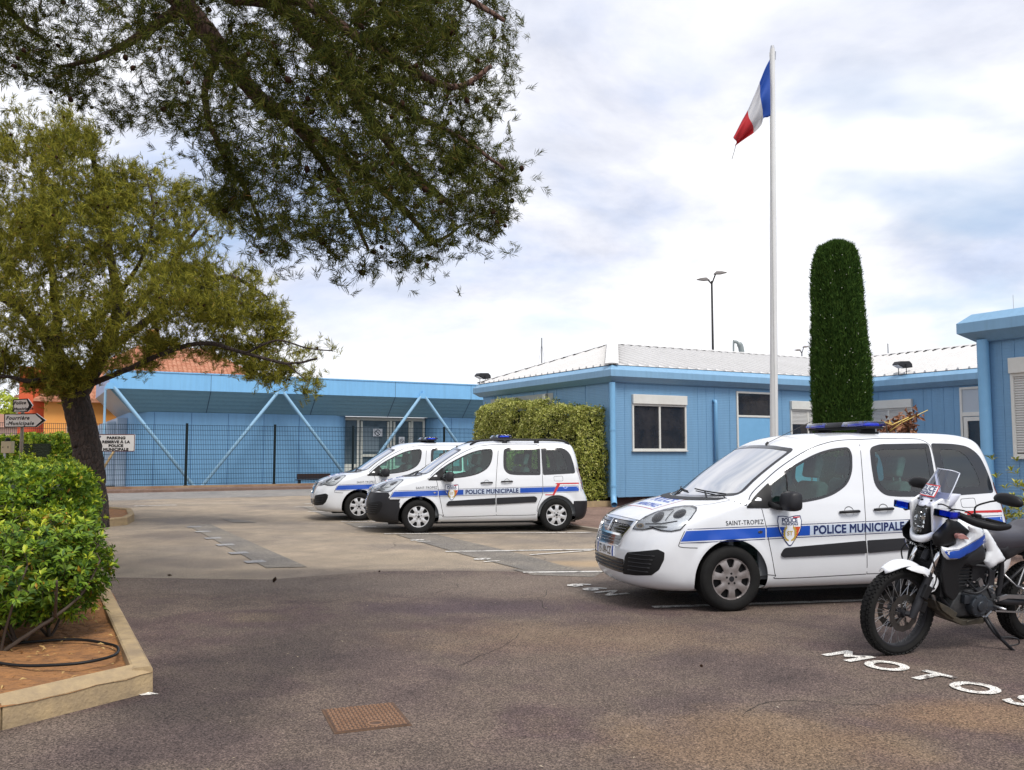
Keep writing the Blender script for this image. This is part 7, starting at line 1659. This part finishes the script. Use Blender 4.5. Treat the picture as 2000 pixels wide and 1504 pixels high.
# ---- arrow signs on one post
def arrow_sign(x0, y0, x1, yb, tip, Y, txt, skew, label, sizes):
    a, b_, c, d, e = D(x0, y0, Y), D(x1, y0 + skew * (x1 - x0), Y), D(tip, (y0 + yb) / 2 + skew * (tip - x0) * .7, Y), D(x1, yb + skew * (x1 - x0), Y), D(x0, yb, Y)
    t = thing('direction_sign', label, 'sign', (a.x, Y, 0)); L = lambda p: (p.x - a.x, p.z); out = [L(a), L(b_), L(c), L(d), L(e)]
    P = round_poly(out, [.03, .02, .01, .02, .03]); q = MB(); q.prism(P, -.02, .02); q.build('panel', M_wf if False else mat('sign_white', (.80, .80, .78), .5), t)
    I = round_poly(grow(out, -.022), .02); V, T = tri_region([P, I], None); q = MB(); q.add([(p.x, -.022, p.y) for p in V], T); q.build('border', M_black, t, fix=False)
    V, T = tri_region([[out[1], out[2], out[3], (out[3][0] - .02, out[3][1] + .03), (out[2][0] - .085, out[2][1]), (out[1][0] - .02, out[1][1] - .03)]], None); q = MB(); q.add([(p.x, -.0225, p.y) for p in V], T); q.build('arrow_point', M_black, t, fix=False)
    q = MB(); ang = -skew; 
    for s, px_, py_, sz in txt:
        V, T = text2d(s, sz, .004, align='LEFT', shear=.25, spacing=1.15); p = D(px_, py_, Y); q.add([(p.x - a.x + u * math.cos(ang) - v * math.sin(ang), -.024, p.z + u * math.sin(ang) + v * math.cos(ang)) for u, v in V], T)
    q.build('lettering', M_black, t, fix=False); return t
Ys = 21.0
arrow_sign(9, 808, 72, 835, 90, Ys, [('Fourrière', 12.5, 820, .125), ('-Municipale', 12.5, 830.5, .125)], -.01, 'white arrow sign reading Fourrière Municipale, lower one on its post', None)
arrow_sign(26, 780, 55, 806, 64.5, Ys - .05, [('Police', 27.5, 790.5, .105), ('Municipale', 27.5, 802, .095)], -.05, 'smaller weathered arrow sign above the Fourrière sign', None)
p0 = D(41, 835, Ys); t = MB(); t.tube([(0, .05, 0), (0, .05, D(41, 782, Ys).z)], .04, 10); o = t.build('sign_post', mat('galvanised', (.26, .22, .17), .6, metal=.3), None, smooth=True); o.location = (p0.x, Ys, 0); tag(o, 'brownish steel post carrying the two arrow signs', 'post')
u0, u1 = D(2, 862, Ys - .6), D(21, 885, Ys - .6); ub = thing('utility_box', 'small cream electrical box with a black knob at the left edge', 'box', (u0.x, Ys - .6, 0))
t = MB(); t.box(0, u1.x - u0.x, 0, .15, u1.z, u0.z); t.build('cabinet', mat('cream_box', (.50, .44, .28), .5), ub, bevel=.01); t = MB(); t.lathe([(.0, .09), (.05, .07), (.06, .03), (.06, 0)], 12, 'z', ((u1.x - u0.x) / 2, .07, u0.z)); t.build('knob', M_black, ub); t = MB(); t.box(.04, .07, .05, .1, 0, u1.z); t.build('leg', M_steel, ub)
t = MB()
for x, z in ((.05, .5), (.17, .45), (.17, .55)): t.tube([((u1.x - u0.x) * (x / .24), -.004, u1.z + (u0.z - u1.z) * z), ((u1.x - u0.x) * (x / .24), .0, u1.z + (u0.z - u1.z) * z)], .013, 8)
t.build('lock', M_black, ub)
# ---- reserved parking sign
Yp = 23.5; a, c = D(184, 848, Yp), D(263, 882, Yp); ps_ = thing('parking_sign', 'white sign reading PARKING RESERVE A LA POLICE MUNICIPALE beside the pine trunk', 'sign', (a.x, Yp, 0)); w_, h0, h1 = c.x - a.x, c.z, a.z
P = round_poly([(0, h0), (w_, h0), (w_, h1), (0, h1)], .04); t = MB(); t.prism(P, -.012, .012); t.build('panel', mat('sign_white'), ps_)
I = round_poly([(.018, h0 + .018), (w_ - .018, h0 + .018), (w_ - .018, h1 - .018), (.018, h1 - .018)], .03); V, T = tri_region([P, I], None); t = MB(); t.add([(p.x, -.0145, p.y) for p in V], T); t.build('border', mat('sign_red', (.10, .008, .012), .5), ps_, fix=False)
t = MB(); cx_ = D(227.5, 850, Yp).x - a.x
for s, py_, sz in (('PARKING', 857.6, .098), ('RESERVE À LA', 865.4, .098), ('POLICE', 872.8, .098), ('MUNICIPALE', 880.2, .098)):
    V, T = text2d(s, sz, .006, sx=1.18, spacing=1.05); z = D(227, py_, Yp).z; t.add([(cx_ + u, -.0165, z + v - .002) for u, v in V], T)
t.build('lettering', M_black, ps_, fix=False)
t = MB(); V, T = text2d('P', .12, .005); z = D(190, 857, Yp).z; t.add([(D(195.5, 850, Yp).x - a.x + u, -.0165, z + v) for u, v in V], T); t.build('small_letter', M_navy, ps_, fix=False)
t = MB(); t.tube([(.2, .04, 0), (.2, .04, h0 + .2)], .03, 8); t.build('post', M_post, ps_)
# ---- ladder frames and broom leaning by the blue wall corner
t = thing('folding_table', 'dark slatted folding table stored upright behind the parking sign', 'table', tuple(WL(F0, -.1, 1.3, .03)), AZ + R(20))
b = MB(); b.obox((0, 0, 1.55), .28, .02, .45, Matrix.Rotation(.12, 3, 'Y')); 
for k in range(5): b.obox((-.2 + k * .1, -.03, 1.5), .025, .012, .42, Matrix.Rotation(.15, 3, 'Y'))
b.build('slats', M_black, t); b = MB(); b.box(-.30, .14, -.03, .03, .30, 1.02); b.build('cabinet', mat('grey_cabinet', (.26, .25, .22), .7, nz=(6, .8, (.40, .36, .28))), t)
b = MB(); b.tube([(.30, -.02, .1), (.28, -.02, 1.7)], .02, 6); b.tube([(-.35, -.06, .12), (.42, -.06, .28), (.1, -.06, .45)], .02, 6); b.build('frame', M_steel, t)
t = MB(); t.tube([(0, 0, 0), (.62, .1, 1.15), (1.0, .18, 1.9)], [.05, .05, .02], 8); o = t.build('folded_parasol', mat('parasol_cloth', (.50, .36, .18), .8), None, smooth=True); o.location = WL(F0, -.15, .8, .35); o.rotation_euler = (0, 0, AZ); tag(o, 'folded beige parasol leaning behind the parking sign', 'parasol')
# ---- orange house with a tiled hip roof
OH = thing('tiled_house', 'orange rendered house with a terracotta hip roof behind the leaning pine', 'house', (0, 0, 0))
M_or = mat('orange_render', (.78, .33, .075), .85, nz=(.5, .6, (.80, .40, .12))); M_tile = mat('terracotta', (.36, .14, .08), .85, nz=(3.5, 1.0, (.48, .25, .16)), spec=.2); M_rr = mat('red_render', (.52, .085, .03), .85, nz=(.6, .5, (.60, .13, .05)))
O = WL(F0, -1.9, 10.5); W_, Dp, he = 13.0, 10.0, 4.1
OH.location = (O.x, O.y, 0); OH.rotation_euler = (0, 0, AZ)
b = MB(); b.box(.0, W_, 0, Dp, 0, he); b.build('wall', M_or, OH); b = MB(); b.box(-1.15, 3.2, 2.6, Dp - 1, 0.1, 5.9); b.build('upper_wall', M_rr, OH)
b = MB(); b.box(.98, 1.1, -.10, -.0, 0, he); b.build('downpipe', mat('zinc', (.42, .32, .24), .5), OH)
def tiles(b, x0, x1, y0, z0_, run, rise, hipL, hipR, rows=None):
    pitch = .24; n = int((x1 - x0) / pitch); L_ = math.hypot(run, rise); rr = int(L_ / .33)
    for i in range(n):
        xc = x0 + (i + .5) * pitch; lim = 1.0
        if hipL: lim = min(lim, (xc - x0) / hipL)
        if hipR: lim = min(lim, (x1 - xc) / hipR)
        for j in range(max(0, int(rr * lim))):
            t0, t1 = j / rr, (j + 1.12) / rr; ya, yb = y0 + run * t0, y0 + run * t1; za, zb = z0_ + rise * t0 + .02, z0_ + rise * t1 - .012; vs = []
            for (yy, zz) in ((ya, za), (yb, zb)):
                for k in range(5): a = math.pi * k / 4; vs.append((xc - .105 * math.cos(a), yy, zz + .085 * math.sin(a)))
            b.add(vs, [(k, k + 1, k + 6, k + 5) for k in range(4)] + [(0, 1, 2, 3, 4)])
rfm = MB(); x0, x1 = -.5, W_ + .5; rise = 3.4; run = Dp / 2
rfm.add([(x0, -.5, he), (x1, -.5, he), (x1 - run, run, he + rise), (x0 + run, run, he + rise), (x0, Dp + .5, he), (x1, Dp + .5, he)], [(0, 1, 2, 3), (5, 4, 3, 2), (4, 0, 3), (1, 5, 2)])
tiles(rfm, x0, x1, -.5, he, run + .5, rise, run, run); rfm.box(x0, x1, -.52, -.42, he - .12, he - .01); rfm.build('roof', M_tile, OH, fix=False)
b = MB(); b.box(5.0, 5.6, 4.0, 4.6, he + 2, he + rise + .9); b.build('chimney', M_or, OH)
b = MB(); b.box(2.9, 3.5, -.12, -.01, 2.2, 2.45); b.build('wall_lamp', M_wf, OH)
# ---- small pale house, bright tree and hill at the far left
ph = thing('house', 'small pale house with a brown roof and a capped chimney at the left edge', 'house', (D(-60, 880, 70).x, 70, 0)); xr = D(48, 880, 70).x - D(-60, 880, 70).x
b = MB(); b.box(-4, xr, 0, 8, 0, D(0, 832, 70).z); b.build('wall', mat('pale_pink', (.60, .42, .36), .9), ph); zz = D(0, 833, 70).z; zt = D(0, 803, 72).z
b = MB(); b.add([(-4.3, -.4, zz), (xr + .4, -.4, zz - .1), (xr + .2, 4, zz + .7), (-4.3, 4, zt + .3)], [(0, 1, 2, 3)]); b.add([(-4.3, 8.4, zz), (xr + .4, 8.4, zz - .1), (xr + .2, 4, zz + .7), (-4.3, 4, zt + .3)], [(0, 1, 2, 3)]); b.build('roof', mat('brown_tile', (.28, .14, .09), .8), ph, fix=False)
xc = D(20, 880, 69).x - ph.location.x; b = MB(); b.box(xc - .35, xc + .35, .2, .9, 2, D(20, 780, 70).z); b.build('chimney', mat('chimney_render', (.35, .30, .24), .9), ph); b = MB(); b.prism([(xc - .5, D(0, 776, 70).z), (xc - .3, D(0, 771, 70).z), (xc + .3, D(0, 771, 70).z), (xc + .5, D(0, 776, 70).z)], .0, 1.1); b.build('chimney_cap', mat('brown_tile'), ph)
b = MB(); b.box(xc - 1.9, xc - 1.5, -.05, -.01, 1.8, 2.6); b.build('window', M_pane, ph)
def far_tree(x, Y, zb, r, h, label, m, sd, grp=None, cnt=900, ls=.35):
    rng = np.random.default_rng(sd); root = thing('tree', label, 'tree', (x, Y, 0), 0, grp); v = unit(rng.normal(size=(cnt, 3))); rr = rng.uniform(.5, 1.05, (cnt, 1)) ** .5; P = v * rr * np.array([r, r, h / 2]) * (1 + .22 * np.sin(v[:, :1] * 5 + sd) * np.cos(v[:, 2:] * 6)) + np.array([0, 0, zb + h / 2]); vv, f = whorls(P, unit(v + rng.normal(size=v.shape) * .3), rng, 5, ls, .5); np_mesh('crown', vv, f, m, root); b = MB(); b.tube([(0, 0, 0), (0, 0, zb + h * .4)], [.2, .1], 8); b.build('trunk', M_bark, root)
M_bright = mat('bright_leaf', (.28, .36, .03), .6, island=(1, (.50, .55, .06), (.55, .6, .1)), sss=.3); M_mid = mat('mid_leaf', (.05, .10, .03), .7, island=(1, (.10, .17, .05), (.12, .2, .05)))
p = D(4, 880, 85); far_tree(p.x, 85, D(0, 830, 85).z - 1.5, 2.0, 4.6, 'bright yellow green tree behind the pale house', M_bright, 3, cnt=1200, ls=.3)
for i, (px_, Y, pt_, r) in enumerate(((45, 100, 800, 3.5),)): p = D(px_, 880, Y); zt = D(0, pt_, Y).z; far_tree(p.x, Y, zt * .3, r, zt * .75, 'dull green tree in the gap beside the orange house', M_mid, 7 + i, None, 700, .5)
hl_ = MB(); n = 60; vs = []; rn = random.Random(8); xs = np.linspace(-1900, -640, n); hh = [D(0, 752 + 6 * math.sin(i * .5) + 5 * math.sin(i * .21 + 1) , 1200).z * (1 if i < 48 else max(.2, 1 - (i - 48) * .09)) for i in range(n)]
for i in range(n): vs += [(xs[i], 1000, 0), (xs[i], 1080, hh[i] * .55), (xs[i] + 20, 1200, hh[i]), (xs[i], 1500, 0)]
hl_.add(vs, [(i * 4 + k, i * 4 + k + 1, i * 4 + k + 5, i * 4 + k + 4) for i in range(n - 1) for k in range(3)]); o = hl_.build('hills', mat('hill_forest', (.03, .055, .035), 1, nz=(.02, .9, (.06, .09, .05))), None, smooth=True); o['kind'] = 'structure'
# ---- street lamps behind the buildings
def street_lamp(px_, ytop, Y, label, hs=1.0, rz=0.3, double=True):
    p = D(px_, ytop, Y); t = thing('street_lamp', label, 'street lamp', (p.x, Y, 0), rz, 'street lamps behind the blue building'); b = MB(); b.tube([(0, 0, 0), (0, 0, p.z - .1)], [.11 * hs, .07 * hs], 10); b.build('pole', M_black, t, smooth=True)
    for s in ((-1, 1) if double else (-1,)):
        dz = .28 * (s > 0); b = MB(); b.tube([(0, 0, p.z - .25), (s * .3 * hs, 0, p.z + dz)], .05 * hs, 8); b.build('arm', M_black, t)
        b = MB(); b.prism([(s * .12 * hs, p.z + dz - .08 * hs), (s * .35 * hs, p.z + dz + .12 * hs), (s * .75 * hs, p.z + dz + .10 * hs), (s * 1.08 * hs, p.z + dz + .0 * hs + s * .0), (s * .6 * hs, p.z + dz - .10 * hs)], -.17 * hs, .17 * hs); b.build('lamp_head', mat('lamp_grey', (.22, .20, .19), .5), t, bevel=.02)
street_lamp(1390, 545, 42, 'tall black twin headed street lamp rising behind the white roof', .68, R(-15))
street_lamp(1566, 684, 70, 'small distant twin headed street lamp beside the cypress', .62, .2)
# masts, roof fan, aerials
def mast(px_, ytop, Y, label, spread=.9):
    p = D(px_, ytop, Y); t = thing('boat_mast', label, 'mast', (p.x, Y, 0), 0, 'boat masts beyond the roofs'); b = MB(); b.tube([(0, 0, 0), (0, 0, p.z)], [.09, .05], 6); b.build('mast', M_dark, t)
    b = MB()
    for s in (-1, 1): b.tube([(0, 0, p.z * .96), (s * spread * 1.7, .3, 1)], .012, 4)
    b.build('stays', M_steel, t); b = MB(); b.tube([(-.5, 0, p.z * .72), (.5, 0, p.z * .72)], .03, 5); b.build('spreader', M_steel, t)
mast(1058, 660, 75, 'slim boat mast with stays rising behind the white hip roof'); mast(1734, 671, 90, 'tiny boat mast tip seen above the right hand white roof', .6)
a = D(1438, 668, 34); t = thing('roof_vent', 'grey bent vent pipe on the ridge of the white roof', 'vent', (a.x, 34, 0), .2); zb_ = 4.9
b = MB(); b.tube(smooth_path([(-.12, 0, 3.5), (-.12, 0, a.z - .15), (-.05, 0, a.z), (.08, 0, a.z - .06), (.22, 0, a.z - .4), (.30, 0, 3.5)], 5), [.035] * 10 + [.06] * 6 + [.11] * 10, 10); b.build('duct', mat('grey_duct', (.20, .23, .23), .5), t, smooth=True)
t = MB(); p = D(1976, 520, 40); t.tube([(p.x, 40, 3), (p.x, 40, D(1976, 576, 40).z)], .012, 4); o = t.build('aerial', M_steel, None); tag(o, 'thin roof aerial against the sky above the near blue eave', 'aerial')
# ---- dried plant behind the near van
dY = 13.2; rng = np.random.default_rng(4); dp_ = D(1755, 880, dY); t = Tree(4); root = thing('dried_plant', 'withered brown shrub tied with yellow cord, sticking up behind the near van', 'plant', (0, 0, 0))
for px_, py_ in ((1738, 822), (1775, 812), (1765, 826), (1732, 832), (1747, 830), (1776, 830)): q = D(px_, py_, dY + rng.uniform(-.2, .2)); t.limb([(dp_.x, dY, 0), (dp_.x + (q.x - dp_.x) * .4, dY, 1.0), (q.x, q.y, q.z - .1), q], .025, .008, 6, 4)
t.b.build('stems', M_twig, root, smooth=True, fix=False)
P = np.concatenate([np.array(D(px_, py_, dY)[:]) + rng.normal(size=(n_, 3)) * [sx_, .12, sz_] for px_, py_, n_, sx_, sz_ in ((1741, 830, 70, .055, .055), (1776, 817, 80, .055, .050), (1774, 836, 70, .05, .08), (1757, 838, 40, .08, .04), (1733, 838, 30, .05, .04))])
dn = unit(rng.normal(size=P.shape) + [0, 0, -.4]); v, f = leaves(P, dn, unit(rng.normal(size=P.shape)), rng.uniform(.07, .14, len(P)), rng.uniform(.03, .06, len(P)), .5); np_mesh('withered_leaves', v, f, mat('withered', (.12, .045, .022), .7, island=(1, (.27, .11, .05), (.42, .26, .05))), root)
b = MB(); b.tube([D(1738, 842, dY - .25), D(1760, 826, dY - .28), D(1812, 801, dY - .1)], .006, 5); b.tube([D(1727, 824, dY - .2), D(1742, 830, dY - .25), D(1775, 815, dY - .2)], .009, 5); b.build('yellow_cord', mat('cord_yellow', (.62, .45, .12), .6), root, smooth=True)
# ---- yellow green bush at the right edge, behind the motorcycle
rng = np.random.default_rng(6); p = D(2010, 955, 12.3); root = thing('bush', 'small yellow green bush at the foot of the near blue wing', 'bush', (p.x, 12.3, .05)); c = rng.normal(size=(160, 3)) * [.28, .22, .22]; c[:, 2] += .72; v, f = whorls(c, unit(c + [0, 0, .3]), rng, 7, .11, .3, .8); np_mesh('foliage', v, f, mat('yucca_leaf', (.16, .22, .03), .5, island=(1, (.42, .40, .06), (.5, .45, .1)), sss=.2), root); b = MB(); b.tube([(0, 0, 0), (0, 0, .6)], .03, 6); b.build('stem', M_twig, root)
# ---- manhole cover
mc = sum((Vector(G(*q)) for q in ((633, 1389), (758, 1376), (800, 1417), (663, 1434))), Vector()) / 4; t = thing('manhole_cover', 'rusty square patterned manhole cover set in the asphalt', 'manhole cover', (mc.x, mc.y, .004), R(20.6))
b = MB(); V, T = tri_region([[(-.225, -.245), (.225, -.245), (.225, .245), (-.225, .245)], [(-.205, -.225), (.205, -.225), (.205, .225), (-.205, .225)]], None); b.prism([(-.225, -.245), (.225, -.245), (.225, .245), (-.225, .245)], 0, .004, 'z'); b.build('frame', mat('rust_dark', (.07, .04, .022), .8, nz=(20, .8, (.16, .08, .04))), t)
b = MB(); b.prism([(-.21, -.23), (.21, -.23), (.21, .23), (-.21, .23)], .004, .007, 'z'); mp_ = b.build('plate', mat('rust_plate', (.065, .038, .026), .85, nz=(14, 1.0, (.12, .065, .04))), t); b = MB()
for i in range(17):
    for j in range(17):
        x, y = -.192 + i * .024, -.212 + j * .0265
        if math.hypot(x - .03, y + .15) < .05: continue
        b.obox((x, y, .0085), .0095, .0036, .0022, Matrix.Rotation(R(45 if (i + j) % 2 else -45), 3, 'Z'))
b.lathe([(.045, .007), (.045, .011), (.036, .011), (.036, .007)], 24, 'z', (.03, -.15, 0)); b.build('tread_pattern', mat('rust', (.25, .135, .075), .8, nz=(10, 1.0, (.34, .20, .12)), metal=.1), mp_)
# ---- cones and litter on the asphalt
def cone_on_ground(px_, py_, s, label, sq=1.0):
    p = G(px_, py_); rng = np.random.default_rng(int(px_)); v, f = cones(np.array([[0, 0, 0.]]), s, rng); v = v - v.mean(0); v[:, 2] *= sq; b = MB(); b.add([tuple(q) for q in v], [tuple(q) for q in f])
    for k in range(26): q = v[rng.integers(len(v))]; b.obox(q, s * .25, s * .12, s * .06, Matrix.Rotation(rng.uniform(0, 3), 3, 'Z') @ Matrix.Rotation(rng.uniform(0, 3), 3, 'X'))
    b.v = [(x, y, z) for x, y, z in b.v]; zmin = min(q[2] for q in b.v); b.v = [(x, y, z - zmin) for x, y, z in b.v]; o = b.build('pine_cone', M_cone, None, fix=False); o.location = (p.x, p.y, .004); tag(o, label, 'pine cone', 'pine cones fallen on the asphalt')
cone_on_ground(536, 1138, .034, 'dark round pine cone alone on the asphalt near the bay lines'); cone_on_ground(331, 1126, .026, 'flattened pine cone on the asphalt close to the shrub', .5)
cone_on_ground(1370, 1304, .014, 'tiny cone fragment on the asphalt in front of the motorcycle'); cone_on_ground(741, 1118, .015, 'tiny cone fragment lying on the seam of the two asphalts')
rng = np.random.default_rng(12); n = 520; x = rng.uniform(-3.5, 4.5, n); y = rng.uniform(4.2, 16, n) ; k = (x > -2.3 - (y - 5.9) * .5); P = np.column_stack([x[k], y[k], np.full(k.sum(), .010)]); Nn = unit(np.tile([0, 0, 1.], (len(P), 1)) + rng.normal(size=P.shape) * .15); v, f = leaves(P, perp(Nn, rng), Nn, rng.uniform(.008, .035, len(P)), rng.uniform(.003, .010, len(P))); o = np_mesh('needle_litter', v, f, mat('litter', (.16, .11, .06), .9, island=(1, (.50, .42, .30), (.62, .56, .45)))); tag(o, 'dry needles and leaf bits scattered on the asphalt', 'litter', kind='stuff')
# hairline cracks wandering over the asphalt
rn = random.Random(17); cr = MB()
for (x, y, a, n_) in ((-1.2, 9.6, .3, 34), (.9, 8.6, 2.7, 22), (-.4, 6.6, 1.2, 16), (2.3, 5.6, 2.9, 14), (-3.6, 13.2, .2, 40), (-1.6, 14.8, -.4, 26), (.2, 12.2, .1, 24), (-6.5, 17.5, .5, 30)):
    P = [Vector((x, y))]
    for k in range(n_): a += rn.uniform(-.45, .45); P.append(P[-1] + Vector((math.cos(a), math.sin(a))) * rn.uniform(.04, .12))
    for p, q in zip(P[:-1], P[1:]):
        if q.y < 10.6 or q.y > 11.4:
            d = (q - p).normalized(); s = Vector((-d.y, d.x)) * rn.uniform(.0018, .0042); z = .0065 if True else 0; cr.add([(p.x - s.x, p.y - s.y, z), (q.x - s.x, q.y - s.y, z), (q.x + s.x, q.y + s.y, z), (p.x + s.x, p.y + s.y, z)], [(0, 1, 2, 3)])
o = cr.build('asphalt_cracks', mat('crack', (.02, .017, .015), 1), None, fix=False); o['kind'] = 'structure'
ws = G(284, 1357); b = MB(); rn = random.Random(6); b.add([(.075 * math.cos(a) * rn.uniform(.5, 1.3), .035 * math.sin(a) * rn.uniform(.5, 1.3), .008) for a in np.linspace(0, 6.0, 14)], [tuple(range(14))]); o = b.build('paint_splash', M_line, None, fix=False); o.location = (ws.x, ws.y, 0); o['kind'] = 'structure'
